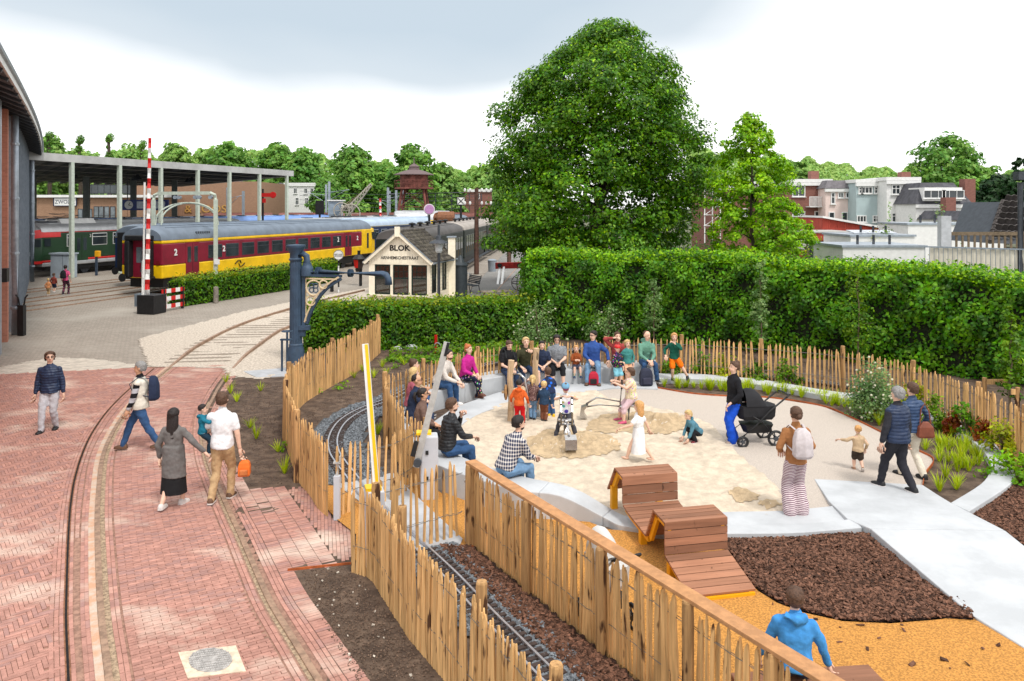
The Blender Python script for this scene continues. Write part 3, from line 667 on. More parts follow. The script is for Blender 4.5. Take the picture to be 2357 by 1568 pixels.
pole_mesh = []
for k in range(3):
    r = random.Random(50+k); mb = MB(); n = 10; rings = []
    for z in (0, .3, .6, .95, .985, 1.0):
        rr_ = .058*(1 if z < .97 else (.97 if z < .99 else .86)); rings.append([V(((rr_+r.uniform(-.004, .004))*math.cos(6.283*j/n)+.012*math.sin(3*z+k), (rr_+r.uniform(-.004, .004))*math.sin(6.283*j/n), z)) for j in range(n)])
    mb.loft(rings); me = mb.mesh('post'); me.materials.append(M_post); pole_mesh.append(me)
def fence(name, label, base, spacing, h=1.2, posts=(), zb=-.03, wires=(.32, .82), tilt=.025, every=None, side=1, ph=None):
    base = [V((p[0], p[1], 0)) for p in base]; root = thing(name, label, 'fence', base[0])
    P = resample(base, spacing); o = root.location
    for i in range(len(P)-1):
        d = P[i+1]-P[i]; a = math.atan2(d.y, d.x)
        inst('pale', random.choice(pale_meshes), P[i]-o+V((0, 0, zb)), parent=root, rot=(random.uniform(-tilt, tilt), random.gauss(0, tilt), a+random.uniform(-.25, .25)), scale=(random.uniform(.85, 1.2), 1, h*random.uniform(.95, 1.04)))
    for zf in wires:
        mb = MB(); Q = resample(base, .1); mb.tube([p+V((random.uniform(-.004, .004), -.025*side, h*zf+random.uniform(-.012, .012))) for p in Q], .0045, 4); mb.build('wire', M_wire, root)
        mb = MB(); mb.tube([p+V((random.uniform(-.004, .004), .022*side, h*zf+random.uniform(-.012, .012))) for p in Q], .0045, 4); mb.build('wire', M_wire, root)
    pp = list(posts)
    if every: pp += [tuple(p[:2]) for p in resample(base, every)]
    for q in pp:
        i = near(P, q[0], q[1]); d = P[min(i+1, len(P)-1)]-P[max(i-1, 0)]; d.normalize(); c = V((q[0], q[1], 0))+V((-d.y, d.x, 0))*.065*side
        inst('post', random.choice(pole_mesh), c-o+V((0, 0, -.05)), random.uniform(0, 6), root, (1.05, 1.05, (ph or h*1.06)+.05))
    return root
f1u = cat([G(875, 812), G(826, 853), G(770, 885), G(715, 917), G(690, 938), G(664, 968)], 4)
f1l = cat([G(664, 968), G(657, 995), G(659, 1022), G(669, 1055), G(691, 1111), G(713, 1138), G(735, 1172), G(757, 1190)], 4)
fence('picket_fence', 'dense upright chestnut picket fence curving past the water crane', f1u[:-1]+f1l, .062, 1.27, [tuple(G(u, v)[:2]) for u, v in ((873, 812), (858, 830), (820, 857), (770, 886), (718, 916), (672, 960), (664, 1015), (692, 1108))], side=-1)
f2 = [(-1.62, 14.1), (-1.9, 14.75), (-2.25, 15.6), (-2.55, 16.5), (-2.85, 17.6), (-2.9, 18.3), (-2.55, 18.9), (-1.97, 20.2), (-1.3, 21.1), (-.57, 21.75), (.4, 22.3), (1.4, 22.75), (3.2, 23.3), (5.2, 23.45), (7.24, 22.7), (8.3, 22.2), (9.15, 21.5), (9.85, 20.1), (10.15, 18.3), (10.15, 16.4), (9.75, 14.8), (9.2, 13.6)]
fence('picket_fence', 'long chestnut picket fence curving round the far side of the sandpit', cat([V((x, y, 0)) for x, y in f2], 4), .118, 1.2, [(-2.9, 18.25), (-2.6, 16.6), (-1.5, 14.35), (-2.2, 19.8), (-.9, 21.5), (.6, 22.4), (2.8, 23.2), (5.1, 23.5), (7.24, 22.75), (9.1, 21.6), (10.0, 19.6), (10.2, 17.2), (9.9, 15.2)], side=1)
fence('picket_gate', 'open picket gate panel from grey post beside the brick apron', [G(777, 1193), G(812, 1178), G(904, 1154), G(962, 1117)], .118, 1.2, side=1)
fence('picket_gate', 'picket gate panel ending at the grey post with metal clamp', [G(880, 1292), G(972, 1262), G(1060, 1236), G(1072, 1230)], .118, 1.2, side=1)
f4 = [G(814, 1318), G(848, 1328), G(863, 1344), G(905, 1411), G(945, 1471), G(981, 1514), G(1020, 1559)]; f4 += [V((-.1, 7.25, 0)), V((.55, 6.0, 0))]
fence('picket_fence', 'foreground chestnut picket fence left of the miniature railway', f4, .064, 1.22, [tuple(G(u, v)[:2]) for u, v in ((856, 1330), (915, 1400))] + [(-.36, 7.95), (.3, 6.5)], side=1)
rf = [V((-.58, 11.77, 0)), V((.25, 10.34, 0)), V((1.07, 8.93, 0)), V((2.3, 6.84, 0)), V((2.9, 5.8, 0))]
f5 = fence('railed_picket_fence', 'picket fence topped by a wide wooden handrail beside the orange ground', rf, .068, 1.17, [tuple(p[:2]) for p in (rf[0], rf[1], rf[2], (1.78, 7.72), rf[3])], side=-1)
M_rail_w = mat('handrail_wood', s(186, 136, 92, .9), .7, .14, 7, .2, 40)
hd = (rf[3]-rf[0]).normalized(); nrm = V((-hd.y, hd.x, 0))
for a, b in ((-.1, 3.1), (3.104, 6.7)):
    mb = MB(); p, q = rf[0]+hd*a+V((0, 0, 1.25)), rf[0]+hd*b+V((0, 0, 1.25)); mb.bar(p, q, .175, .045); bevel(mb.build('handrail_board', M_rail_w, f5), .006)
mb = MB(); mb.box((rf[0].x, rf[0].y, .6), (.14, .12, 1.26), math.atan2(hd.y, hd.x)); bevel(mb.build('corner_post', M_post, f5), .02)
# ================================================================ vegetation
def leafmesh(name, P, Nrm, size, seed=0, jit=.8, aspect=.62, fold=.12):
    r = np.random.RandomState(seed); n = len(P); P = np.asarray(P, float)
    N = np.asarray(Nrm, float)+r.normal(0, jit, (n, 3)); N /= np.linalg.norm(N, axis=1)[:, None]+1e-9
    T = r.normal(0, 1, (n, 3)); T -= N*(T*N).sum(1)[:, None]; T /= np.linalg.norm(T, axis=1)[:, None]+1e-9; B = np.cross(N, T)
    sz = (size*r.uniform(.6, 1.35, n))[:, None]
    a = P-T*sz*.5; c = P+T*sz*.5; b = P+B*sz*aspect*.5+N*sz*fold; d = P-B*sz*aspect*.5+N*sz*fold
    v = np.stack([a, b, c, d], 1).reshape(-1, 3); me = bpy.data.meshes.new(name)
    me.vertices.add(4*n); me.vertices.foreach_set('co', v.ravel()); me.loops.add(4*n); me.loops.foreach_set('vertex_index', np.arange(4*n)); me.polygons.add(n); me.polygons.foreach_set('loop_start', np.arange(n)*4)
    me.update(calc_edges=True); me.validate(); return me
def leafm(name, c, c2=None, var=.25, vs=1.2, isl=.35, trans=.35, rough=.5, huev=.02): return mat(name, c, rough, var, vs, spec=.35, isl=isl, trans=trans, col2=c2, huev=huev, sat=1.22)
M_lin = leafm('linden_leaf', s(68, 118, 28, .85), s(108, 154, 44, .9), .3, .9)
M_liq = leafm('liquidambar_leaf', s(128, 184, 44, .9), s(160, 204, 62, .9), .25, 1)
M_ivy = leafm('ivy_leaf', s(72, 126, 34, .85), s(112, 166, 44, .9), .35, 1.6)
M_beech = leafm('beech_leaf', s(74, 118, 42, .85), s(108, 150, 54, .9), .3, 2)
M_beecht = leafm('beech_tip', s(132, 164, 58, .85), s(170, 176, 84, .85), .2, 3)
M_ivyt = leafm('ivy_tip', s(140, 192, 52, .9), s(164, 206, 70, .9), .2, 2)
M_far = leafm('far_leaf', s(144, 180, 108, .92), s(166, 198, 124, .92), .2, .12, .2)  # far greens are lightened: distance haze is put into the leaf colour
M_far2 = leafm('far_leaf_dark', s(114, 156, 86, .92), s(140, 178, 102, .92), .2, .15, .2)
M_hill = leafm('hill_leaf', s(152, 184, 116, .9), s(172, 200, 130, .9), .15, .06, .15)  # ridge green, pale because haze is put into its colour
M_con = leafm('conifer_leaf', s(44, 74, 44, .75), s(66, 96, 56, .8), .2, .4, .25)
M_willow = leafm('willow_leaf', s(120, 152, 100, .8), s(150, 176, 120, .8), .2, 1, .25)
M_shrub = leafm('shrub_leaf', s(92, 138, 44, .8), s(130, 166, 56, .85), .3, 2)
M_yel = leafm('yellow_leaf', s(170, 186, 52, .85), s(196, 200, 70, .85), .2, 2)
M_red = leafm('red_leaf', s(150, 84, 58, .8), s(176, 112, 70, .8), .2, 2)
M_trunk = mat('tree_bark', s(84, 74, 62, .7), .9, .35, 6, .6, 20)
M_twig = mat('twig', s(120, 104, 84, .8), .9, .2, 9)
M_blossom = mat('blossom', s(248, 244, 220), .7, .05, 9, trans=.3)
M_core = mat('hedge_dark_core', s(38, 46, 24, .6), .95, .4, 8, .8, 20)  # hedge interior between branches, its shade put into the dark colour
def crown_pts(prof, K, crad, nl, seed, inner=.55, squash=.7, cx=None):
    """clusters in the outer part of a profile of revolution prof=[(z, r, xoff)]"""
    r = np.random.RandomState(seed); zs = np.array([p[0] for p in prof]); rs = np.array([p[1] for p in prof]); xo = np.array([p[2] if len(p) > 2 else 0 for p in prof])
    z = r.uniform(zs.min(), zs.max(), K*6); rad = np.interp(z, zs, rs); keep = r.rand(K*6) < (rad/rs.max())**.9+.03; z = z[keep][:K]; rad = rad[keep][:K]; k = len(z)
    th = r.uniform(0, 6.283, k); q = inner+(1-inner)*np.sqrt(r.rand(k)); lobes = 1+.09*np.sin(3*th+z*.7+seed)+.10*np.sin(5*th-z*1.3)+.07*np.sin(9*th+2*z)
    C = np.stack([np.interp(z, zs, xo)+rad*q*lobes*np.cos(th), rad*q*lobes*np.sin(th), z], 1)
    out = np.stack([np.cos(th)*.8, np.sin(th)*.8, np.full(k, .7)], 1)
    cr = crad*r.uniform(.6, 1.25, k)
    u = r.normal(0, 1, (k, nl, 3)); u /= np.linalg.norm(u, axis=2)[:, :, None]; u *= r.uniform(.35, 1, (k, nl, 1))**.5
    P = C[:, None]+u*cr[:, None, None]*np.array([1.15, 1.15, squash]); N = u+out[:, None]*.9+np.array([0, 0, .5])
    return P.reshape(-1, 3), N.reshape(-1, 3), C
def tree(name, label, loc, prof, K, crad, nl, ls, m, seed=1, trunk=.25, th=None, group=None, limbs=14, cat_='tree', inner=.55, tm=None, squash=.7, m2=None, jit=.7):
    t = thing(name, label, cat_, loc, 0, group); P, N, C = crown_pts(prof, K, crad, nl, seed, inner, squash)
    me = leafmesh('crown', P, N, ls, seed, jit); link('crown', me, m, t)
    if m2:
        r = np.random.RandomState(seed+9); k = r.rand(len(P)) < .1; k &= (N[:, 2] > .6); link('fresh_leaves', leafmesh('fresh', P[k]+[0, 0, ls*.4], N[k], ls*.9, seed+1, jit), m2, t)
    r = random.Random(seed); z0, z1 = prof[0][0], prof[-1][0]; mb = MB(); top = z0+(z1-z0)*.75
    n = 8; mb.tube([V((prof[0][2]*0 if len(prof[0]) > 2 else 0, 0, -.2))]+[V((r.uniform(-.08, .08)*k*trunk*4, r.uniform(-.08, .08)*k*trunk*4, top*(k+1)/n)) for k in range(n)], [trunk*1.25]+[trunk*(1-.11*k) for k in range(n)], 9)
    for k in range(limbs):
        c = C[r.randrange(len(C))]; zz = max(.3*z0+.2, min(c[2]-.25*math.hypot(c[0], c[1]), top*.95)); a = V((0, 0, zz)); b = V(c); mid = a.lerp(b, .5)+V((0, 0, .08*(b-a).length))
        mb.tube([a, mid, b], [trunk*.38, trunk*.24, trunk*.08], 6)
    mb.build('trunk', tm or M_trunk, t, smooth=True, local=True); return t
def zz(v, Y): return HC-(v-HY)*Y/F
def xx(u, Y): return (u-CX)*Y/F
# big linden
Y = 45; ax = xx(1378, Y)
lin = [(v, a, b) for v, a, b in ((585, 1200, 1520), (560, 1110, 1580), (500, 1116, 1605), (450, 1128, 1622), (400, 1140, 1628), (350, 1145, 1628), (300, 1148, 1618), (240, 1163, 1590), (190, 1200, 1565), (150, 1240, 1535), (110, 1300, 1490), (80, 1335, 1455), (58, 1380, 1420))]
prof = [(zz(v, Y), (b-a)/2*Y/F*.93, ((a+b)/2-1378)*Y/F) for v, a, b in lin]
tree('linden_tree', 'huge dense dark green linden tree rising behind the ivy hedge', (ax, Y, 0), prof, 1050, .88, 125, .2, M_lin, 4, .42, limbs=40, inner=.45, squash=.55, m2=M_ivyt)
Y = 38; ax = xx(1735, Y)
prof = [(zz(v, Y), w*Y/F, (c-1735)*Y/F) for v, w, c in ((590, 95, 1745), (550, 120, 1750), (520, 112, 1752), (480, 100, 1730), (440, 95, 1728), (400, 92, 1735), (360, 66, 1728), (320, 50, 1730), (290, 34, 1724), (265, 8, 1722))]
tree('liquidambar_tree', 'slim bright green tree with starry leaves right of the linden', (ax, Y, 0), prof, 330, .34, 56, .17, M_liq, 7, .12, limbs=30, inner=.15, m2=M_ivyt)
# park trees behind the station: (u, top v, half width px, Y, material)
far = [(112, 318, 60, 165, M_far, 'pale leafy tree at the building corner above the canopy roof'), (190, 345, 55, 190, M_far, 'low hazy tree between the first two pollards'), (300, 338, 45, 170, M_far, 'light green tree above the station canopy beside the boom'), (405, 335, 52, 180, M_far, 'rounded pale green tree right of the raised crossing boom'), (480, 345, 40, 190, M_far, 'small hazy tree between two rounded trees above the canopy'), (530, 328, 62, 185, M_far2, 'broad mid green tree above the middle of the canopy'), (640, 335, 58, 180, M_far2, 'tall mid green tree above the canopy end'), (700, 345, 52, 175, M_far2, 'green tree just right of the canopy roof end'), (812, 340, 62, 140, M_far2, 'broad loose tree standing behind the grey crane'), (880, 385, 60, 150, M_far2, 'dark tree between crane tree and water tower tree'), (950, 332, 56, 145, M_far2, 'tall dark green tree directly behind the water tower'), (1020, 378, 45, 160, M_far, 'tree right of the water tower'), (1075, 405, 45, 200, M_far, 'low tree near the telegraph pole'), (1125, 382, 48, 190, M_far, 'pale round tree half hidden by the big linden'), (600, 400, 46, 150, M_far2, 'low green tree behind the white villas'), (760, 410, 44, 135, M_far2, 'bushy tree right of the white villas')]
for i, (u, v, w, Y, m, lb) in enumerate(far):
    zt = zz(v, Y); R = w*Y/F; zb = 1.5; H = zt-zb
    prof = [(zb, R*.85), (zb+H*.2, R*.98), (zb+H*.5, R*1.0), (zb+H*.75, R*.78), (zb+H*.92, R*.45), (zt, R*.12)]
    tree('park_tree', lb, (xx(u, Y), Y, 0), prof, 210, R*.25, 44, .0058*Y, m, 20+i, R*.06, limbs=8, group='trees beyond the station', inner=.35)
for i, (u, v, Y) in enumerate(((112, 302, 150), (183, 312, 150), (251, 308, 150), (326, 324, 150))):   # pollards with clipped heads
    zt = zz(v, Y); t = thing('pollard_tree', ('clipped pollard nearest the brick hall above the canopy', 'second clipped pollard poking above the canopy roof', 'third clipped pollard with a bare forked stem', 'fourth clipped pollard beside the crossing boom')[i], 'tree', (xx(u, Y), Y, 0), 0, 'pollard trees above the canopy')
    mb = MB(); mb.tube([(0, 0, 0), (.2, 0, zt*.5), (-.1, 0, zt-1.6), (.25, 0, zt-.5)], [.5, .4, .28, .2], 7); mb.build('trunk', M_trunk, t, local=True)
    r = np.random.RandomState(i); P = []
    for c, R in (((.25, 0, zt-.6), .75), ((0, 0, zt-1.2), .6), ((-.2, 0, zt-2.6), .7 if i != 2 else .3), ((.1, 0, zt-4.2), .8)):
        u_ = r.normal(0, 1, (170, 3)); u_ /= np.linalg.norm(u_, axis=1)[:, None]; P.append(np.array(c)+u_*R*r.uniform(.6, 1.1, (170, 1)))
    P = np.concatenate(P); link('crown', leafmesh('crown', P, P*0+[0, 0, 1], .42, i), M_far2, t)
# wooded ridge on the right, far-off: one mass
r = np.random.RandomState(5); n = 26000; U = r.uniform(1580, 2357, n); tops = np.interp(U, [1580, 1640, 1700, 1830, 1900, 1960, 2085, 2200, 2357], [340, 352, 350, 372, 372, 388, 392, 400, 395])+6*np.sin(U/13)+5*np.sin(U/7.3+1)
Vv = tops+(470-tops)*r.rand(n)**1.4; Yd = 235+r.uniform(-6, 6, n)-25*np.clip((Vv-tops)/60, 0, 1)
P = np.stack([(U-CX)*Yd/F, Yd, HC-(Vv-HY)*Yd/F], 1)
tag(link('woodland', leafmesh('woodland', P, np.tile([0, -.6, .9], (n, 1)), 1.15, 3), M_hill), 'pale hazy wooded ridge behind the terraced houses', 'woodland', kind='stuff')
for i, (u, v, w, Y, m, lb) in enumerate(((2178, 318, 95, 112, M_far2, 'large rounded tree rising behind the mansard house'), (2300, 405, 62, 100, M_con, 'dark broad evergreen right of the mansard house'), (2350, 358, 26, 96, M_con, 'dark evergreen cut by the right picture edge'), (1630, 350, 50, 150, M_far, 'hazy tree between the linden and the slim tree'), (1840, 372, 40, 140, M_far, 'thin tree behind the brown brick house'))):
    zt = zz(v, Y); R = w*Y/F; zb = .8; H = zt-zb
    prof = [(zb, R*.6), (zb+H*.25, R*.95), (zb+H*.55, R*1.0), (zb+H*.78, R*.75), (zb+H*.92, R*.45), (zt, R*.12)]
    tree('garden_tree', lb, (xx(u, Y), Y, 0), prof, 330 if i < 2 else 130, R*.18, 46, .0055*Y, m, 60+i, R*.06, limbs=8, inner=.35)
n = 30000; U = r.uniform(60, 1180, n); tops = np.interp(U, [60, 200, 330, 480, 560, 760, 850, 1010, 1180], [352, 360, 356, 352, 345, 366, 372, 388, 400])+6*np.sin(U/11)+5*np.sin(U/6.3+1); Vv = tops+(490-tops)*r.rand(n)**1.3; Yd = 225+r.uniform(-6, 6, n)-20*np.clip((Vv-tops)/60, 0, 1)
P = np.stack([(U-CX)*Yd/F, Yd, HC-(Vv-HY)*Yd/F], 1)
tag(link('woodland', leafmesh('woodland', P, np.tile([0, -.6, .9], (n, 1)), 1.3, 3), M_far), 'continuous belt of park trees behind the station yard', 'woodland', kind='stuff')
# shrubs behind the ivy hedge
def shrub(name, label, u, vb, vt, w, Y, m, n, ls, seed, flower=0, group=None, cat_='shrub', loc=None, zt=None, R=None, stems=6, fm=None):
    zt = zt or zz(vt, Y); R = R or w*Y/F; loc = loc or (xx(u, Y), Y, 0); t = thing(name, label, cat_, loc, 0, group); r = np.random.RandomState(seed)
    k = max(10, n//30); C = r.normal(0, 1, (k, 3)); C /= np.linalg.norm(C, axis=1)[:, None]; C[:, 2] = np.abs(C[:, 2])*1.0; C *= r.uniform(.45, 1, (k, 1)); C = C*[R, R, zt*.82]+[0, 0, zt*.12]
    P = (C[:, None]+r.normal(0, .16, (k, n//k, 3))*[R, R, zt*.5]).reshape(-1, 3); P[:, 2] = np.clip(P[:, 2], .03, None)
    N = P/np.array([R, R, zt])+[0, 0, .6]; link('foliage', leafmesh('foliage', P, N, ls, seed), m, t)
    mb = MB()
    for j in range(stems): c = C[j]; mb.tube([(0, 0, -.05), (c[0]*.4, c[1]*.4, c[2]*.6), tuple(c)], [.02*zt, .014*zt, .006*zt], 5)
    mb.build('stems', M_twig, t, local=True)
    if flower:
        idx = r.choice(len(P), flower); Pf = P[idx]*1.05; mb = MB()
        for p in Pf: mb.ball(tuple(p), ls*.42, 5, 4)
        mb.build('blossom', fm or M_blossom, t, local=True)
    return t
shrub('garden_shrub', 'fresh green bush left of the linden trunk above the ivy hedge', 1275, 590, 535, 55, 37, M_shrub, 1800, .14, 1)
shrub('elder_bush', 'elder bush with flat white flowers under the linden', 1465, 590, 535, 85, 37, M_far2, 2600, .14, 2, 14)
shrub('willow_bush', 'silvery grey green bush between the linden and slim tree', 1645, 590, 518, 60, 40, M_willow, 2200, .15, 3)
shrub('garden_shrub', 'rounded green bush below the slim tree left side', 1590, 595, 548, 45, 36, M_shrub, 1200, .14, 4)
shrub('garden_shrub', 'yellow green bush above the ivy hedge before the white roofs', 1880, 640, 590, 48, 31, M_yel, 1500, .12, 5)
shrub('garden_shrub', 'dark ivy bush against the white flat roofed box', 2000, 625, 580, 62, 36, M_beech, 2000, .13, 6)
shrub('rose_bush', 'pale rose bush in front of the white flat roofs', 2075, 630, 592, 45, 34, M_shrub, 1100, .11, 7, 20)
shrub('garden_shrub', 'leafy bush right of the slim tree before the red building', 1835, 575, 500, 48, 44, M_liq, 1500, .17, 8)
shrub('conifer_bush', 'rounded dark conifer bush in front of the red building', 2040, 560, 510, 26, 47, M_shrub, 1000, .14, 9)
shrub('conifer_bush', 'low yellow green bush beside the white flat roof', 2000, 560, 532, 32, 46, M_yel, 900, .13, 10)
for i, (u, vt, w) in enumerate(((1948, 478, 13), (2048, 468, 13), (2097, 480, 8))):
    shrub('clipped_yew', ('narrow clipped green column left of the red gable', 'narrow clipped green column before the blue house', 'thin ivy clad post between the garden columns')[i], u, 540, vt, w, 62, M_far2, 500, .2, 30+i, group='clipped columns in the gardens')
shrub('garden_shrub', 'feathery garden bush by the brick house balcony', 2165, 545, 470, 30, 58, M_willow, 500, .2, 12)
shrub('garden_shrub', 'green garden bushes below the brown brick house', 1845, 560, 500, 36, 70, M_shrub, 900, .22, 13)
shrub('garden_shrub', 'garden bush below the pink house', 1910, 550, 503, 20, 66, M_far, 500, .2, 14)
shrub('potted_plant', 'grassy pot plants on the roof terrace', 2210, 565, 540, 34, 33, M_liq, 500, .14, 15)
shrub('garden_shrub', 'leafy shrub at the terrace corner by the wooden fence', 2140, 640, 600, 30, 31, M_yel, 600, .12, 16)

# hedges
def hedge(name, label, A, B, h, ls, n, m, mtip, seed, tipn=0, rough=.05, ends=True, hf=None, wob=.0):
    """A = front base line, B = back base line (lists of V of equal length)"""
    t = thing(name, label, 'hedge', A[0]); r = np.random.RandomState(seed); k = len(A)-1
    hh = [hf(i/k) if hf else h for i in range(k+1)]
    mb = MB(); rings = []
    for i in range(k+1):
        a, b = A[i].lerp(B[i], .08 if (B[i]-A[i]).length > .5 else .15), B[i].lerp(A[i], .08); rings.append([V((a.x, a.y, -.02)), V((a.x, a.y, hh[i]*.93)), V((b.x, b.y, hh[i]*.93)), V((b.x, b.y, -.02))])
    mb.loft(rings); mb.build('dark_core', M_core, t, fix=True)  # solid dark box in place of the shaded interior, stops see-through
    segl = np.array([(A[i+1]-A[i]).length for i in range(k)]); W = np.array([(B[i]-A[i]).length for i in range(k+1)])
    Af = np.array([list(p) for p in A]); Bf = np.array([list(p) for p in B]); H = np.array(hh)
    areas = [(segl*H[:-1]).sum(), (segl*W[:-1]).sum(), W[0]*H[0] if ends else 0, W[-1]*H[-1] if ends else 0]; tot = sum(areas); P = []; N = []
    for j, a in enumerate(areas):
        q = int(n*a/tot)
        if q == 0: continue
        if j < 2:
            i = r.choice(k, q, p=segl/segl.sum()); f = r.rand(q)[:, None]; pa = Af[i]*(1-f)+Af[i+1]*f; pb = Bf[i]*(1-f)+Bf[i+1]*f; hz = H[i]*(1-f[:, 0])+H[i+1]*f[:, 0]
            d = pb-pa; d /= np.linalg.norm(d, axis=1)[:, None]
            if j == 0: z = hz*r.rand(q)**.9; p = pa.copy(); p[:, 2] = z; p += -d*(r.normal(0, rough, q)+wob*np.sin(pa[:, 0]*2.1+z*2.7)*.5+wob*np.sin(pa[:, 0]*4.7-z*3.9)*.4)[:, None]; nn_ = -d+[0, 0, .45]
            else: g = r.rand(q)[:, None]; p = pa*(1-g)+pb*g; p[:, 2] = hz+r.normal(0, rough, q)+wob*.3*np.sin(p[:, 0]*2.3+p[:, 1]*3); nn_ = np.tile([0, -.2, 1.], (q, 1))
        else:
            e = 0 if j == 2 else k; g = r.rand(q)[:, None]; p = Af[e]*(1-g)+Bf[e]*g; p[:, 2] = H[e]*r.rand(q); dd = Af[0]-Af[1] if j == 2 else Af[k]-Af[k-1]; dd = dd/np.linalg.norm(dd); p += dd*r.normal(0, rough, q)[:, None]; nn_ = np.tile(dd+[0, 0, .4], (q, 1))
        P.append(p); N.append(nn_)
    P = np.concatenate(P); N = np.concatenate(N); o = np.array(A[0]); link('foliage', leafmesh('foliage', P-o, N, ls, seed, .55), m, t)
    if tipn:
        i = r.choice(k, tipn, p=segl/segl.sum()); f = r.rand(tipn)[:, None]; g = r.rand(tipn)[:, None]**1.6; p = (Af[i]*(1-f)+Af[i+1]*f)*(1-g)+(Bf[i]*(1-f)+Bf[i+1]*f)*g; p[:, 2] = H[i]*(1-f[:, 0])+H[i+1]*f[:, 0]+r.rand(tipn)**3*ls*2.6
        link('fresh_tips', leafmesh('tips', p-o, np.tile([0, -.3, 1.], (tipn, 1)), ls*.95, seed+1, .6), mtip, t)
    return t
def off_line(P, w):
    out = []
    for i, p in enumerate(P):
        d = P[min(i+1, len(P)-1)]-P[max(i-1, 0)]; d.normalize(); out.append(p+V((-d.y, d.x, 0))*w)
    return out
A = [V((-17.0, 40.3, 0)), V((-15.3, 44.5, 0)), V((-13.6, 49.2, 0)), V((-12.1, 54.6, 0))]
hedge('beech_hedge', 'low clipped beech hedge in front of the maroon and yellow coach', A, off_line(A, .95), 1.28, .15, 9000, M_beech, M_beecht, 1, 2600, .05)
A = [V((x, y, 0)) for x, y in ((-7.25, 27.4), (-5, 27.9), (-2.4, 28.6), (.9, 29.6))]
hedge('beech_hedge', 'clipped beech hedge between water crane and ivy hedge', A, off_line(A, 1.7), 1.55, .12, 15000, M_beech, M_beecht, 2, 2400, .05, wob=.05)
A = cat([V((x, y, 0)) for x, y in ((.55, 30.2), (3, 30), (6, 29.1), (9.5, 27), (12.5, 24.6), (15, 21.9), (17.6, 18.4))], 3)
hedge('ivy_hedge', 'tall bulging ivy covered hedge along the back of the playground', A, off_line(A, 2.6), 3.2, .135, 60000, M_ivy, M_ivyt, 3, 11000, .13, hf=lambda f: 3.0+.16*math.sin(f*3.2+.4)-.22*f+.07*math.sin(f*21)+.05*math.sin(f*47), wob=.4)
# crumbs of earth and small stones on the bare soil
clod = mat('soil_clod', s(112, 92, 78, .8), .95, .3, 20, isl=.4)
for i, (pl, n) in enumerate(((px([(500, 885), (655, 880), (655, 1000), (690, 1110), (552, 1122), (490, 1000)]), 2200), (px([(690, 1316), (808, 1302), (900, 1420), (1000, 1560), (820, 1568), (728, 1402)]), 2600), (px([(700, 950), (870, 860), (1000, 800), (1080, 815), (900, 880), (880, 910), (780, 950), (730, 1000)]), 2600))):
    scatter('soil_crumbs', pl, n, .013, clod, ('crumbs of dark earth on the bed beside the brick track', 'crumbs of earth on the bed before the foreground fence', 'crumbs of earth on the bed behind the curved fence')[i], 'soil', -.002, .7, None, 40+i, 1.4)
peb = mat('pebble', s(196, 186, 172), .9, .2, 30, isl=.25)
scatter('pebbles', px([(690, 1316), (808, 1302), (900, 1420), (1000, 1560), (820, 1568), (728, 1402)]), 26, .026, peb, 'pale pebbles strewn on the soil before the foreground fence', 'pebbles', .0, .7, None, 50, 1.3)
scatter('loose_chips', px([(1740, 1380), (2240, 1425), (2330, 1500), (2200, 1568), (1950, 1500), (1850, 1460)]), 20, .034, M_bark, 'stray bark chips scattered on the orange ground', 'bark chips', .032, .4, None, 51)
# low ground ivy under the hedges
r = np.random.RandomState(8); n = 3500; x = r.uniform(-4.2, 1.2, n); y = 27.2+x*.27+r.uniform(-1.6, 1.2, n); k = y > 25.3+.9*np.sin(x*1.3)*.4; P = np.stack([x, y, r.uniform(.02, .3, n)*(.4+.6*(y > 26.6))], 1)[k]
tag(link('ground_ivy', leafmesh('ground_ivy', P, np.tile([0, -.2, 1.], (len(P), 1)), .13, 4, .5), M_shrub), 'low bright ivy creeping over soil below the beech hedge', 'ivy', kind='stuff')
# slender saplings in front of the hedge
for i, (u, vb, vt, w, m) in enumerate(((1505, 805, 640, 20, M_willow), (1752, 830, 600, 20, M_willow), (1975, 860, 590, 36, M_shrub), (2325, 985, 690, 26, M_shrub))):
    b = G(u, vb); zt = HC-(vt-HY)*b.y/F; R = w*b.y/F
    tree('young_tree', ('slim young birch before the ivy hedge nearest the boy in orange shorts', 'slim young birch before the ivy hedge left of centre path', 'young tree with bare forked top before the ivy hedge', 'young birch tied to wooden stakes by the picture edge')[i], b, [(zt*.22, R*.5), (zt*.4, R), (zt*.7, R*.8), (zt, R*.15)], 60, R*.42, 14, .1, m, 80+i, .03, limbs=18, inner=.1, tm=M_twig, group='young trees before the ivy hedge')
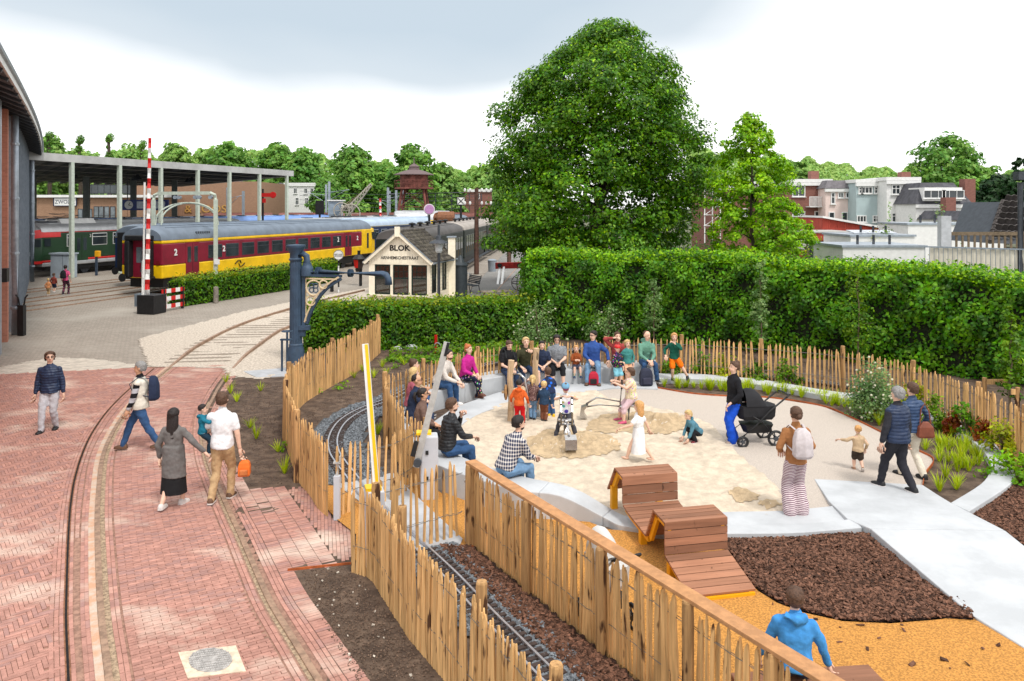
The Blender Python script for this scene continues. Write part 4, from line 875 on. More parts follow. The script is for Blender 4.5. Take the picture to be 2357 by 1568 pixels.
# shrubs by the far fence, flowering bush, planting bed
for i, (u, v, h, w, m, lb) in enumerate(((1545, 868, .75, .32, M_shrub, 'small shrub by the fence next to the boy in orange shorts'), (1610, 868, .85, .4, M_shrub, 'green shrub by the far fence left of the pram'), (1668, 872, .8, .42, M_yel, 'yellowish shrub at the far fence above the pram woman'), (1745, 880, .7, .4, M_shrub, 'shrub at the fence right of the pram'), (1815, 890, .85, .4, M_shrub, 'shrub by the fence left of the flowering bush'), (2108, 955, .95, .36, M_yel, 'yellow green shrub right of the flowering bush'), (2150, 985, .8, .32, M_shrub, 'leafy shrub behind the low wall beside brown handbag'), (2190, 1000, .55, .22, M_red, 'small reddish shrub behind the low wall'), (2225, 1010, .95, .36, M_beech, 'dark green shrub behind the low wall'), (2275, 1030, .6, .3, M_red, 'coppery shrub by the fence near the picture edge'), (2308, 1060, .9, .42, M_yel, 'yellow green shrub by the low wall near the picture edge'), (2348, 1110, .7, .6, M_liq, 'bright green leafy bush spilling over the low wall'), (2352, 1060, .8, .3, M_red, 'copper leaved bush at the right picture edge'))):
    shrub('bed_shrub', lb, 0, 0, 0, 0, 0, m, 640 if i < 11 else 900, .09, 100+i, loc=G(u, v), zt=h, R=w, group='shrubs along the playground fence')
shrub('flowering_bush', 'large grey green bush with cream white blossoms beside the path', 0, 0, 0, 0, 0, M_willow, 3800, .07, 140, 110, loc=G(2012, 965), zt=1.45, R=.62, stems=10)
shrub('flowering_bush', 'white flowering bush behind the fence above the black backpack woman', 0, 0, 0, 0, 0, M_willow, 1500, .09, 141, 26, loc=G(1240, 800, .0), zt=1.7, R=.95)
shrub('flowering_bush', 'white flowering bush behind the fence above the man in blue', 0, 0, 0, 0, 0, M_willow, 1300, .09, 142, 18, loc=G(1400, 792, .0), zt=1.8, R=.85)
# grass tufts
tufts = []
for k in range(4):
    r = random.Random(k); mb = MB()
    for j in range(34):
        a = r.uniform(0, 6.28); l = r.uniform(.14, .3); sp = r.uniform(.05, .2); w = .007; c, s_ = math.cos(a), math.sin(a)
        p = [V((c*q*sp+c*.02, s_*q*sp+s_*.02, l*math.sin(q*1.35)/1)) for q in (0, .5, 1)]
        sd_ = V((-s_, c, 0))
        mb.add([p[0]-sd_*w, p[0]+sd_*w, p[1]+sd_*w*.8, p[1]-sd_*w*.8, p[2]+sd_*.001, p[2]-sd_*.001], [(0, 1, 2, 3), (3, 2, 4, 5)])
    me = mb.mesh('tuft'); me.materials.append(leafm('grass_blade', s(182, 204, 80, .9), s(206, 220, 110, .9), .2, 4, .2)); tufts.append(me)
bed = xy(cat(px([(1530, 890), (1700, 893), (1800, 902), (1890, 920), (1960, 945), (2100, 1010)]), 3))
bedpoly = xy(px([(1530, 892), (1600, 887), (1784, 897), (1888, 914), (1974, 930), (2109, 962), (2190, 1000), (2245, 1038), (2265, 1075), (2240, 1115), (2190, 1145), (2140, 1120), (2160, 1065), (2120, 1030), (2040, 990), (1972, 955), (1900, 930), (1780, 912), (1600, 900)]))
r = random.Random(4); k = 0
bx0, bx1, by0, by1 = min(p[0] for p in bedpoly), max(p[0] for p in bedpoly), min(p[1] for p in bedpoly), max(p[1] for p in bedpoly)
while k < 85:
    x, y = r.uniform(bx0, bx1), r.uniform(by0, by1)
    if inpoly(x, y, bedpoly):
        o = inst('grass_tuft', tufts[k % 4], (x, y, .0), r.uniform(0, 6), None, (1, 1, r.uniform(.8, 1.3))); k += 1
        tag(o, 'tuft of yellow green grass in the curved planting bed', 'grass', 'grass tufts in the planting bed')
strip = cat(px([(1535, 892), (1620, 894), (1720, 898), (1820, 908), (1900, 924), (1965, 945)]), 8)
for p in resample(strip, .24):
    o = inst('grass_tuft', r.choice(tufts), (p.x+r.uniform(-.08, .08), p.y+r.uniform(-.12, .12), 0), r.uniform(0, 6), None, (1, 1, r.uniform(.7, 1.2))); tag(o, 'tuft of yellow green grass in the curved planting bed', 'grass', 'grass tufts in the planting bed')
for u, v in ((530, 905), (545, 925), (600, 900), (575, 985), (590, 1010), (655, 1090), (640, 1040), (520, 880), (880, 845), (835, 855), (815, 870), (890, 862), (860, 870), (930, 840), (1090, 820), (1120, 815), (870, 1000), (700, 905), (760, 880)):
    o = inst('grass_tuft', random.choice(tufts), G(u, v), random.uniform(0, 6), None, (1, 1, random.uniform(.8, 1.2))); tag(o, 'single green grass tuft growing in the dark soil by the railway', 'grass', 'grass tufts in the soil')
for i, (u, v, h) in enumerate(((793, 893, .22), (778, 898, .18), (730, 905, .2), (752, 885, .16), (925, 838, .2), (912, 850, .18), (660, 1035, .22), (735, 895, .15))):
    shrub('seedling', 'low bright green seedling in the dark soil by the railway', 0, 0, 0, 0, 0, M_liq, 40, .07, 200+i, loc=G(u, v), zt=h, R=h*.9, stems=4, group='seedlings in the soil', cat_='plant')
# ================================================================ buildings, canopy, trains
def textobj(txt, size, m, parent, M, depth=.004, name='lettering', align='CENTER', sx=1.0, bold=0.):
    cu = bpy.data.curves.new('t', 'FONT'); cu.body = txt; cu.size = size; cu.extrude = depth; cu.align_x = align; cu.align_y = 'CENTER'; cu.resolution_u = 3; cu.offset = bold
    o = bpy.data.objects.new('tmp', cu); COL.objects.link(o); dg = bpy.context.evaluated_depsgraph_get(); me = bpy.data.meshes.new_from_object(o.evaluated_get(dg)); bpy.data.objects.remove(o)
    me.transform(Matrix.Diagonal((sx, 1, 1, 1))); me.transform(M)
    if parent: me.transform(wm(parent).inverted())
    me.materials.clear(); return link(name, me, m, parent)
def facing(pos, yaw=0.0): return Matrix.Translation(V(pos)) @ Matrix.Rotation(yaw, 4, 'Z') @ Matrix.Rotation(math.pi/2, 4, 'X')   # text on a wall facing -Y (yaw 0)
M_glass = glassmat('window_glass', (.035, .045, .05))
M_glass_l = glassmat('window_glass_pale', (.16, .19, .21), .12)
M_white = mat('white_paint', s(238, 238, 236), .6, .05, 4)
M_cream = mat('cream_paint', s(240, 228, 200), .6, .05, 5, .05, 60)
M_black = mat('black_paint', s(34, 34, 36), .5, .2, 8)
M_dkgrey = mat('dark_grey_metal', s(72, 76, 82), .5, .15, 5, metal=.3)
M_zinc = mat('zinc', s(168, 178, 188), .45, .12, 4, metal=.5)
M_ltgreen = mat('pale_green_steel', s(196, 206, 192), .55, .08, 5)
M_bw = pavermat('wall_brick', s(176, 122, 104, .8), s(190, 170, 155, .7), .22, .065, 0, .18, bump=.2)
def wallbrick(name, c, mort=None):   # brick wall with coordinates running along x+y and z
    m = pavermat(name, c, mort or tuple(x*1.15 for x in c), .22, .068, 0, .15, tuple(x*.9 for x in c), .3, .15)
    t = m.node_tree; mp = next(n for n in t.nodes if n.type == 'MAPPING'); g = next(n for n in t.nodes if n.type == 'NEW_GEOMETRY')
    sp = nn(t, 'ShaderNodeSeparateXYZ'); ad = nn(t, 'ShaderNodeMath', operation='ADD'); cb = nn(t, 'ShaderNodeCombineXYZ'); t.links.new(g.outputs['Position'], sp.inputs[0]); t.links.new(sp.outputs[0], ad.inputs[0]); t.links.new(sp.outputs[1], ad.inputs[1]); t.links.new(ad.outputs[0], cb.inputs[0]); t.links.new(sp.outputs[2], cb.inputs[1]); t.links.new(cb.outputs[0], mp.inputs[0]); return m
M_hallbrick = wallbrick('hall_brick', s(186, 128, 108, .85)); M_brown = wallbrick('brown_brick', s(142, 98, 88, .8)); M_stbrick = wallbrick('station_brick', s(164, 130, 106, .8))
# ---- curved engine hall on the left
hall = thing('engine_hall', 'tall brick and steel engine hall curving along the left edge', 'building', (-20, 31, 0))
hp = [V((-9.8, 12.6, 0)).lerp(V((-35.2, 57.3, 0)), i/7)+V((.35, .2, 0))*math.sin(math.pi*i/7) for i in range(8)]
hp = cat([V((p.x-.5, p.y, 0)) for p in hp], 3)
def along(P, s0):
    acc = 0
    for a, b in zip(P, P[1:]):
        l = (b-a).length
        if acc+l >= s0: return a.lerp(b, (s0-acc)/l), (b-a).normalized()
        acc += l
    return P[-1].copy(), (P[-1]-P[-2]).normalized()
TL = sum((b-a).length for a, b in zip(hp, hp[1:]))
back = V((-.87, -.5, 0))
mb = MB(); mb.strip([p+V((0, 0, 9.2)) for p in hp], [p+back*1.0+V((0, 0, 9.2)) for p in hp], -.1); mb.build('wall', M_hallbrick, hall, fix=True)
outn = lambda d: V((d.y, -d.x, 0)) if V((d.y, -d.x, 0)).x > 0 else V((-d.y, d.x, 0))
for i in range(27):                      # steel glazing bays with mullions beyond the brick pier
    s0 = 22.8+i*1.25
    p, d = along(hp, s0); q, _ = along(hp, s0+1.25); n = outn(d)
    if s0+1.25 > TL: break
    mb = MB(); mb.box(((p+q)/2+n*.06+V((0, 0, 4.4))), ((q-p).length-.06, .05, 8.6), math.atan2(d.y, d.x)); mb.build('glazing', mat('hall_glass', s(84, 98, 112, .7), .25, .3, .8, spec=.5), hall)
    mb = MB(); mb.box(p+n*.16+V((0, 0, 4.5)), (.12, .34, 8.9), math.atan2(d.y, d.x)); mb.build('mullion', mat('mullion_grey', s(142, 152, 164), .5, .1, 4, metal=.2), hall)
for s0, w in ((.4, 1.0), (5, .5), (11, .55), (16.5, .5), (19.6, .55), (22.3, .45)):
    p, d = along(hp, s0); n = outn(d); mb = MB(); mb.box(p+n*.12+V((0, 0, 4.4)), (w, .5, 8.9), math.atan2(d.y, d.x)); mb.build('pilaster', M_zinc if w < .52 else M_hallbrick, hall)
for s0, r_ in ((21.2, .13), (47.2, .14)):
    p, d = along(hp, s0); n = outn(d); mb = MB(); mb.tube([p+n*.5+V((0, 0, z)) for z in (0, 3, 6, 8.8)], r_, 12); pipe = mb.build('downpipe', M_zinc, hall, smooth=True)
    for z in (1, 3.2, 5.4, 7.6): mb = MB(); mb.lathe([(r_+.01, z), (r_+.03, z+.02), (r_+.03, z+.1), (r_+.01, z+.12)], p+n*.5, 12); mb.build('collar', M_zinc, pipe)
A = []; B = []
for i in range(31):
    p, d = along(hp, TL*i/30); n = outn(d); A.append(p+n*1.1); B.append(p-n*.6)
mb = MB(); mb.loft([[a+V((0, 0, 8.75)), a+V((0, 0, 9.0)), b+V((0, 0, 9.75)), b+V((0, 0, 9.5))] for a, b in zip(A, B)]); mb.build('eaves', M_white, hall, fix=True)
for i in range(1, 30): mb = MB(); mb.bar(A[i]+V((0, 0, 8.72))+(B[i]-A[i])*.04, B[i]+V((0, 0, 9.36)), .12, .12); mb.build('rafter', M_dkgrey, hall)
mb = MB()
for a, b, a2, b2 in zip(A, B, A[1:], B[1:]): mb.add([a.lerp(b, .05)+V((0, 0, 8.76)), a2.lerp(b2, .05)+V((0, 0, 8.76)), b2+V((0, 0, 9.44)), b+V((0, 0, 9.44))], [(0, 1, 2, 3)])
mb.build('soffit', mat('soffit', s(98, 106, 116), .6, .15, 3), hall)
mb = MB(); mb.tube([a+V((0, 0, 9.02)) for a in A], .09, 8); mb.build('gutter', M_zinc, hall)
p, d = along(hp, 18.4); n = outn(d)
mb = MB(); mb.box(p+n*.3+V((0, 0, 2.6)), (.3, .45, .5), .4); mb.build('flood_lamp', M_black, hall)
mb = MB(); mb.box(p+n*.12+V((0, 0, 1.1)), (1.0, .12, 2.2), math.atan2(d.y, d.x)); mb.build('door', M_black, hall)
# ---- canopy
can = thing('station_canopy', 'wide flat station canopy on slim pale green posts', 'canopy', (-31.9, 56.7, 0))
ca_, cb_, cc_, cd_ = V((-36.2, 45, 0)), V((-22.9, 81.5, 0)), V((-53, 124, 0)), V((-70, 92, 0))
M_can = mat('canopy_edge', s(186, 186, 184), .7, .12, .8, .1, 20)
mb = MB(); mb.prism(xy([ca_, cb_, cc_, cd_]), 8.62, 8.9); mb.build('roof_deck', mat('roof_felt', s(120, 120, 118), .9), can)
mb = MB(); mb.bar(ca_+V((0, 0, 8.65)), cb_+V((0, 0, 8.65)), .25, .56); mb.build('fascia', M_can, can)
mb = MB(); mb.bar(cb_+V((0, .13, 8.65)), cc_+V((0, 0, 8.65)), .25, .56); mb.build('fascia', M_can, can)
cdir = (cb_-ca_).normalized()
for i in range(22):
    a = ca_.lerp(cb_, (i+.5)/22); b = cd_.lerp(cc_, (i+.5)/22); mb = MB(); mb.bar(a+V((-.3, 0, 8.5)), b+V((0, 0, 8.5)), .3, .24); mb.build('roof_beam', mat('beam_dark', s(62, 66, 74), .7), can)
for k in range(6):
    a = ca_.lerp(cd_, (k+.6)/6); b = cb_.lerp(cc_, (k+.6)/6); mb = MB(); mb.bar(a+V((0, 0, 8.34)), b+V((0, 0, 8.34)), .06, .05); mb.build('lamp_rail', mat('lamp_rail', s(160, 156, 148), .5), can)
for u in (165, 275, 370, 455, 528, 597, 660):
    k = (u-CX)/F; t = (ca_.x-k*ca_.y)/((k*cb_.y-cb_.x)-(k*ca_.y-ca_.x)); p = ca_.lerp(cb_, t); mb = MB(); mb.box((p.x, p.y, 4.2), (.26, .26, 8.4), math.atan2(cdir.y, cdir.x)); mb.build('post', M_ltgreen, can)
for k in range(5):
    p = ca_.lerp(cb_, .3+.16*k)+V((-17, 15, 0)); mb = MB(); mb.box((p.x, p.y, 4.2), (.6, .5, 8.4), .3); mb.build('inner_post', mat('inner_post', s(110, 116, 112), .6), can)
for k in range(8):
    p = ca_.lerp(cb_, .25+.09*k)+V((-7-3*(k % 2), 6, 8.0)); mb = MB(); mb.lathe([(.1, .2), (.16, .1), (.42, -.25), (.4, -.26)], p, 12); mb.build('pendant_lamp', M_dkgrey, can)
# ---- station building behind the canopy
stn = thing('station_building', 'brown brick station building seen under the canopy', 'building', (-60, 125, 0))
mb = MB(); mb.bb(-82, -61, 124, 140, 0, 6.9); mb.build('low_wing', M_stbrick, stn); mb = MB(); mb.bb(-61.0, -41, 126, 142, 0, 9.3); mb.build('main_block', M_stbrick, stn)
mb = MB(); mb.bb(-82.2, -53, 123.4, 124.2, 6.7, 7.1); mb.build('cornice', M_white, stn)
mb = MB(); mb.bb(-60.9, -53, 123.9, 126, 0, 6.7); mb.build('front_bay', M_stbrick, stn)
def window(parent, x, z, w, h, y, fm=M_white, gm=M_glass, mull=1, trans=0, name='window', yaw=0.0, fw=.06, sill=True):
    """window in a wall facing the camera (normal -Y, turned by yaw); x,y = centre on the wall face, z = sill height"""
    R = Matrix.Rotation(yaw, 3, 'Z'); c = V((x, y, z+h/2)); X = R @ V((1, 0, 0)); N = R @ V((0, -1, 0))
    mb = MB()
    for sx in (-1, 1): mb.box(c+X*(sx*(w-fw)/2)+N*.03, (fw, .1, h), yaw)
    for sz in (-1, 1): mb.box(c+V((0, 0, sz*(h-fw)/2))+N*.03, (w-2*fw, .1, fw), yaw)
    for k in range(mull): mb.box(c+X*(w*((k+1)/(mull+1)-.5))+N*.025, (fw*.7, .09, h-2*fw), yaw)
    if trans: mb.box(c+V((0, 0, h*(trans-.5)))+N*.022, (w-2*fw, .08, fw*.7), yaw)
    f = mb.build(name, fm, parent); mb = MB(); mb.box(c+N*.004, (w-fw, .02, h-fw), yaw); mb.build('pane', gm, f)
    if sill: mb = MB(); mb.box(c+V((0, 0, -h/2-.04))+N*.08, (w+.16, .2, .07), yaw); mb.build('sill', fm, f)
    return f
for u in (180, 191, 202): window(stn, xx(u+5, 124), 2.2, .75, 2.7, 123.98, M_dkgrey, M_glass_l, 0, .5, sill=False)
for u in (217+5, 233, 246, 260): window(stn, xx(u, 123.9), 2.4, .8, 2.9, 123.88, M_dkgrey, M_glass_l, 0, .5, sill=False)
for u in (287, 300, 311): window(stn, xx(u, 126), 2.6, .8, 2.9, 125.98, M_dkgrey, M_glass_l, 0, .5, sill=False)
window(stn, xx(254, 126), 7.4, 8, 1.4, 125.97, M_dkgrey, M_glass, 7)
p = AT(150, 465, 123.7); mb = MB(); mb.box(p, (3.4, .1, 1.15)); sg = mb.build('station_sign', M_white, stn); mb = MB()
for z in (-.62, .62): mb.box(p+V((0, -.02, z)), (3.7, .12, .1))
for x in (-1.8, 1.8): mb.box(p+V((x, -.02, 0)), (.1, .12, 1.3))
mb.build('sign_frame', mat('navy', s(40, 52, 86), .5), sg); textobj('ZWOLLE', .85, mat('navy', s(40, 52, 86)), sg, facing(p+V((0, -.07, -.02))), sx=.95)
textobj('VAN GEND & LOOS', 1.7, mat('gold_letters', s(206, 160, 88), .5), stn, facing(AT(398, 482, 125.9)), .05, sx=1.15)
# departure board hanging under the canopy
bd = thing('departure_board', 'blue hanging departure board with a clock under the canopy', 'sign', AT(335, 472, 78))
p = AT(335, 472, 78); mb = MB(); mb.box(p, (4.6, .25, 1.05)); mb.build('board', mat('board_blue', s(48, 66, 128), .5), bd); mb = MB(); mb.box(p+V((.6, -.14, 0)), (2.8, .03, .7)); mb.build('display', mat('board_display', s(206, 214, 226), .4), bd)
mb = MB(); mb.tube([p+V((-1.6, -.13, 0)), p+V((-1.6, -.17, 0))], .42, 16); mb.build('clock', M_white, bd)
mb = MB(); mb.bar(p+V((-1.6, -.19, 0)), p+V((-1.45, -.19, .25)), .04); mb.bar(p+V((-1.6, -.19, 0)), p+V((-1.32, -.19, -.1)), .04); mb.build('clock_hands', M_black, bd)
for x in (-1.8, 1.8): mb = MB(); mb.tube([p+V((x, 0, .5)), p+V((x, 0, 3.2))], .05, 6); mb.build('hanger', M_dkgrey, bd)
# ---- white villas behind the yard
M_slate = mat('slate', s(112, 108, 112), .8, .2, 2, .3, 12)
def villa(label, u0, u1, vt, vr, Y, wallm, wins, dep=12, mans=True, name='villa', vb=510, rm=None):
    x0, x1, zt, zr = xx(u0, Y), xx(u1, Y), zz(vt, Y), zz(vr, Y); t = thing(name, label, 'house', ((x0+x1)/2, Y, 0))
    mb = MB(); mb.bb(x0, x1, Y, Y+dep, -.1, zt); mb.build('wall', wallm, t)
    if mans:
        i = (zr-zt)*.45; mb = MB(); mb.loft([[V((x0-.2, Y-.3, zt+.01)), V((x1+.2, Y-.3, zt+.01)), V((x1+.2, Y+dep, zt+.01)), V((x0-.2, Y+dep, zt+.01))], [V((x0+i, Y+i, zr)), V((x1-i, Y+i, zr)), V((x1-i, Y+dep-i, zr)), V((x0+i, Y+dep-i, zr))]]); rf_ = mb.build('roof', rm or M_slate, t, fix=True)
        mb = MB(); mb.bb(x0+i, x0+i+.9, Y+dep*.5, Y+dep*.5+.9, zr-.5, zr+1.2); mb.build('chimney', M_brown, rf_)
    else:
        mb = MB(); mb.bb(x0-.15, x1+.15, Y-.2, Y+dep+.2, zt+.004, zt+.35); mb.build('parapet', M_white if rm is None else rm, t)
    mb = MB(); mb.bb(x0-.1, x1+.1, Y-.25, Y-.004, zt-.35, zt-.02); mb.build('gutter', M_white, t)
    for (u, v0, v1, w, mu, tr) in wins: window(t, xx(u, Y), zz(v1, Y), w*Y/F, (v1-v0)*Y/F, Y-.01, M_white, M_glass, mu, tr, fw=.09)
    return t
villa('white villa with slate mansard roof just right of the canopy posts', 565, 655, 458, 420, 165, M_cream, [(582, 464, 474, 8, 1, 0), (602, 464, 474, 8, 1, 0), (625, 464, 474, 8, 1, 0), (645, 464, 474, 8, 1, 0), (585, 482, 500, 9, 1, .6), (610, 482, 500, 9, 1, .6), (640, 482, 500, 9, 1, .6)])
villa('long white villa behind the canopy end with tall windows', 655, 745, 425, 413, 160, M_white, [(680, 433, 446, 8, 1, 0), (704, 433, 446, 8, 1, 0), (718, 433, 446, 8, 1, 0), (684, 455, 472, 8, 1, .6), (706, 455, 472, 8, 1, .6), (729, 455, 472, 8, 1, .6)], 12, False)
villa('white villa with dormers seen between the canopy posts', 500, 563, 450, 412, 170, M_cream, [(512, 455, 467, 8, 1, 0), (530, 455, 467, 8, 1, 0), (548, 455, 467, 8, 1, 0), (515, 475, 492, 9, 2, 0), (540, 475, 492, 9, 2, 0)])
villa('small house with slate hipped roof behind the crane trees', 700, 748, 440, 405, 175, M_cream, [(722, 443, 455, 10, 2, 0)])
villa('grey roofed house half hidden beside the linden', 1045, 1130, 440, 428, 170, M_brown, [(1065, 445, 458, 8, 1, 0), (1100, 445, 458, 8, 1, 0)], 10, False)
# ---- terraced houses on the right
M_pink = mat('pink_render', s(236, 214, 206), .8, .04, 1); M_blue = mat('blue_render', s(178, 196, 198), .8, .05, 1)
HY_ = 84
villa('brown brick house with a white balcony in the terrace', 1808, 1912, 420, 415, HY_, M_brown, [(1838, 426, 453, 30, 1, 0), (1838, 486, 515, 30, 1, .72), (1881, 486, 515, 13, 0, 0), (1889, 427, 462, 12, 0, .3)], 10, False, 'terraced_house')
bal = bpy.data.objects['terraced_house']
mb = MB(); b0 = AT(1862, 475, HY_-1.0); b1 = AT(1900, 475, HY_-1.0); mb.bb(b0.x, b1.x, HY_-1.2, HY_-.02, b0.z-.1, b0.z); blc = mb.build('balcony', M_white, bal)
for i in range(15): mb = MB(); x = b0.x+(b1.x-b0.x)*i/14; mb.bb(x-.025, x+.025, HY_-1.2, HY_-1.14, b0.z+.004, b0.z+.95); mb.build('baluster', M_white, blc)
mb = MB(); mb.bb(b0.x, b1.x, HY_-1.22, HY_-1.12, b0.z+.954, b0.z+1.03); mb.build('rail', M_white, blc)
villa('pink rendered terraced house with a row of upper windows', 1900, 1975, 434, 415, HY_-2, M_pink, [(1917, 443, 470, 10, 0, .6), (1935, 443, 456, 13, 1, 0), (1958, 443, 456, 24, 2, 0), (1914, 488, 512, 14, 0, .2), (1944, 488, 512, 14, 0, .2)], 10, True, 'terraced_house', rm=M_slate)
villa('pale blue rendered terraced house between pink and white houses', 1971, 2040, 421, 416, HY_-4, M_blue, [(1980, 430, 446, 9, 0, .55), (1995, 430, 446, 26, 2, 0), (2016, 430, 446, 9, 0, .55), (2027, 430, 447, 12, 0, .3), (1983, 496, 512, 22, 2, 0), (2020, 496, 512, 24, 2, .6)], 10, False, 'terraced_house')
villa('white terraced house with tall upper doors', 2041, 2115, 416, 411, HY_-6, M_white, [(2062, 425, 448, 20, 1, .6), (2090, 425, 462, 20, 1, .75), (2062, 490, 512, 20, 1, .65), (2090, 490, 512, 20, 1, .65)], 10, False, 'terraced_house')
mans = villa('white house with dark tiled mansard roof and wide dormer', 2108, 2230, 470, 420, HY_-10, M_white, [(2130, 495, 512, 20, 1, 0), (2185, 495, 512, 22, 2, 0)], 9, True, 'terraced_house', rm=mat('dark_tile', s(82, 82, 88), .75, .25, 2, .5, 14))
dz0, dz1 = zz(463, HY_-10), zz(432, HY_-10); mb = MB(); mb.bb(xx(2122, HY_-10), xx(2208, HY_-10), HY_-10.5, HY_-7.5, dz0, dz1); dm = mb.build('dormer', M_white, mans)
window(dm, xx(2144, HY_-10), dz0+.25, 2.1, dz1-dz0-.5, HY_-10.52, M_white, M_glass, 2); window(dm, xx(2186, HY_-10), dz0+.25, 2.1, dz1-dz0-.5, HY_-10.52, M_white, M_glass, 2)
mb = MB(); p = AT(2231, 470, HY_-9.5); mb.bb(p.x-.4, p.x+.6, p.y, p.y+1, 0, zz(412, HY_-9.5)); mb.build('chimney_stack', M_brown, mans)
villa('low house with dark tiled roof right of the mansard house', 2228, 2315, 508, 486, HY_-18, M_white, [(2290, 510, 525, 18, 1, 0)], 8, True, 'terraced_house', rm=mat('dark_tile', s(82, 82, 88)))
villa('brick house behind the slim tree with scaffolding', 1640, 1745, 430, 424, HY_+2, M_brown, [(1680, 455, 475, 16, 1, 0), (1655, 455, 475, 16, 1, 0), (1715, 480, 500, 14, 1, 0), (1790, 490, 512, 16, 1, 0)], 10, False, 'terraced_house')
villa('brown house wall behind the slim tree beside the balcony house', 1746, 1809, 425, 420, HY_+1, M_brown, [(1790, 488, 512, 18, 1, .6)], 10, False, 'terraced_house')
sc_ = thing('scaffolding', 'white tube scaffolding against the house behind the linden', 'scaffold', AT(1640, 510, HY_-1))
for u in (1622, 1640, 1658): mb = MB(); mb.tube([AT(u, 560, HY_-1), AT(u, 430, HY_-1)], .06, 6); mb.build('standard', M_white, sc_)
for v in (445, 470, 495, 520): mb = MB(); mb.tube([AT(1620, v, HY_-1.05), AT(1660, v, HY_-1.05)], .06, 6); mb.build('ledger', M_white, sc_)
for k in range(3): mb = MB(); mb.tube([AT(1622, 520-25*k, HY_-1.1), AT(1658, 495-25*k, HY_-1.1)], .05, 6); mb.build('brace', M_white, sc_)
# red timber building
M_redw = mat('red_boards', s(190, 78, 62), .7, .12, 3)
red = thing('red_pavilion', 'red boarded pavilion with a sloping roof in the gardens', 'building', AT(1980, 560, 60))
Y = 60
P1 = [AT(1893, 502, Y), AT(2075, 535, Y), AT(2075, 600, Y), AT(1893, 600, Y)]; mb = MB(); mb.loft([[p for p in P1], [p+V((0, 6, 0)) for p in P1]]); mb.build('gable_wall', M_redw, red, fix=True)
mb = MB(); mb.bar(AT(1890, 501, Y)+V((0, 3, .06)), AT(2085, 535.5, Y)+V((0, 3, .06)), 6.6, .15, V((0, 1, 0)) if False else V((0, 0, 1))); mb.build('roof_slab', M_white, red)
Y = 55; q0, q1 = AT(1850, 537, Y), AT(1972, 562, Y); mb = MB(); mb.bb(q0.x, AT(1972, 0, Y).x, Y, Y+4.5, AT(0, 553, Y).z, AT(0, 540, Y).z+.1); mb.build('flat_roof_edge', M_redw, red)
mb = MB(); mb.bb(q0.x-.1, AT(1972, 0, Y).x+.1, Y-.1, Y+4.6, AT(0, 540, Y).z+.104, AT(0, 540, Y).z+.2); mb.build('roof_sheet', mat('roof_sheet', s(178, 176, 172), .8), red)
mb = MB(); mb.bb(AT(1950, 0, Y).x, AT(1985, 0, Y).x, Y+.1, Y+.4, 0, AT(0, 545, Y).z); mb.build('wing_wall', M_redw, red)
mb = MB(); mb.bb(AT(1938, 0, Y).x, AT(1949, 0, Y).x, Y+.12, Y+.3, 0, AT(0, 556, Y).z); mb.build('green_door', mat('green_door', s(110, 176, 84), .6), red)
mb = MB(); mb.bb(AT(1860, 0, Y).x, AT(1937, 0, Y).x, Y+.5, Y+.6, 0, AT(0, 556, Y).z); mb.build('glass_front', M_glass, red)
for k in range(44):
    x = AT(1893, 0, 60).x+.05+k*.138; f = k/44; zt = AT(0, 502+33*f, 60).z; mb = MB(); mb.bb(x, x+.105, 59.96, 59.995, 2.3, zt-.03)
    if x < AT(2075, 0, 60).x: mb.build('board', M_redw, red)
for i, (u, w, vt) in enumerate(((1858, 44, 557), (1930, 34, 560))):
    Y = 50; t = thing('garden_shelter', ('small open shelter with a grey gable roof by the red pavilion', 'second small grey roofed shelter by the green door')[i], 'shelter', (xx(u, Y), Y, 0), 0, 'garden shelters'); zr, ze = zz(vt, Y), zz(vt+18, Y); x0, x1, xm = xx(u-w*.45, Y), xx(u+w*.75, Y), xx(u, Y)
    for a, b in ((x0, xm), (xm, x1)): mb = MB(); za, zb = (ze, zr) if a == x0 else (zr, ze); mb.add([(a, Y-1, za), (b, Y-1, zb), (b, Y+1, zb), (a, Y+1, za), (a, Y-1, za+.08), (b, Y-1, zb+.08), (b, Y+1, zb+.08), (a, Y+1, za+.08)], [(3, 2, 1, 0), (4, 5, 6, 7), (0, 1, 5, 4), (1, 2, 6, 5), (2, 3, 7, 6), (3, 0, 4, 7)]); mb.build('roof_slope', mat('grey_slats', s(176, 170, 164), .8, .2, 6), t)
    for x in (x0+.25, x1-.25): mb = MB(); mb.bb(x-.06, x+.06, Y-.9, Y-.78, 0, ze+.06); mb.build('post', M_twig, t)
# white flat roofed boxes
for i, (u0, u1, v0, v1, Y, lb) in enumerate(((1940, 2130, 570, 640, 41, 'long white flat roofed garden building nearest the hedge'), (1958, 2105, 545, 600, 46, 'white flat roofed building with solar panels on top'), (2090, 2260, 518, 560, 50, 'white flat roof behind the roof terrace'))):
    t = thing('flat_roof_annexe', lb, 'building', (xx((u0+u1)/2, Y), Y, 0), 0, 'white flat roofed annexes'); z = zz(v0, Y); mb = MB(); mb.bb(xx(u0, Y), xx(u1, Y), Y, Y+4, 0, z); mb.build('wall', M_white, t); mb = MB(); mb.bb(xx(u0, Y)-.08, xx(u1, Y)+.08, Y-.08, Y+4.1, z+.004, z+.12); mb.build('roof_trim', M_zinc, t)
    for k in range(3): x = xx(u0+(u1-u0)*(.3+.2*k), Y); mb = MB(); mb.tube([(x, Y+1.2, z+.1), (x, Y+1.2, z+.62)], .07, 8); mb.build('vent_pipe', M_dkgrey, t)
    if i == 1:
        for k in range(3): x = xx(2000+34*k, Y); mb = MB(); mb.box((x, Y+1.6, z+.24), (.82, 1.2, .05), 0, Matrix.Rotation(.12, 3, 'X')); mb.build('solar_panel', mat('solar', s(190, 196, 204), .3), t)
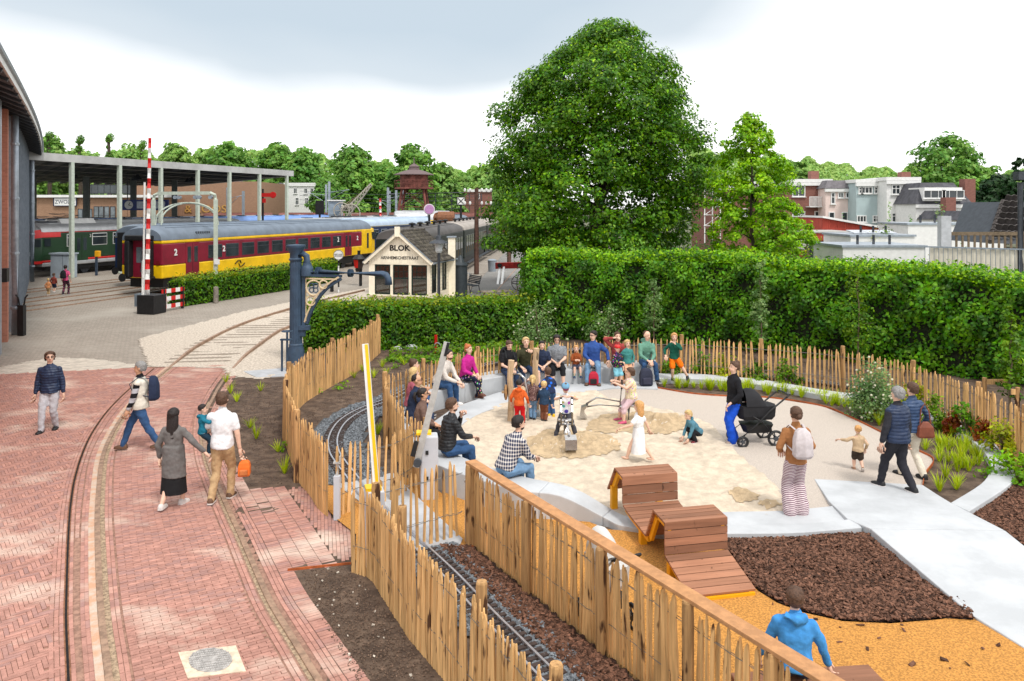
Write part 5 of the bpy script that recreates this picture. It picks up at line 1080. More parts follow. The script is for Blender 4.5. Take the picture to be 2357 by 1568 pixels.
# roof terrace with cloth-lined railing
M_cloth = mat('cloth_screen', s(232, 226, 208), .9, .06, 2, .2, 8); M_galv = mat('galvanised', s(150, 160, 170), .4, .1, 6, metal=.5)
ter2 = thing('roof_terrace', 'roof terrace railing lined with cream cloth at the right edge', 'balcony', AT(2240, 620, 30)); Y = 30
a, b = AT(2128, 568, Y), AT(2380, 575, Y-1.2); dv = (b-a); mb = MB(); mb.bar(a, b, .05, .05); mb.build('top_rail', M_galv, ter2); lo = V((0, 0, -1.12)); mb = MB(); mb.bar(a+lo, b+lo, .05, .05); mb.build('bottom_rail', M_galv, ter2)
for i in range(24): p = a+dv*(i/23); mb = MB(); mb.tube([p+V((0, -.03, 0)), p+lo+V((0, -.03, 0))], .012, 6); mb.build('baluster', M_galv, ter2)
mb = MB(); c0, c1 = a+dv*.06+V((0, .06, -.03)), a+dv*.99+V((0, .06, -.03)); n = 40; tp = [c0.lerp(c1, i/n)+V((0, .02*math.sin(i*1.7), 0)) for i in range(n+1)]; mb.add(tp+[p+V((0, .012*math.sin(k*2.1), -1.04)) for k, p in enumerate(tp)], [(i, i+1, n+2+i, n+1+i) for i in range(n)]); mb.build('cloth_screen', M_cloth, ter2, smooth=True)
mb = MB(); mb.bb(a.x-.1, b.x+1, Y-.1, Y+5, a.z-1.35, a.z-1.2); mb.build('deck', M_concrete2, ter2)
mb = MB(); mb.bb(a.x, b.x+1, Y+.3, Y+4.8, 0, a.z-1.36); mb.build('wall', M_white, ter2)
for i in range(14): p = AT(2188+14*i, 560, 31.5); mb = MB(); mb.bb(p.x-.04, p.x+.04, 31.5, 31.54, p.z-.3, p.z+.35); mb.build('wooden_slat', M_twig, ter2)
p, q = AT(2180, 538, 31.5), AT(2380, 538, 31.5); mb = MB(); mb.bar(p, q, .05, .14); mb.build('wooden_rail', M_twig, ter2)
p = AT(2172, 560, 31.5); mb = MB(); mb.bb(p.x-.2, p.x+.2, 31.3, 31.6, p.z-.3, p.z+1.1); mb.build('chimney_box', M_concrete2, ter2)
# dark tiled hip at the right
hip = thing('tiled_roof', 'steep dark tiled roof hip at the right picture edge', 'roof', AT(2310, 560, 34)); Y = 34
tl, tr, br_, bl = AT(2308, 465, Y+1), AT(2352, 465, Y+1), AT(2380, 565, Y-.6), AT(2276, 560, Y-.6)
mb = MB(); mb.add([tl, tr+V((1, 0, 0)), br_+V((1, 0, 0)), bl, tl+V((0, 3, 0)), tr+V((1, 3, 0)), br_+V((1, 3, 0)), bl+V((0, 3, 0))], [(0, 3, 2, 1), (4, 5, 6, 7), (0, 4, 7, 3), (0, 1, 5, 4), (3, 7, 6, 2), (1, 2, 6, 5)]); mb.build('roof_body', M_dkgrey, hip)
M_tile = mat('dark_roof_tile', s(84, 78, 76), .7, .2, 4, .3, 20, objr=.25)
tm_ = MB(); tm_.loft([[V((x, y0, z0+.035*math.sin(x*20))) for x in np.linspace(-.14, .14, 7)] for y0, z0 in ((0, 0), (.36, .03))], cap=False, closed=False); tm_.loft([[V((x, .36, .03+.035*math.sin(x*20)-.03*e)) for x in np.linspace(-.14, .14, 7)] for e in (0, 1)], cap=False, closed=False)
tme = tm_.mesh('roof_tile', True); tme.materials.append(M_tile)
for r_ in range(7):
    f0 = r_/7; L0, R0 = tl.lerp(bl, f0), tr.lerp(br_, f0); dn = (bl-tl).normalized(); cnt = max(3, int((R0-L0).length/.27))
    for k in range(cnt):
        p = L0+(R0-L0).normalized()*(.14+k*.27); sl = math.atan2(-(bl.z-tl.z), -(bl.y-tl.y))
        o = inst('roof_tile', tme, p+V((0, -.05, .02))-hip.location, parent=hip, rot=(math.pi+sl-math.pi, 0, math.pi))
mb = MB()
for k in range(8): a, b = tl.lerp(bl, k/8), tl.lerp(bl, (k+1)/8-.01); mb = MB(); mb.tube([a+V((-.03, -.08, .05)), b+V((-.03, -.1, .05))], [.1, .13], 8); mb.build('ridge_tile', M_tile, hip)
pl = thing('drain_standpipe', 'tall grey pipe standing at the right picture edge', 'pipe', AT(2348, 620, 29)); mb = MB(); mb.tube([AT(2349, 640, 29), AT(2349, 420, 29)], .1, 10); mb.build('pipe', M_dkgrey, pl); mb = MB(); mb.box(AT(2349, 405, 29), (.35, .35, .3)); mb.build('hopper', M_dkgrey, pl)

# ---- railway vehicles
TD = V((.284, .959, 0)); TYAW = math.atan2(TD.y, TD.x)
def shell(prof, x0, x1): return [[V((x, y, z)) for y, z in prof] for x in (x0, x1)]
def coach(name, label, c, L, bands, roofm, yaw=TYAW, w=1.42, z0=1.0, zs=3.25, zr=4.02, wins=(), wz=(1.95, 2.75), doors=(), winm=None, frm=None, endm=None, cat_='railway carriage', under=True):
    """local x along the track, -y side faces the camera. bands: [(name, mat, z0, z1)]"""
    t = thing(name, label, cat_, c, yaw)
    for nm, m, a, b in bands: mb = MB(); mb.bb(0, L, -w, w, a, b); bevel(mb.build(nm, m, t, local=True), .06, 2)
    n = 14; arc = [(-w*math.cos(math.pi*i/n)*(1.0), zs+.002+(zr-zs)*math.sin(math.pi*i/n)**.8) for i in range(n+1)]
    mb = MB(); mb.loft([[V((x, y*k, zs+.002+(z-zs)*k2)) for y, z in arc] for x, k, k2 in ((-.02, .97, .86), (.25, 1, 1), (L-.25, 1, 1), (L+.02, .97, .86))]); rf = smooth_angle(mb.build('roof', roofm, t, local=True, fix=True), 50)
    for i in range(5): mb = MB(); y = -.8+.4*i; mb.bb(1, L-1, y-.02, y+.02, zs+(zr-zs)*(1-(y/w)**2)**.5*1.0-.03, zs+(zr-zs)*(1-(y/w)**2)**.4+.03); mb.build('roof_rib', roofm, rf, local=True)
    for x0, x1 in wins:
        mb = MB(); a, b = wz
        for s_ in (-1,):
            mb.bb(x0-.05, x1+.05, s_*(w+.022), s_*(w-.02), a-.05, b+.05)
        f = bevel(mb.build('window', frm or M_dkgrey, t, local=True), .03); mb = MB(); mb.bb(x0, x1, -(w+.028), -(w+.0), a, b); mb.build('pane', winm or M_glass, f, local=True)
        mb = MB(); mb.bb(x0, x1, -(w+.036), -(w+.01), b-.26, b-.22); mb.build('window_bar', frm or M_dkgrey, f, local=True)
    for xd, dm in doors:
        mb = MB(); mb.bb(xd-.6, xd+.6, -(w+.012), -(w-.05), z0+.05, 3.0); d = mb.build('door', dm, t, local=True)
        for q in (-.3, .3): mb = MB(); mb.bb(xd+q-.16, xd+q+.16, -(w+.024), -w, 1.8, 2.75); bevel(mb.build('door_pane', winm or M_glass, d, local=True), .05)
        mb = MB(); mb.bb(xd-.012, xd+.012, -(w+.02), -w, z0+.06, 2.98); mb.build('door_gap', M_black, d, local=True)
    if under:
        mb = MB(); mb.bb(.4, L-.4, -w*.82, w*.82, .45, z0-.01); mb.build('underframe', M_black, t, local=True)
        for xb in (3.2, L-3.2):
            mb = MB(); mb.bb(xb-1.6, xb+1.6, -1.1, 1.1, .35, .75); bg_ = mb.build('bogie', M_black, t, local=True)
            for dx_ in (-1.1, 1.1): mb = MB(); mb.tube([(xb+dx_, -.95, .46), (xb+dx_, -.8, .46)], .45, 16); mb.build('wheel', M_dkgrey, bg_, local=True)
        for xb in (-.01, L+.01):
            for yb in (-.88, .88): mb = MB(); s_ = -1 if xb < 1 else 1; mb.tube([(xb, yb, 1.05), (xb+s_*.5, yb, 1.05)], .09, 8); mb.tube([(xb+s_*.5, yb, 1.05), (xb+s_*.56, yb, 1.05)], .24, 12); mb.build('buffer', M_black, t, local=True)
    return t
M_maroon = mat('maroon_paint', s(136, 28, 50), .35, .16, .9, spec=.5); M_yel_p = mat('yellow_paint', s(250, 202, 12), .4, .1, 1.2, spec=.5); M_troof = mat('train_roof_grey', s(116, 128, 142), .6, .12, 1.2, .1, 10)
M_nblue = mat('navy_train', s(30, 50, 84), .4, .1, 2); M_green_t = mat('green_train', s(34, 66, 40), .35, .08, 2, spec=.5); M_redp = mat('red_paint', s(214, 32, 30), .4, .06, 3, spec=.5); M_silver = mat('silver_roof', s(196, 198, 200), .45, .1, 1.5, metal=.4)
mc = V((-21.5, 45.4, 0)); LM = 26.4
wn = [(4.1+1.72*i, 5.35+1.72*i) for i in range(10)]
mar = coach('railway_coach', 'maroon and yellow railway coach with grey roof behind the hedge', mc, LM, [('lower_panel', M_yel_p, 1.0, 1.755), ('side_panel', M_maroon, 1.755, 3.0), ('roof_stripe', M_yel_p, 3.0, 3.2)], M_troof, zs=3.2, wins=wn, wz=(1.98, 2.72), doors=[(2.6, M_maroon), (LM-4.3, M_maroon)])
M_t2 = lambda x, z: Matrix.Translation(mc) @ Matrix.Rotation(TYAW, 4, 'Z') @ Matrix.Translation((x, -1.455, z)) @ Matrix.Rotation(math.pi/2, 4, 'X')
for x, sz in ((1.1, .52), (9.0, .0), (LM-2.7, .5), (5.55, .5), (LM-6.05, .52)):
    if sz: textobj('2', sz, M_white, mar, M_t2(x, 2.45), .012, 'number', bold=.015)
# broken-arrow style emblem of two bent bars
for k in (0, 1):
    mb = MB(); pts = [(6.3, 1.35), (6.6, 1.55), (6.85, 1.55), (6.95, 1.35)] if k == 0 else [(7.35, 1.35), (7.05, 1.16), (6.8, 1.16), (6.7, 1.36)]; pts = [(x+.4, z+.05) for x, z in pts]
    for a, b in zip(pts, pts[1:]): mb.bar((a[0], -1.45, a[1]), (b[0], -1.45, b[1]), .03, .075, V((0, -1, 0)))
    mb.build('emblem', M_black, mar, local=True)
# yellow driving cab end
mb = MB(); mb.bb(LM-1.9, LM+.02, -1.432, 1.432, 1.0, 3.202); bevel(mb.build('cab_shell', M_yel_p, mar, local=True), .08)
mb = MB(); mb.loft([[V((x, y*k, z)) for y, z in ((-1.43, 1.0), (-1.43, 2.3), (-1.3, 3.2), (0, 3.6), (1.3, 3.2), (1.43, 2.3), (1.43, 1.0))] for x, k in ((LM, 1), (LM+.9, .9))]); cab = mb.build('cab_nose', M_yel_p, mar, local=True, fix=True)
mb = MB(); mb.bb(LM+.2, LM+.95, -1.4, -1.2, 2.25, 2.9); mb.build('cab_window', M_glass, cab, local=True); mb = MB(); mb.bb(LM-.9, LM-.55, -1.45, -1.40, 1.5, 2.85); bevel(mb.build('cab_door_pane', M_glass, mar, local=True), .04)
mb = MB(); mb.bb(3.0, 4.3, -1.36, -1.02, 3.42, 3.62); vt_ = mb.build('roof_vent', M_dkgrey, mar, local=True)
for i in range(6): mb = MB(); mb.bb(3.05+.2*i, 3.13+.2*i, -1.39, -1.0, 3.40, 3.645); mb.build('louvre', M_troof, vt_, local=True)
# gangway end facing the camera
mb = MB()
for y in (-.72, .72): mb.bb(-.42, -.003, y-.17, y+.17, 1.05, 3.2)
mb.bb(-.42, -.003, -.89, .89, 3.2, 3.5); bevel(mb.build('gangway_bellows', M_black, mar, local=True), .08, 3)
mb = MB(); mb.bb(-.06, -.003, -.54, .54, 1.05, 3.19); gd = mb.build('end_door', M_maroon, mar, local=True); mb = MB(); mb.bb(-.07, -.05, -.05, .32, 1.9, 2.8); bevel(mb.build('door_pane', M_glass_l, gd, local=True), .05)
mb = MB(); mb.tube([(-.2, -.2, 2.7), (-.25, -.22, 2.3), (-.3, -.3, 1.7), (-.3, -.2, 1.4)], .05, 6); mb.build('brake_hose', M_dkgrey, mar, local=True)
for y in (-1.15, 1.15): mb = MB(); mb.tube([(-.04, y, 1.9), (-.005, y, 1.9)], .13, 12); mb.build('tail_lamp', mat('tail_lamp', s(120, 30, 30), .3), mar, local=True)
bc = V((-24.4, 50.3, 0))
for i in range(2):
    c = bc+TD*27.2*i; t = coach('railway_coach', ('dark blue coach end hidden beside the maroon coach', 'dark blue coach with pale roof beyond the yellow cab')[i], c, 26.4, [('lower_panel', M_nblue, 1.0, 3.16), ('roof_stripe', mat('cream_line', s(214, 204, 160), .5), 3.16, 3.22)], (M_troof, mat('pale_blue_roof', s(176, 194, 212), .6, .08, 1))[i], zs=3.22, wins=[(3.9+2.0*k, 5.2+2.0*k) for k in range(10)] if i else (), wz=(1.95, 2.8), frm=M_zinc, doors=[(2.4, M_nblue)] if i else ())
    if i == 0:
        mb = MB()
        for y in (-.72, .72): mb.bb(-.35, -.003, y-.17, y+.17, 1.05, 3.2)
        mb.bb(-.35, -.003, -.89, .89, 3.2, 3.5); mb.build('gangway_bellows', M_black, t, local=True)
# green electric railcar
gc = V((-35.6, 57.4, 0)); LG = 24
gr = coach('electric_railcar', 'dark green railcar with red brow and silver roof under the canopy', gc, LG, [('skirt', M_silver, .75, 1.05), ('red_band', M_redp, 1.05, 1.22), ('side_panel', M_green_t, 1.22, 3.22), ('roof_line', M_redp, 3.22, 3.29)], M_silver, zs=3.29, zr=4.0, wins=[(2.2, 2.75), (4.6, 6.0), (6.7, 8.1), (8.8, 10.2), (10.9, 12.3), (13, 14.4)], wz=(2.2, 3.05), frm=M_white, doors=[(3.55, M_green_t)])
rgs = []
for x, k, zt in ((.0, 1, 1), (-.7, .93, .97), (-1.3, .74, .9), (-1.6, .5, .8)): rgs.append([V((x, y*k, .95+(z-.95)*zt)) for y, z in ((-1.42, 1.05), (-1.42, 3.0), (-1.2, 3.5), (-.6, 3.85), (0, 3.95), (.6, 3.85), (1.2, 3.5), (1.42, 3.0), (1.42, 1.05))])
mb = MB(); mb.loft(rgs); smooth_angle(mb.build('nose', M_green_t, gr, local=True, fix=True), 60)
for nm, m, pr, xs_ in (('red_brow', M_redp, ((-1.43, 2.9), (-1.4, 3.25), (-1.24, 3.48)), 1), ('red_brow', M_redp, ((1.24, 3.48), (1.4, 3.25), (1.43, 2.9)), 1), ('nose_roof', M_silver, ((-1.24, 3.48), (-.6, 3.87), (0, 3.97), (.6, 3.87), (1.24, 3.48)), 0)):
    mb = MB(); mb.loft([[V((x, y*k*1.015, .95+(z-.95)*zt+.01)) for y, z in pr] for x, k, zt in (((1.6, 1, 1),) if xs_ else ()) + ((.0, 1, 1), (-.7, .93, .97), (-1.32, .75, .9), (-1.64, .5, .8))], closed=False, cap=False); smooth_angle(mb.build(nm, m, gr, local=True), 60)
mb = MB(); mb.add([V((-1.655, y, z)) for y, z in ((-.72, 2.52), (.72, 2.52), (.62, 3.0), (0, 3.28), (-.62, 3.0))], [(0, 4, 3, 2, 1)]); mb.build('red_brow', M_redp, gr, local=True)
mb = MB(); mb.loft([[V((x, y*k*1.02, .95+(z-.95)*zt)) for y, z in ((-1.43, 1.0), (-1.43, 1.2), (1.43, 1.2), (1.43, 1.0))] for x, k, zt in ((0, 1, 1), (-.7, .93, .97), (-1.3, .745, .9), (-1.63, .51, .8))]); mb.build('red_nose_band', M_redp, gr, local=True, fix=True)
for x0, x1, y0, y1 in ((-1.36, -.86, -1.02, -1.30), (-.62, -.15, -1.36, -1.44), (.15, .7, -1.444, -1.444)):
    mb = MB(); mb.add([(x0, y0-.03, 2.25), (x1, y1-.03, 2.25), (x1, y1-.01, 2.8), (x0, y0-.01, 2.8)], [(0, 1, 2, 3)]); f = mb.build('cab_window', M_glass, gr, local=True)
mb = MB(); mb.tube([(-.95, -1.2, 1.75), (-1.05, -1.35, 1.75)], .16, 12); mb.build('head_lamp', M_zinc, gr, local=True)
mb = MB(); mb.loft([[V((x, y, z)) for y, z in ((-.9, 3.85), (-.6, 4.25), (.6, 4.25), (.9, 3.85))] for x in (2.2, 5.5)]); smooth_angle(mb.build('roof_fairing', M_white, gr, local=True, fix=True))
M_t3 = Matrix.Translation(gc) @ Matrix.Rotation(TYAW, 4, 'Z') @ Matrix.Translation((4.35, -1.46, 2.9)) @ Matrix.Rotation(math.pi/2, 4, 'X'); textobj('2', .35, M_white, gr, M_t3, .01, 'number')
mb = MB(); mb.bb(6.9, 7.9, -1.465, -1.42, 1.75, 2.1); sgn = mb.build('destination_board', M_white, gr, local=True)
textobj('Utrecht', .2, M_black, sgn, Matrix.Translation(gc) @ Matrix.Rotation(TYAW, 4, 'Z') @ Matrix.Translation((7.4, -1.475, 1.92)) @ Matrix.Rotation(math.pi/2, 4, 'X'), .004)
def panto(t, x, z0=3.9, w=.75):
    mb = MB()
    for y in (-w, w): mb.tube([(x-.8, y*.6, z0), (x+.9, y*.8, z0+.28), (x-.6, y, z0+.42)], .025, 5)
    mb.tube([(x-.6, -w, z0+.42), (x-.6, w, z0+.42)], .03, 5); mb.tube([(x+.9, -w*.8, z0+.28), (x+.9, w*.8, z0+.28)], .025, 5); mb.bb(x-1.0, x+1.0, -.5, .5, z0-.02, z0+.06); mb.build('pantograph', M_dkgrey, t, local=True)
panto(gr, 1.6, 4.0); panto(gr, 3.2, 4.2)
# further trains standing under and beyond the canopy
M_lblue = mat('light_blue_roof', s(122, 156, 214), .5, .08, 1)
for i, (off, st, L, bm_c, rm, nm, lb) in enumerate(((22, 8, 26, M_nblue, M_silver, 'railway_coach', 'silver roofed train beside the green railcar'), (26.5, 8, 60, M_lblue, M_lblue, 'train_set', 'long train with light blue roof under the canopy'), (31, 18, 60, M_silver, M_silver, 'train_set', 'white roofed train farthest back under the canopy'), (8.8, 30, 26, M_nblue, M_silver, 'railway_coach', 'grey roofed train with pantographs behind the maroon coach'), (8.8, 57, 20, M_nblue, M_troof, 'electric_locomotive', 'grey roofed locomotive below the grey crane'), (13.0, 50, 26, M_green_t, M_silver, 'railway_coach', 'silver roofed coach under the canopy end'))):
    c = mc+V((-.959, .284, 0))*off+TD*st; t = coach(nm, lb, c, L, [('side_panel', bm_c, 1.0, 3.25)], rm, zs=3.25, wins=[(2+2.2*k, 3.4+2.2*k) for k in range(int(L/2.3)-1)], under=False)
    if i in (0, 3, 4): panto(t, L*.3); panto(t, L*.7)
    for k in range(int(L/4)): mb = MB(); mb.bb(2+4*k, 2.9+4*k, -.4, .4, 3.95, 4.1); mb.build('roof_box', M_dkgrey, t, local=True)
# dark green vintage carriages on the right-hand platform track
M_vint = mat('vintage_green', s(26, 36, 32), .5, .15, 2, spec=.2); M_vroof = mat('vintage_roof', s(92, 88, 86), .7, .15, 1, .1, 10); M_vgl = glassmat('vintage_glass', (.06, .07, .07))
VD = V((.07, .9975, 0)); vy = math.atan2(VD.y, VD.x)
for i in range(3):
    c = V((-6.55, 45.5, 0))+VD*(18.3*i); t = coach('vintage_carriage', ('black roofed vintage carriage right behind the signal house', 'dark green vintage carriage with pale roof along the platform', 'farthest dark vintage carriage behind the telegraph pole')[i], c, 17.6, [('side_panel', M_vint, .95, 3.25)], (M_vroof, mat('vintage_roof_pale', s(168, 160, 152), .7, .1, 1), mat('vintage_roof_pale', s(168, 160, 152)))[i], vy, w=1.4, zs=3.25, zr=3.9, wins=[(1.2+1.35*k, 2.1+1.35*k) for k in range(12)], wz=(1.9, 2.75), frm=mat('brass_frame', s(58, 62, 54), .4), winm=M_vgl, cat_='railway carriage')
    for k in range(6): mb = MB(); mb.lathe([(.1, 3.85), (.08, 4.05), (.22, 4.08), (.22, 4.14), (.05, 4.2)], (2+2.6*k, -.35, 0), 10); mb.build('roof_ventilator', M_black, t, local=True)
    mb = MB(); mb.bb(.3, 17.3, -1.75, -1.42, .55, .6); mb.build('footboard', M_dkgrey, t, local=True)
    for k in range(12): mb = MB(); mb.tube([(.9+1.35*k, -1.43, 1.4), (.9+1.35*k, -1.46, 1.9)], .015, 5); mb.build('door_handle', mat('brass', s(190, 150, 80), .3, metal=.8), t, local=True)
# yellow trains near the water tower
for i, (u0, u1, v0, Y, lb) in enumerate(((908, 1000, 488, 100, 'yellow and grey train left of the water tower legs'), (985, 1038, 486, 96, 'yellow train with blue stripe behind the purple disc'))):
    c = AT(u0, 0, Y); L = xx(u1, Y)-xx(u0, Y); t = coach('yellow_train', lb, V((c.x, Y, 0)), L, [('side_panel', M_yel_p, 1.0, 3.6)], M_silver, .22, zs=3.6, zr=4.7, wins=[(.6+1.1*k, 1.4+1.1*k) for k in range(int(L/1.15))], wz=(2.6, 3.3), under=False)
    if i: mb = MB(); mb.bb(L*.3, L*.7, -1.45, 1.0, 1.5, 2.3); mb.build('blue_panel', mat('cyan_paint', s(70, 170, 220), .5), t, local=True)
tk = thing('tank_barrel', 'rusty brown tank barrel right of the yellow trains', 'tank', AT(1026, 505, 90)); p = AT(1026, 505, 90); mb = MB(); mb.tube([p+V((-1.0, 0, .2)), p+V((-.9, -.1, .2)), p+V((.9, .2, .2)), p+V((1, .2, .2))], [.6, .72, .72, .6], 14); mb.build('barrel', M_rust, tk); mb = MB(); mb.box(p+V((0, 0, -1)), (1.6, .8, 1.2)); mb.build('cradle', M_dkgrey, tk)
# brown freight wagons in the yard
for i in range(5):
    c = V((-46+10.5*i, 117+2.2*i, 0)); t = coach('freight_wagon', ('brown freight wagon at the far left of the goods row', 'brown freight wagon second in the goods row', 'brown freight wagon third in the goods row', 'brown freight wagon before the crane', 'brown freight wagon behind the crane')[i], c, 9.8, [('side_panel', mat('wagon_brown', s(96, 60, 52), .8, .2, 2), .9, 3.5)], mat('wagon_roof', s(120, 74, 66), .8, .2, 1), .2, zs=3.5, zr=4.3, under=False, cat_='freight wagon')
    for k in range(6): mb = MB(); mb.bb(.8+1.6*k, .92+1.6*k, -1.5, -1.42, .9, 3.5); mb.build('side_rib', M_rust, t, local=True)
# ================================================================ railway yard furniture
M_crane = mat('crane_blue', s(62, 82, 104), .55, .15, 4, .1, 40)
M_crcream = mat('bracket_cream', s(230, 208, 170), .6, .06, 6)
b = G(681, 838); B0 = b
wc = thing('water_crane', 'dark blue cast iron water crane with a long spout and ornate bracket', 'water crane', b)
def fl(r, n=40, d=.06): return lambda z, rr: [V((b.x+rr*(1-(d if j % 2 else 0))*math.cos(6.283*j/n), b.y+rr*(1-(d if j % 2 else 0))*math.sin(6.283*j/n), z)) for j in range(n)]
q = fl(.2); mb = MB(); mb.loft([q(z, r) for z, r in ((.62, .205), (1.6, .2), (2.6, .19), (3.4, .185))]); mb.build('column', M_crane, wc, smooth=False)
mb = MB(); mb.lathe([(.27, 0), (.27, .42), (.25, .46), (.25, .52), (.22, .58), (.23, .64), (.2, .68)], b, 24); smooth_angle(mb.build('pedestal', M_crane, wc))
mb = MB(); mb.lathe([(.2, 3.36), (.23, 3.42), (.19, 3.46), (.19, 3.6), (.29, 3.78), (.31, 3.82), (.31, 3.88), (.02, 3.91)], b, 20); smooth_angle(mb.build('capital', M_crane, wc))
zp = 3.02; xa = b.x+.36
mb = MB(); mb.tube([(b.x+.1, b.y-.05, 3.52), (b.x+.24, b.y-.05, 3.6), (b.x+.36, b.y-.05, 3.52), (b.x+.38, b.y-.05, 3.3), (b.x+.38, b.y-.05, 3.2)], .105, 14); mb.build('elbow_pipe', M_crane, wc, smooth=True)
mb = MB(); mb.lathe([(.13, 2.86), (.2, 2.88), (.2, 3.12), (.17, 3.18), (.14, 3.24), (.14, 3.3)], (b.x+.38, b.y-.05, 0), 18); mb.tube([(b.x+.4, b.y-.05, 3.0), (b.x+.75, b.y-.05, 3.0)], [.15, .12], 14); smooth_angle(mb.build('valve_body', M_crane, wc))
p0, p1 = V((b.x+.72, b.y-.05, 3.0)), V((b.x+2.95, b.y-.75, 3.0))
dd_ = (p1-p0).normalized()
mb = MB(); mb.tube([p0, p1, p1+dd_*.12+V((0, 0, -.03)), p1+dd_*.2+V((0, 0, -.14)), p1+dd_*.21+V((0, 0, -.34))], [.105, .1, .1, .105, .12], 16); mb.build('spout_pipe', M_crane, wc, smooth=True)
for t_, r_ in ((.0, .17), (.03, .17), (.5, .13), (.53, .13)): mb = MB(); c = p0.lerp(p1, t_); mb.tube([c-dd_*.02, c+dd_*.02], r_, 18); mb.build('flange', M_crane, wc)
bx = b.x+.33; by = b.y-.06; tri = [(bx, 1.35), (bx, 2.84), (bx+1.18, 2.84)]
curve = [(bx+1.18*(1-t_)**1.25, 2.84-1.49*t_**1.0-.22*math.sin(math.pi*t_)*0+.22*math.sin(math.pi*t_)) for t_ in np.linspace(0, 1, 9)]
yd = lambda x: by-(x-bx)*.28
mb = MB()
for a, c in zip(curve, curve[1:]): mb.bar((a[0]+.05, yd(a[0]), a[1]-.03), (c[0]+.05, yd(c[0]), c[1]-.03), .09, .09)
mb.bar((bx-.05, by, 1.2), (bx-.05, by, 2.9), .1, .1); mb.bar((bx, by, 2.9), (bx+1.25, yd(bx+1.25), 2.9), .09, .08); mb.build('bracket_frame', M_crane, wc)
mb = MB()
for a, c in zip(curve, curve[1:]): mb.bar((a[0]-.02, yd(a[0])-.05, a[1]+.03), (c[0]-.02, yd(c[0])-.05, c[1]+.03), .02, .05, V((0, -1, 0)) if False else V((0, 0, 1)))
mb.bar((bx+.03, by-.05, 1.42), (bx+.03, by-.05, 2.8), .02, .05); mb.bar((bx+.03, by-.05, 2.8), (bx+1.1, yd(bx+1.1)-.05, 2.8), .02, .05); mb.build('cream_edging', M_crcream, wc)
for cx_, cz_, r_ in ((bx+.3, 2.5, .24), (bx+.64, 2.62, .13), (bx+.2, 2.08, .15)):
    n = 20; mb = MB(); mb.tube([(cx_+r_*math.cos(6.283*i/n), yd(cx_)-.05, cz_+r_*math.sin(6.283*i/n)) for i in range(n+1)], .028, 6); mb.build('ornament_ring', M_crcream, wc)
for k in range(4): a = math.pi/4+k*math.pi/2; cx_, cz_ = bx+.3+.1*math.cos(a), 2.5+.1*math.sin(a); n = 14; mb = MB(); mb.tube([(cx_+.075*math.cos(6.283*i/n), yd(cx_)-.05, cz_+.075*math.sin(6.283*i/n)) for i in range(n+1)], .02, 6); mb.build('quatrefoil_lobe', M_crane, wc)
mb = MB(); mb.box((b.x+.3, b.y-.08, 1.2), (.34, .2, .14)); mb.box((b.x+.22, b.y-.06, 1.05), (.2, .14, .26)); mb.build('pivot_clamp', M_crane, wc)
hw = thing('valve_stand', 'dark hand wheel stand beside the water crane', 'valve', G(655, 856)); h0 = G(655, 856)
for x in (-.08, .08): mb = MB(); mb.tube([h0+V((x, 0, 0)), h0+V((x, 0, .98 if x < 0 else 1.25))], .035, 8); mb.build('stem', M_crane, hw)
mb = MB(); mb.box(h0+V((.05, 0, 1.0)), (.36, .1, .05)); mb.build('arm', M_crane, hw); n = 16; mb = MB(); mb.tube([h0+V((.08+.16*math.cos(6.283*i/n), .16*math.sin(6.283*i/n), 1.26)) for i in range(n+1)], .016, 6); mb.bar(h0+V((-.08, 0, 1.26)), h0+V((.24, 0, 1.26)), .02); mb.bar(h0+V((.08, -.16, 1.26)), h0+V((.08, .16, 1.26)), .02); mb.build('hand_wheel', M_crane, hw)
mb = MB(); mb.prism(xy(px([(560, 856), (660, 848), (690, 850), (680, 866), (590, 870)])), -.05, .02); tag(mb.build('concrete_footing', M_concrete2), 'worn concrete footing at the foot of the water crane', 'footing')

# ---- signal house
ha_ = math.atan2(-.26, .966); house = thing('signal_house', 'cream boarded signal house with tiled gable roof lettered BLOK', 'signal house', (-4.1, 39.0, 0), ha_)
Wd, Dp, Ze, Zr = 3.3, 3.1, 2.5, 3.87       # local: x from -Wd..0 along the front, y depth
board = mat('cream_boards', s(248, 238, 216, .95), .6, .05, 4, .05, 40, objr=.05); M_sash = mat('dark_green_sash', s(30, 46, 40), .5)
wx0, wx1 = -Wd, 0
mb = MB(); mb.bb(wx0+.03, wx1-.03, .03, Dp, 0, .62); mb.build('base_wall', board, house, local=True)
for k in range(5): mb = MB(); mb.bb(wx0, wx1, -.0+.012, .03-.002, .125*k+.004, .125*k+.118); mb.build('front_board', board, house, local=True)
mb = MB(); mb.bb(wx0-.04, wx1+.04, -.09, .03, .63, .70); mb.build('window_sill', board, house, local=True)
wins_ = [(-2.98, -2.12), (-1.98, -1.12), (-.98, -.12-.02)]
xs_ = [wx0, -3.0, -2.1, -2.0, -1.1, -1.0, -.12, 0.0]
for a, c in ((wx0, -2.98), (-2.12, -1.98), (-1.12, -.98), (-.14, 0)): mb = MB(); mb.bb(a, c, -.02, .1, .704, 2.22); mb.build('mullion_post', board, house, local=True)
for k in range(9): mb = MB(); mb.bb(-.10+.06, .012, -.034, .02, .71+.165*k, .71+.165*k+.155); mb.build('corner_board', board, house, local=True)
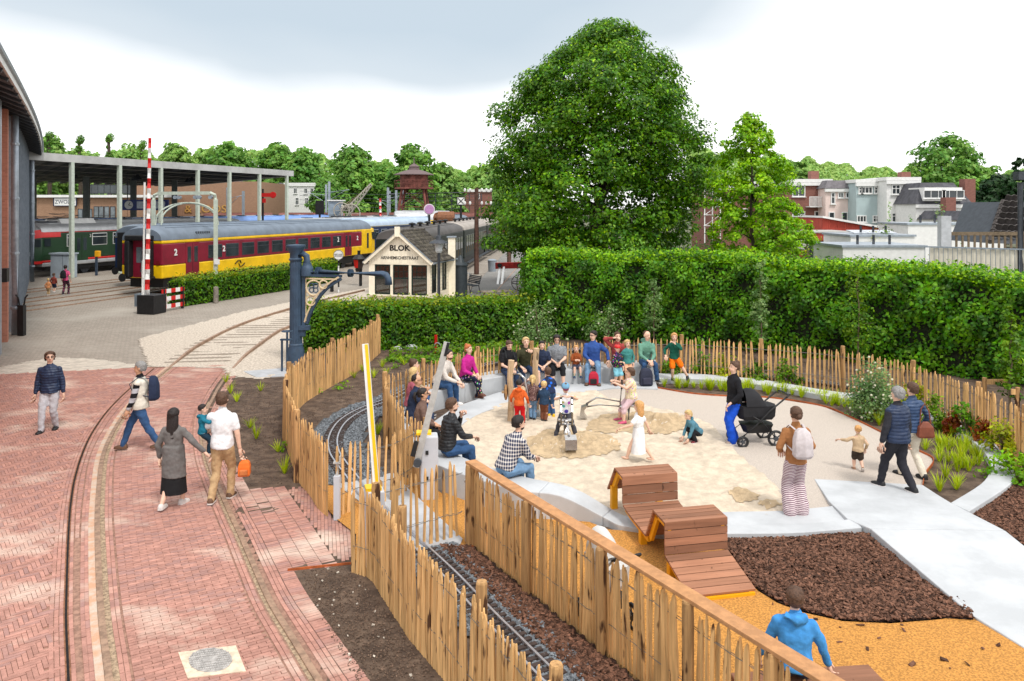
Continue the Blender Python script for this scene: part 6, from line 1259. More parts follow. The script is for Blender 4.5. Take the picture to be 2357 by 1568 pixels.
for a, c in wins_:
    mb = MB(); z0, z1 = .72, 2.2
    mb.bb(a, a+.06, .0, .06, z0, z1); mb.bb(c-.06, c, .0, .06, z0, z1); mb.bb(a+.06, c-.06, .0, .06, z0, z0+.07); mb.bb(a+.06, c-.06, .0, .06, z1-.06, z1); mb.bb(a+.06, c-.06, -.01, .05, 1.5, 1.57)
    mb.bb(a+.06, c-.06, .01, .04, 1.85, 1.88)
    for t_ in (1/3, 2/3): x = a+(c-a)*t_; mb.bb(x-.015, x+.015, .01, .04, 1.57, z1-.06)
    f = mb.build('sash_window', M_sash, house, local=True); mb = MB(); mb.bb(a+.05, c-.05, .02, .03, z0+.05, z1-.05); pm = bpy.data.materials.get('clear_pane')
    if not pm:
        pm = mat('clear_pane', (.9, .95, .95), .02); t = pm.node_tree; p = next(n for n in t.nodes if n.type == 'BSDF_PRINCIPLED'); tr = nn(t, 'ShaderNodeBsdfTransparent'); gl = nn(t, 'ShaderNodeBsdfGlossy'); gl.inputs['Roughness'].default_value = .03; tr.inputs[0].default_value = (.75, .8, .8, 1); ms = nn(t, 'ShaderNodeMixShader'); ms.inputs[0].default_value = .13; t.links.new(tr.outputs[0], ms.inputs[1]); t.links.new(gl.outputs[0], ms.inputs[2]); t.links.new(ms.outputs[0], next(n for n in t.nodes if n.type == 'OUTPUT_MATERIAL').inputs[0])
    mb.build('pane', pm, f, local=True)
mb = MB(); mb.bb(wx0, wx1, -.035, .1, 2.222, 2.32); mb.build('lintel', board, house, local=True)
# gable of upright boards
xm = (wx0+wx1)/2; nb = 22
for k in range(nb):
    x0 = wx0+.02+(Wd-.04)*k/nb; x1 = x0+(Wd-.04)/nb-.006; zt = lambda x: Zr-.1-abs(x-xm)*(Zr-2.5)/(Wd/2)
    za, zb2 = zt(x0), zt(x1)
    if min(za, zb2) < 2.34: za, zb2 = max(za, 2.35), max(zb2, 2.35)
    mb = MB(); mb.add([(x0, -.02, 2.324), (x1, -.02, 2.324), (x1, -.02, zb2), (x0, -.02, za), (x0, .03, 2.324), (x1, .03, 2.324), (x1, .03, zb2), (x0, .03, za)], [(0, 1, 2, 3), (7, 6, 5, 4), (0, 4, 5, 1), (1, 5, 6, 2), (2, 6, 7, 3), (3, 7, 4, 0)]); mb.build('gable_board', board, house, local=True)
# side wall (right) with boards and windows, left and back walls
for k in range(15): mb = MB(); mb.bb(-.02, .014, .1, Dp, .16*k+.004-.0, .16*k+.15) if k < 5 or k > 13 else (mb.bb(-.02, .014, .1, .25, .16*k+.004, .16*k+.15), mb.bb(-.02, .014, .85, 1.75, .16*k+.004, .16*k+.15), mb.bb(-.02, .014, 2.35, Dp, .16*k+.004, .16*k+.15)); mb.build('side_board', board, house, local=True)
for y0, y1 in ((.25, .85), (1.75, 2.35)):
    mb = MB(); mb.bb(-.03, .03, y0, y0+.05, .8, 2.24); mb.bb(-.03, .03, y1-.05, y1, .8, 2.24); mb.bb(-.03, .03, y0+.05, y1-.05, .8, .87); mb.bb(-.03, .03, y0+.05, y1-.05, 1.5, 1.56); mb.bb(-.03, .03, y0+.05, y1-.05, 2.18, 2.24); f = mb.build('sash_window', M_sash, house, local=True); mb = MB(); mb.bb(-.005, .005, y0+.04, y1-.04, .85, 2.2); mb.build('pane', pm, f, local=True)
mb = MB(); mb.bb(wx0, wx0+.04, .1, Dp, 0.0, 2.28); mb.bb(wx0, wx1-.03, Dp-.04, Dp, .63, 2.28); mb.build('rear_walls', mat('interior_wall', s(120, 92, 70), .8), house, local=True)
mb = MB(); mb.bb(wx0+.05, wx1-.05, .12, Dp-.1, .63, .66); mb.build('floor_boards', M_twig, house, local=True)
mb = MB(); mb.bb(-1.75, -1.45, 1.2, 1.5, .66, 1.75); mb.bb(-2.7, -2.2, 1.4, 1.8, .66, 1.5); mb.build('lever_frame', M_redp, house, local=True)
# roof with individual tiles
tl_ = math.hypot(Wd/2+.2, (Zr-Ze)*(Wd/2+.3)/(Wd/2)); sl_ = math.atan2(Zr-Ze, Wd/2)
for sgn in (-1, 1):
    a = V((xm, -.16, Zr)); e_ = V((xm+sgn*(Wd/2+.2), -.16, Zr-(Wd/2+.2)*math.tan(sl_)))
    mb = MB(); mb.add([a, e_, e_+V((0, Dp+.41, 0)), a+V((0, Dp+.41, 0)), a+V((0, 0, -.06)), e_+V((0, 0, -.06)), e_+V((0, Dp+.41, -.06)), a+V((0, Dp+.41, -.06))], [(0, 1, 2, 3), (7, 6, 5, 4), (0, 4, 5, 1), (1, 5, 6, 2), (2, 6, 7, 3), (3, 7, 4, 0)]); rs_ = mb.build('roof_slope', M_dkgrey, house, local=True, fix=True)
    L_ = (e_-a).length; nr, ncol = 9, 14; dn = (e_-a).normalized()
    if sgn > 0:
        TW, TLn = (Dp+.41)/ncol, L_/nr*1.12
        tmb = MB(); xs = np.linspace(0, TW, 7)
        prof = [.03*math.sin((x/TW)*6.283)+.03 for x in xs]
        top = [V((0, x, p_+.035)) for x, p_ in zip(xs, prof)]; bot = [V((TLn, x, p_+.05)) for x, p_ in zip(xs, prof)]; lip = [V((TLn, x, p_+.02)) for x, p_ in zip(xs, prof)]
        tmb.loft([top, bot, lip], cap=False, closed=False); tme2 = tmb.mesh('pantile', True); tme2.materials.append(mat('mossy_tile', s(82, 76, 74), .85, .3, 7, .5, 30, objr=.28, col2=s(108, 102, 90)))
        for r_ in range(nr):
            for c_ in range(ncol): inst('roof_tile', tme2, a+dn*(L_*r_/nr)+V((0, TW*c_, 0)), parent=house, rot=(0, sl_, 0))
    mb = MB(); mb.bar(a+V((0, -.03, -.05)), e_+V((0, -.03, -.05)), .05, .16); mb.build('bargeboard', board, house, local=True)
    mb = MB(); mb.bar(a+V((0, -.03, .05)), e_+V((0, -.03, .05)), .1, .03); mb.build('verge_flashing', M_zinc, house, local=True)
    mb = MB(); mb.tube([e_+V((sgn*.05, .0, -.02)), e_+V((sgn*.05, Dp+.5, -.02))], .06, 8); mb.build('gutter', M_zinc, house, local=True)
for k in range(9): mb = MB(); y = -.16+(Dp+.41)*k/9; mb.tube([(xm, y, Zr+.03), (xm, y+(Dp+.41)/9-.01, Zr+.03)], .11, 8); mb.build('ridge_tile', mat('mossy_tile', s(96, 88, 82)), house, local=True)
mb = MB(); mb.box((xm, -.22, Zr+.02), (.26, .1, .5)); mb.build('finial_block', board, house, local=True)
HM = Matrix.Translation(house.location) @ Matrix.Rotation(ha_, 4, 'Z')
textobj('BLOK', .38, M_black, house, HM @ Matrix.Translation((xm+.04, -.028, 3.05)) @ Matrix.Rotation(math.pi/2, 4, 'X'), .006, sx=1.15, bold=.012)
textobj('ARNHEMSCHESTRAAT', .22, M_black, house, HM @ Matrix.Translation((xm+.04, -.028, 2.56)) @ Matrix.Rotation(math.pi/2, 4, 'X'), .006, sx=.93, bold=.002)
mb = MB(); mb.bb(-2.45, -.3, -.16, -.1, .2, .42); mb.build('name_plank', M_sash, house, local=True)
pst = thing('cream_post', 'cream wooden vent post with grey cap behind the signal house', 'post', G(1040, 697)); p = pst.location.copy(); mb = MB(); mb.box(p+V((0, 0, 1.75)), (.38, .36, 3.5)); mb.build('shaft', board, pst); mb = MB(); mb.box(p+V((0, 0, 3.53)), (.5, .48, .07)); mb.build('cap', M_zinc, pst)
tkk = thing('water_butt', 'black iron water butt beside the cream post', 'tank', G(1060, 692)); p = tkk.location.copy(); mb = MB(); mb.lathe([(.38, 0), (.38, 1.9), (.42, 1.92), (.42, 1.98), (.2, 2.15), (.12, 2.4), (.02, 2.5)], p, 20); smooth_angle(mb.build('barrel', mat('iron_grey', s(60, 68, 74), .5, .15, 5), tkk)); mb = MB(); mb.tube([p+V((.38, 0, 1.5)), p+V((.5, 0, 1.5)), p+V((.5, 0, 1.35))], .03, 6); mb.build('tap', M_zinc, tkk)

# ---- lamps, signs, posts
def lamp(label, p, h, s_=1.):
    t = thing('lamp_post', label, 'street lamp', p); mb = MB(); mb.tube([p, p+V((0, 0, h*.72))], [.075*s_, .06*s_], 10); mb.build('post', M_dkgrey, t); z = p+V((0, 0, h*.72))
    mb = MB(); mb.lathe([(.1, 0), (.15, .08), (.17, .42), (.14, .44)], z, 12); mb.build('lantern_glass', mat('frosted', s(206, 210, 212), .4), t); mb = MB(); mb.lathe([(.42, .42), (.4, .46), (.14, .58), (.12, .72), (.06, .76), (.05, h*.28)], z, 16); smooth_angle(mb.build('lamp_shade', M_dkgrey, t)); return t
lamp('dark street lamp with wide shade in front of the signal house', V(((1010-CX)/F*34, 34, 0)), 4.35)
t = thing('crossing_lamp', 'red and black crossing lantern on a post left of the signal house', 'lantern', G(830, 658)); p = t.location.copy(); Y = p.y
mb = MB(); mb.tube([p, p+V((0, 0, 1.0))], .1, 8); mb.build('post', M_black, t); c = AT(826, 608, Y); mb = MB(); mb.lathe([(.22, -.32), (.36, .32), (.36, .36)], c, 4); mb.build('lantern_body', mat('lantern_dark', s(70, 58, 54), .5), t); mb = MB(); mb.add([c+V((-.26, -.1, -.24)), c+V((.0, -.3, -.24)), c+V((.02, -.36, .28)), c+V((-.33, -.06, .28))], [(0, 1, 2, 3)]); mb.build('red_glass', M_redp, t); mb = MB(); mb.lathe([(.42, .34), (.2, .6), (.1, .62), (.1, .85), (.14, .88)], c, 8); mb.build('hood', M_black, t); mb = MB(); mb.lathe([(.2, -.5), (.24, -.33)], c, 6); mb.tube([c+V((0, 0, -.5)), V((p.x, p.y, 1.0))], .06, 6); mb.build('bracket', M_black, t)
t = thing('round_sign', 'round white notice disc on a black and white pole before the coach', 'sign', AT(779, 640, 47)); c = AT(779, 587, 47); mb = MB(); mb.tube([c+V((0, 0, 0)), c+V((0, .05, 0))], .3, 24); d_ = mb.build('disc', M_white, t); mb = MB(); mb.tube([c+V((.29*math.cos(i*.2618), -.01, .29*math.sin(i*.2618))) for i in range(25)], .012, 5); mb.build('rim', M_dkgrey, d_)
textobj('NIET OVER', .1, M_black, d_, facing(c+V((0, -.012, .03)))); textobj('DE SPOREN', .09, M_black, d_, facing(c+V((0, -.012, -.07))))
for k in range(8): mb = MB(); mb.tube([V((c.x, c.y+.04, k*.32-.0)), V((c.x, c.y+.04, k*.32+.318))], .05, 8); (mb.build('pole', M_black if k % 2 else M_white, t) if k*.32 < c.z-.3 else None)
# level crossing barrier
cb0 = G(340, 722); t = thing('crossing_barrier', 'tall raised red and white crossing boom with black base box', 'barrier', cb0); Y = cb0.y
mb = MB(); mb.box(cb0+V((.1, .2, .45)), (.95, .9, .9), -.25); bevel(mb.build('base_box', M_black, t), .02); mb = MB(); mb.box(cb0+V((-.5, .3, .62)), (.35, .4, .6), -.2); mb.build('motor_box', mat('motor_grey', s(120, 132, 142), .5), t)
top, bot = AT(345, 318, Y+.3), AT(338, 690, Y+.1)
for k in range(16): a, c = bot.lerp(top, k/16), bot.lerp(top, (k+1)/16); r0, r1 = .125-.05*k/16, .125-.05*(k+1)/16; mb = MB(); mb.tube([a, c], [r0, r1], 10); mb.build('boom_section', M_redp if k % 2 else M_white, t)
mb = MB(); mb.tube([AT(330, 640, Y), AT(333, 420, Y+.2)], .05, 6); mb.tube([AT(330, 600, Y), AT(329, 720, Y)], .07, 8); mb.build('stay_rod', M_white, t)
t = thing('barrier_fence', 'red and white striped board fence right of the crossing barrier', 'fence', G(372, 718)); a0 = G(372, 718); a1 = G(424, 709)
for f_ in (.06, .9): p = a0.lerp(a1, f_); mb = MB(); mb.box(p+V((0, .06, .55)), (.12, .1, 1.1)); mb.build('post', M_black, t)
for k in range(3):
    z = .12+.38*k; n = 5
    for j in range(n): p, q_ = a0.lerp(a1, j/n), a0.lerp(a1, (j+1)/n); mb = MB(); mb.bar(p+V((0, 0, z+.1)), q_+V((0, 0, z+.1)), .04, .2); mb.build('striped_board', M_redp if j % 2 == 0 else M_white, t)
p = G(497, 697); t = thing('wooden_bollard', 'weathered grey wooden bollard in front of the low hedge', 'bollard', p); mb = MB(); mb.lathe([(.14, 0), (.13, .8), (.1, .86), (.02, .87)], p, 10); mb.build('shaft', mat('old_wood', s(140, 132, 122), .9, .25, 6, .4, 30), t)
p = G(764, 671); t = thing('black_bollard', 'short black post on the path left of the crossing lantern', 'bollard', p); mb = MB(); mb.lathe([(.11, 0), (.11, .75), (.08, .8), (.01, .81)], p, 10); mb.build('shaft', M_black, t)
p = G(50, 772); t = thing('forked_post', 'black forked steel post by the engine hall', 'post', p); mb = MB(); mb.box(p+V((0, 0, .6)), (.24, .2, 1.2)); mb.build('shaft', M_black, t)
for sg in (-1, 1): mb = MB(); mb.tube([p+V((sg*.08, 0, 1.15)), p+V((sg*.14, 0, 1.5)), p+V((sg*.24, 0, 1.62))], .035, 6); mb.build('prong', M_black, t)
p = G(138, 640); t = thing('electrical_cabinet', 'grey steel electrical cabinet before the green railcar', 'cabinet', p); mb = MB(); mb.box(p+V((0, .5, .85)), (1.45, .9, 1.7), -.2); cbx = mb.build('body', mat('cabinet_grey', s(168, 180, 190), .5, .06, 3), t); mb = MB(); mb.box(p+V((0, .5, 1.75)), (1.62, 1.05, .1), -.2); mb.build('lid', mat('cabinet_grey', s(168, 180, 190)), t); mb = MB(); mb.box(p+V((.2, .02, .85)), (.02, .06, 1.6), -.2); mb.build('door_gap', M_dkgrey, t)
p = G(222, 634); t = thing('yellow_marker_post', 'dark post with a yellow box head beside the cabinet', 'post', p); mb = MB(); mb.box(p+V((0, 0, .7)), (.14, .14, 1.4)); mb.build('shaft', mat('post_blue', s(60, 74, 92), .5), t); mb = MB(); mb.box(p+V((.1, 0, 1.62)), (.36, .3, .46)); bevel(mb.build('head', mat('amber', s(244, 176, 30), .4), t), .05)
# tracks in the paved yard
for i, off in enumerate((0, 4.2, 8.4)):
    t = thing('yard_track', ('embedded yard rails leading to the maroon coach', 'embedded yard rails leading to the dark blue coach', 'embedded yard rails leading to the green railcar')[i], 'railway track', mc+V((-.959, .284, 0))*off)
    c = mc+V((-.959, .284, 0))*off
    for g in (-.72, .72): mb = MB(); o = c+V((.959, -.284, 0))*g; mb.bar(o-TD*(7 if i < 2 else 3)+V((-1.2 if i == 0 else 0, 0, -.0)), o+TD*30, .07, .07); mb.build('rail', M_railtop, t)
# display gantry over the coach
t = thing('overhead_gantry', 'pale green overhead line gantry straddling the maroon coach', 'gantry', V((-18.3, 48.5, 0)))
ra, la = V((-18.3, 48.3, 0)), V((-22.65, 49.4, 0)); zt = 6.0
for p in (ra, la): mb = MB(); mb.box(p+V((0, 0, zt/2-.2)), (.2, .2, zt-.4)); mb.build('leg', M_ltgreen, t)
mb = MB(); mb.bar(la+V((.3, 0, zt)), ra+V((-.3, 0, zt)), .18, .2); mb.tube([la+V((0, 0, zt-.45)), la+V((.06, 0, zt-.12)), la+V((.35, 0, zt))], .1, 8); mb.tube([ra+V((0, 0, zt-.45)), ra+V((-.06, 0, zt-.12)), ra+V((-.35, 0, zt))], .1, 8); mb.build('crossbeam', M_ltgreen, t)
for f_ in (.36, .42, .68, .74, .92): p = la.lerp(ra, f_)+V((0, 0, zt-.26)); mb = MB(); mb.tube([p+V((0, -.12, 0)), p+V((0, .12, 0))], .12, 12); mb.build('pulley', M_zinc, t)
for k in (0, 1):
    c = la.lerp(ra, .42+.08*k)+V((.2, -.1-.2*k, 0)); pts = [c+V((-1.5*math.cos(math.pi*i/12)*(1 if k else 1.1), .12*i, 4.35+1.05*math.sin(math.pi*i/12)-(.35 if i in (0, 12) else 0))) for i in range(13)]; mb = MB(); mb.tube(pts, .05, 6); mb.build('arched_tube', M_ltgreen, t)
mb = MB(); mb.box(ra+V((.12, -.12, 1.75)), (.3, .12, .3)); mb.build('switch_box', M_white, t)
# water tower
M_rt = mat('rusty_tower', s(112, 66, 56), .85, .35, 1.2, .3, 20, col2=s(140, 84, 74))
Y = 108; cx_ = xx(953, Y); t = thing('water_tower', 'rusty round water tower on a lattice stand', 'water tower', (cx_, Y, 0)); zb = zz(432, Y); zt = zz(405, Y)
mb = MB(); mb.lathe([(1.95, zb), (1.95, zt+.2), (1.9, zt+.25)], (cx_, Y, 0), 20); mb.build('tank', M_rt, t)
mb = MB(); mb.lathe([(2.75, zt+.1), (2.7, zt+.2), (1.5, zt+.65), (.75, zt+.85), (.7, zt+1.2), (.8, zt+1.25), (.3, zt+1.6), (.08, zt+1.7), (.05, zt+2.6)], (cx_, Y, 0), 16); mb.build('roof', mat('tower_roof', s(112, 96, 96), .8), t)
mb = MB(); mb.lathe([(2.7, zb-.2), (2.7, zb)], (cx_, Y, 0), 20); mb.build('gallery', M_rt, t)
for k in range(20): a = k*.314; x, y = cx_+2.65*math.cos(a), Y+2.65*math.sin(a); mb = MB(); mb.tube([(x, y, zb), (x, y, zb+.95)], .035, 5); mb.build('rail_post', M_rt, t)
for z in (.5, .95): mb = MB(); mb.tube([(cx_+2.65*math.cos(k*.314), Y+2.65*math.sin(k*.314), zb+z) for k in range(21)], .035, 5); mb.build('gallery_rail', M_rt, t)
cn = [(sx, sy) for sx, sy in ((-1, -1), (1, -1), (1, 1), (-1, 1))]
lv = [(0, 2.6), (2.6, 2.2), (5.2, 1.75), (zb-.2, 1.45)]
for sx, sy in cn: mb = MB(); mb.bar((cx_+sx*2.6, Y+sy*2.6, -.2), (cx_+sx*1.45, Y+sy*1.45, zb-.2), .24); mb.build('leg', M_rt, t)
for (z0, r0), (z1, r1) in zip(lv, lv[1:]):
    for i in range(4): a, c = cn[i], cn[(i+1) % 4]; mb = MB(); mb.bar((cx_+a[0]*r0, Y+a[1]*r0, z0), (cx_+c[0]*r1, Y+c[1]*r1, z1), .1); mb.bar((cx_+c[0]*r0, Y+c[1]*r0, z0), (cx_+a[0]*r1, Y+a[1]*r1, z1), .1); mb.bar((cx_+a[0]*r1, Y+a[1]*r1, z1), (cx_+c[0]*r1, Y+c[1]*r1, z1), .1); mb.build('brace', M_rt, t)
# hand crane
Y = 96; t = thing('yard_crane', 'grey yard crane with lattice jib and winding wheels', 'crane', AT(785, 505, Y)); M_cg = mat('crane_grey', s(176, 170, 158), .7, .12, 3)
h0 = AT(757, 505, Y); h1 = AT(781, 463, Y); mb = MB(); mb.bb(h0.x, h1.x, Y, Y+2, h0.z-1.5, h1.z); mb.build('cabin', mat('cabin_blue', s(150, 166, 182), .6, .1, 2), t); mb = MB(); mb.bb(h0.x-.15, h1.x+.3, Y-.2, Y+2.2, h1.z+.004, h1.z+.15); mb.build('cabin_roof', M_white, t)
j0, j1 = AT(800, 500, Y), AT(856, 426, Y); up_ = V((-.6, 0, .75)); 
for e_ in (-.35, .35):
    for f_ in (0, 1): mb = MB(); mb.bar(j0+V((0, e_, 0))+up_*f_*.9, j1+V((0, e_*.4, 0))+up_*f_*.25, .1); mb.build('jib_chord', M_cg, t)
for k in range(9): f0, f1 = k/9, (k+1)/9; a = j0.lerp(j1, f0)+V((0, -.35, 0)); c = j0.lerp(j1, f1)+up_*(.9-.65*f1)+V((0, -.3, 0)); mb = MB(); mb.bar(a, c, .06); mb.bar(c, j0.lerp(j1, f1)+V((0, -.3, 0)), .06); mb.build('jib_lattice', M_cg, t)
for u, v, r_ in ((807, 492, 1.15), (786, 485, .95)):
    c = AT(u, v, Y-.6); n = 20; mb = MB(); mb.tube([c+V((r_*math.cos(6.283*i/n), 0, r_*math.sin(6.283*i/n))) for i in range(n+1)], .07, 6)
    for i in range(6): mb.bar(c, c+V((r_*math.cos(i*1.047), 0, r_*math.sin(i*1.047))), .05)
    mb.build('winding_wheel', M_cg, t)
mb = MB(); mb.tube([AT(787, 480, Y), AT(812, 480, Y)], .5, 12); mb.build('drum', M_cg, t)
for k in range(3): mb = MB(); mb.tube([AT(795, 470+4*k, Y), j1+V((0, .1*k, 0))], .03, 4); mb.build('cable', mat('rope', s(170, 150, 120), .8), t)
mb = MB(); mb.box(AT(795, 512, Y), (3.2, 1.8, 1.6)); mb.tube([AT(795, 530, Y), AT(795, 500, Y)], .8, 12); mb.build('pedestal', M_dkgrey, t)
# overhead line masts and portals
def mast(label, u, vt, Y, arm=0, vb=540):
    t = thing('catenary_mast', label, 'mast', (xx(u, Y), Y, 0), 0, 'overhead line masts'); mb = MB(); mb.box((xx(u, Y), Y, zz(vt, Y)/2), (.3, .3, zz(vt, Y))); mb.build('mast', M_zinc, t)
    if arm: z = zz(vt+25, Y); x = xx(u, Y); mb = MB(); mb.tube([(x, Y, z), (x+arm, Y, z+.4)], .06, 5); mb.tube([(x, Y, z-1.2), (x+arm*.8, Y, z+.3)], .05, 5); mb.build('bracket_arm', M_zinc, t)
for i, (u, vt, Y, arm) in enumerate(((758, 418, 118, 3), (751, 425, 124, -3), (893, 432, 120, 2), (897, 440, 128, -2), (912, 438, 118, 0), (927, 425, 120, 0), (560, 440, 110, 0), (524, 432, 112, 2))): mast(('tall grey mast right of the white villas', 'mast pair left member beyond the crane cabin', 'grey mast left of the water tower', 'thinner mast left of the water tower', 'mast close to the tower gallery', 'mast directly behind the tower tank', 'mast below the semaphore signal', 'mast before the mansard villa')[i], u, vt, Y, arm)
t = thing('catenary_portal', 'long overhead line portal spanning behind the water tower', 'gantry', (xx(1000, 125), 125, 0)); Y = 125
for k in range(3): mb = MB(); mb.tube([AT(895, 447+k*9, Y), AT(1110, 443+k*10, Y)], .05 if k else .12, 5); mb.build('wire', M_dkgrey, t)
for u in (1002, 1040, 1080, 1108): mb = MB(); mb.tube([AT(u, 446, Y), AT(u, 500, Y)], .07, 5); mb.build('hanger', M_dkgrey, t)
t = thing('contact_wires', 'overhead contact wires strung across the yard', 'wires', (xx(700, 116), 116, 0))
for k in range(4): mb = MB(); mb.tube([AT(690, 440+10*k, 116), AT(800, 446+10*k, 116), AT(1000, 452+10*k, 116), AT(1110, 448+10*k, 116)], .025, 4); mb.build('wire', M_dkgrey, t)
# semaphore and disc signals
def sema(label, u, vb, vt, Y, parts):
    t = thing('semaphore_signal', label, 'signal', (xx(u, Y), Y, 0)); mb = MB(); mb.tube([(xx(u, Y), Y, 0), (xx(u, Y), Y, zz(vt, Y))], .12, 8); mb.build('post', M_black, t)
    for k, (nm, u0, v0, w, h, m) in enumerate(parts): c = AT(u0, v0, Y-.15); mb = MB(); (mb.box(c, (w, .06, h)) if nm != 'disc' else mb.tube([c, c+V((0, .06, 0))], w/2, 20)); mb.build('signal_arm' if nm != 'disc' else 'signal_disc', m, t)
    return t
M_purple = mat('purple_disc', s(190, 140, 190), .5)
sema('red armed semaphore signal right of the canopy', 605, 520, 435, 92, [('arm', 617, 449, 1.7, .45, M_redp), ('disc', 628, 449, .75, 1, M_redp), ('arm', 608, 462, .4, .5, M_redp)])
sema('signal with a purple white rimmed disc right of the water tower', 988, 540, 470, 80, [('disc', 988, 482, 1.12, 1, M_white)])
c = AT(988, 482, 79.7); mb = MB(); mb.tube([c, c+V((0, .08, 0))], .47, 20); mb.build('purple_face', M_purple, bpy.data.objects['semaphore_signal.001'])
sema('black and white square crossing signal before the trees', 1061, 520, 455, 84, [('sq', 1061, 463, .95, .95, M_black), ('sq2', 1061, 463, .02, .02, M_black)])
c = AT(1061, 463, 83.7); mb = MB(); mb.box(c, (.74, .05, .74)); o_ = mb.build('white_face', M_white, bpy.data.objects['semaphore_signal.002']); mb = MB(); mb.bar(c+V((-.32, -.05, -.32)), c+V((.32, -.05, .32)), .03, .07); mb.bar(c+V((-.32, -.06, .32)), c+V((.32, -.06, -.32)), .03, .07); mb.build('cross_mark', M_black, o_)
sema('dark round signal head before the white villas', 786-50+0, 530, 470, 90, [('arm', 736, 478, 1.0, 1.6, M_black)])
t = thing('small_boom', 'distant red and white boom left of the water tower', 'barrier', AT(876, 505, 90))
for k in range(6): mb = MB(); mb.tube([AT(876-.2*k, 505-8*k, 90), AT(876-.2*(k+1), 497-8*k, 90)], .13, 8); mb.build('boom_section', M_redp if k % 2 else M_white, t)
# telegraph poles
M_tel = mat('tarred_pole', s(98, 72, 62), .9, .25, 3, .4, 12)
for i, (u, vb, vt, Y) in enumerate(((1097, 617, 433, 60), (1172, 560, 470, 70))):
    b0 = V((xx(u, Y), Y, 0)); t = thing('telegraph_pole', ('brown telegraph pole with white insulators on the platform', 'short dark platform pole below the linden')[i], 'pole', b0); zt = zz(vt, Y); mb = MB(); mb.tube([b0, b0+V((0, 0, zt))], [.2, .15], 9); mb.build('pole', M_tel, t)
    if i == 0:
        for dz_ in (.35, 1.35):
            mb = MB(); mb.bar(b0+V((-1.0, 0, zt-dz_)), b0+V((1.2, 0, zt-dz_)), .1, .1); mb.build('crossarm', M_tel, t)
            for x in (-.9, -.5, .4, .75, 1.1): mb = MB(); mb.lathe([(.04, 0), (.09, .08), (.09, .2), (.05, .28)], b0+V((x, 0, zt-dz_+.05)), 8); mb.build('insulator', M_white, t)
# platform furniture
t = thing('platform_bench', 'dark cast iron park bench on the grey platform', 'bench', G(1090, 672, .18), -1.05); M_bs = mat('bench_slat', s(64, 70, 76), .5)
for k in range(5): mb = MB(); mb.bb(-.75, .75, -.1-.1*k, -.03-.1*k, .42, .45); mb.build('seat_slat', M_bs, t, local=True)
for k in range(5): mb = MB(); y = .0+.03*k; mb.bb(-.75, .75, y, y+.025, .52+.09*k, .59+.09*k); mb.build('back_slat', M_bs, t, local=True)
for x in (-.65, .65): mb = MB(); mb.tube([(x, -.55, 0), (x, -.42, .4), (x, 0, .42), (x, .1, .0)], .025, 6); mb.tube([(x, 0, .42), (x, .17, 1.0)], .025, 6); mb.tube([(x, -.45, .4), (x, -.45, .62), (x, .05, .65)], .02, 6); mb.build('iron_frame', M_black, t, local=True)
t = thing('dustbin', 'galvanised ribbed dustbin on the platform', 'bin', G(1133, 625, .18)); p = t.location.copy(); mb = MB(); mb.lathe([(.3, 0), (.34, .8), (.36, .82), (.36, .87), (.2, .95), (.03, .97)], p, 18); smooth_angle(mb.build('bin', M_zinc, t))
t = thing('buffer_stop', 'red buffer beam on white struts at the track end', 'buffer stop', G(1170, 650)); Y = t.location.y; a, c = AT(1140, 612, 54), AT(1215, 610, 54)
mb = MB(); mb.bar(a, c, .28, .42); bevel(mb.build('red_beam', mat('worn_red', s(172, 46, 40), .7, .25, 4), t), .02)
for u in (1148, 1157, 1205): mb = MB(); mb.bar(AT(u+3, 616, 54), V((xx(u-3, 50), 50, 0)), .14, .22); mb.build('strut', M_white, t)
for u in (1150, 1195): mb = MB(); mb.tube([AT(u, 611, 53.7), AT(u, 611, 53.3)], .16, 10); mb.build('buffer', M_black, t)
st_ = thing('siding_track', 'rusty siding leading to the red buffer stop', 'railway track', V((.2, 50, 0)))
for g in (-.72, .72): mb = MB(); mb.bar(V((-.35+g, 44, .14)), V((3.2+g, 92, .14)), .07, .12); mb.build('rail', M_railtop, st_)
for k in range(22): mb = MB(); mb.box((-.3+.075*k*1.0, 44.5+k*1.0, .05), (2.4, .24, .12), -.07); mb.build('sleeper', M_slp, st_)
sheet('siding_gravel', [(-2.9, 36), (3.5, 36), (5, 70), (-.4, 70), (-2.0, 46)], .012, M_gravel)
t = thing('stone_edging', 'row of rough stones edging the platform soil', 'stones', G(1110, 668)); 
for k in range(9): p = G(1068+12*k, 690-7*k); mb = MB(); mb.ball(p+V((0, 0, .06)), (.22, .16, .13), 7, 5); mb.build('stone', M_concrete2, t)
M_pic = mat('grey_timber', s(148, 136, 122), .85, .2, 5, .3, 25)
def picnic(label, p, rz):
    t = thing('picnic_table', label, 'picnic table', p, rz, 'picnic tables')
    for k in range(5): mb = MB(); mb.bb(-.8, .8, -.36+.15*k, -.22+.15*k, .7, .74); mb.build('top_plank', M_pic, t, local=True)
    for y in (-.75, .75):
        for k in (-1, 1): mb = MB(); mb.bb(-.8, .8, y+.07*k-.065, y+.07*k+.065, .42, .46); mb.build('seat_plank', M_pic, t, local=True)
    for x in (-.55, .55):
        for sg in (-1, 1): mb = MB(); mb.bar((x, sg*.7, 0), (x, sg*.2, .7), .05, .1); mb.build('leg', M_pic, t, local=True)
        mb = MB(); mb.bb(x+.03, x+.07, -.85, .85, .34, .42); mb.build('bearer', M_pic, t, local=True)
picnic('weathered picnic table nearest the signal house', V((xx(1142, 41), 41, 0)), .5); picnic('weathered picnic table beside the ivy hedge', V((xx(1188, 38.5), 38.5, 0)), -.3)
t = thing('armillary_sphere', 'ring sundial of iron hoops by the picnic tables', 'sundial', V((xx(1196, 37), 37, 0))); c = V((xx(1196, 37), 37, 1.55))
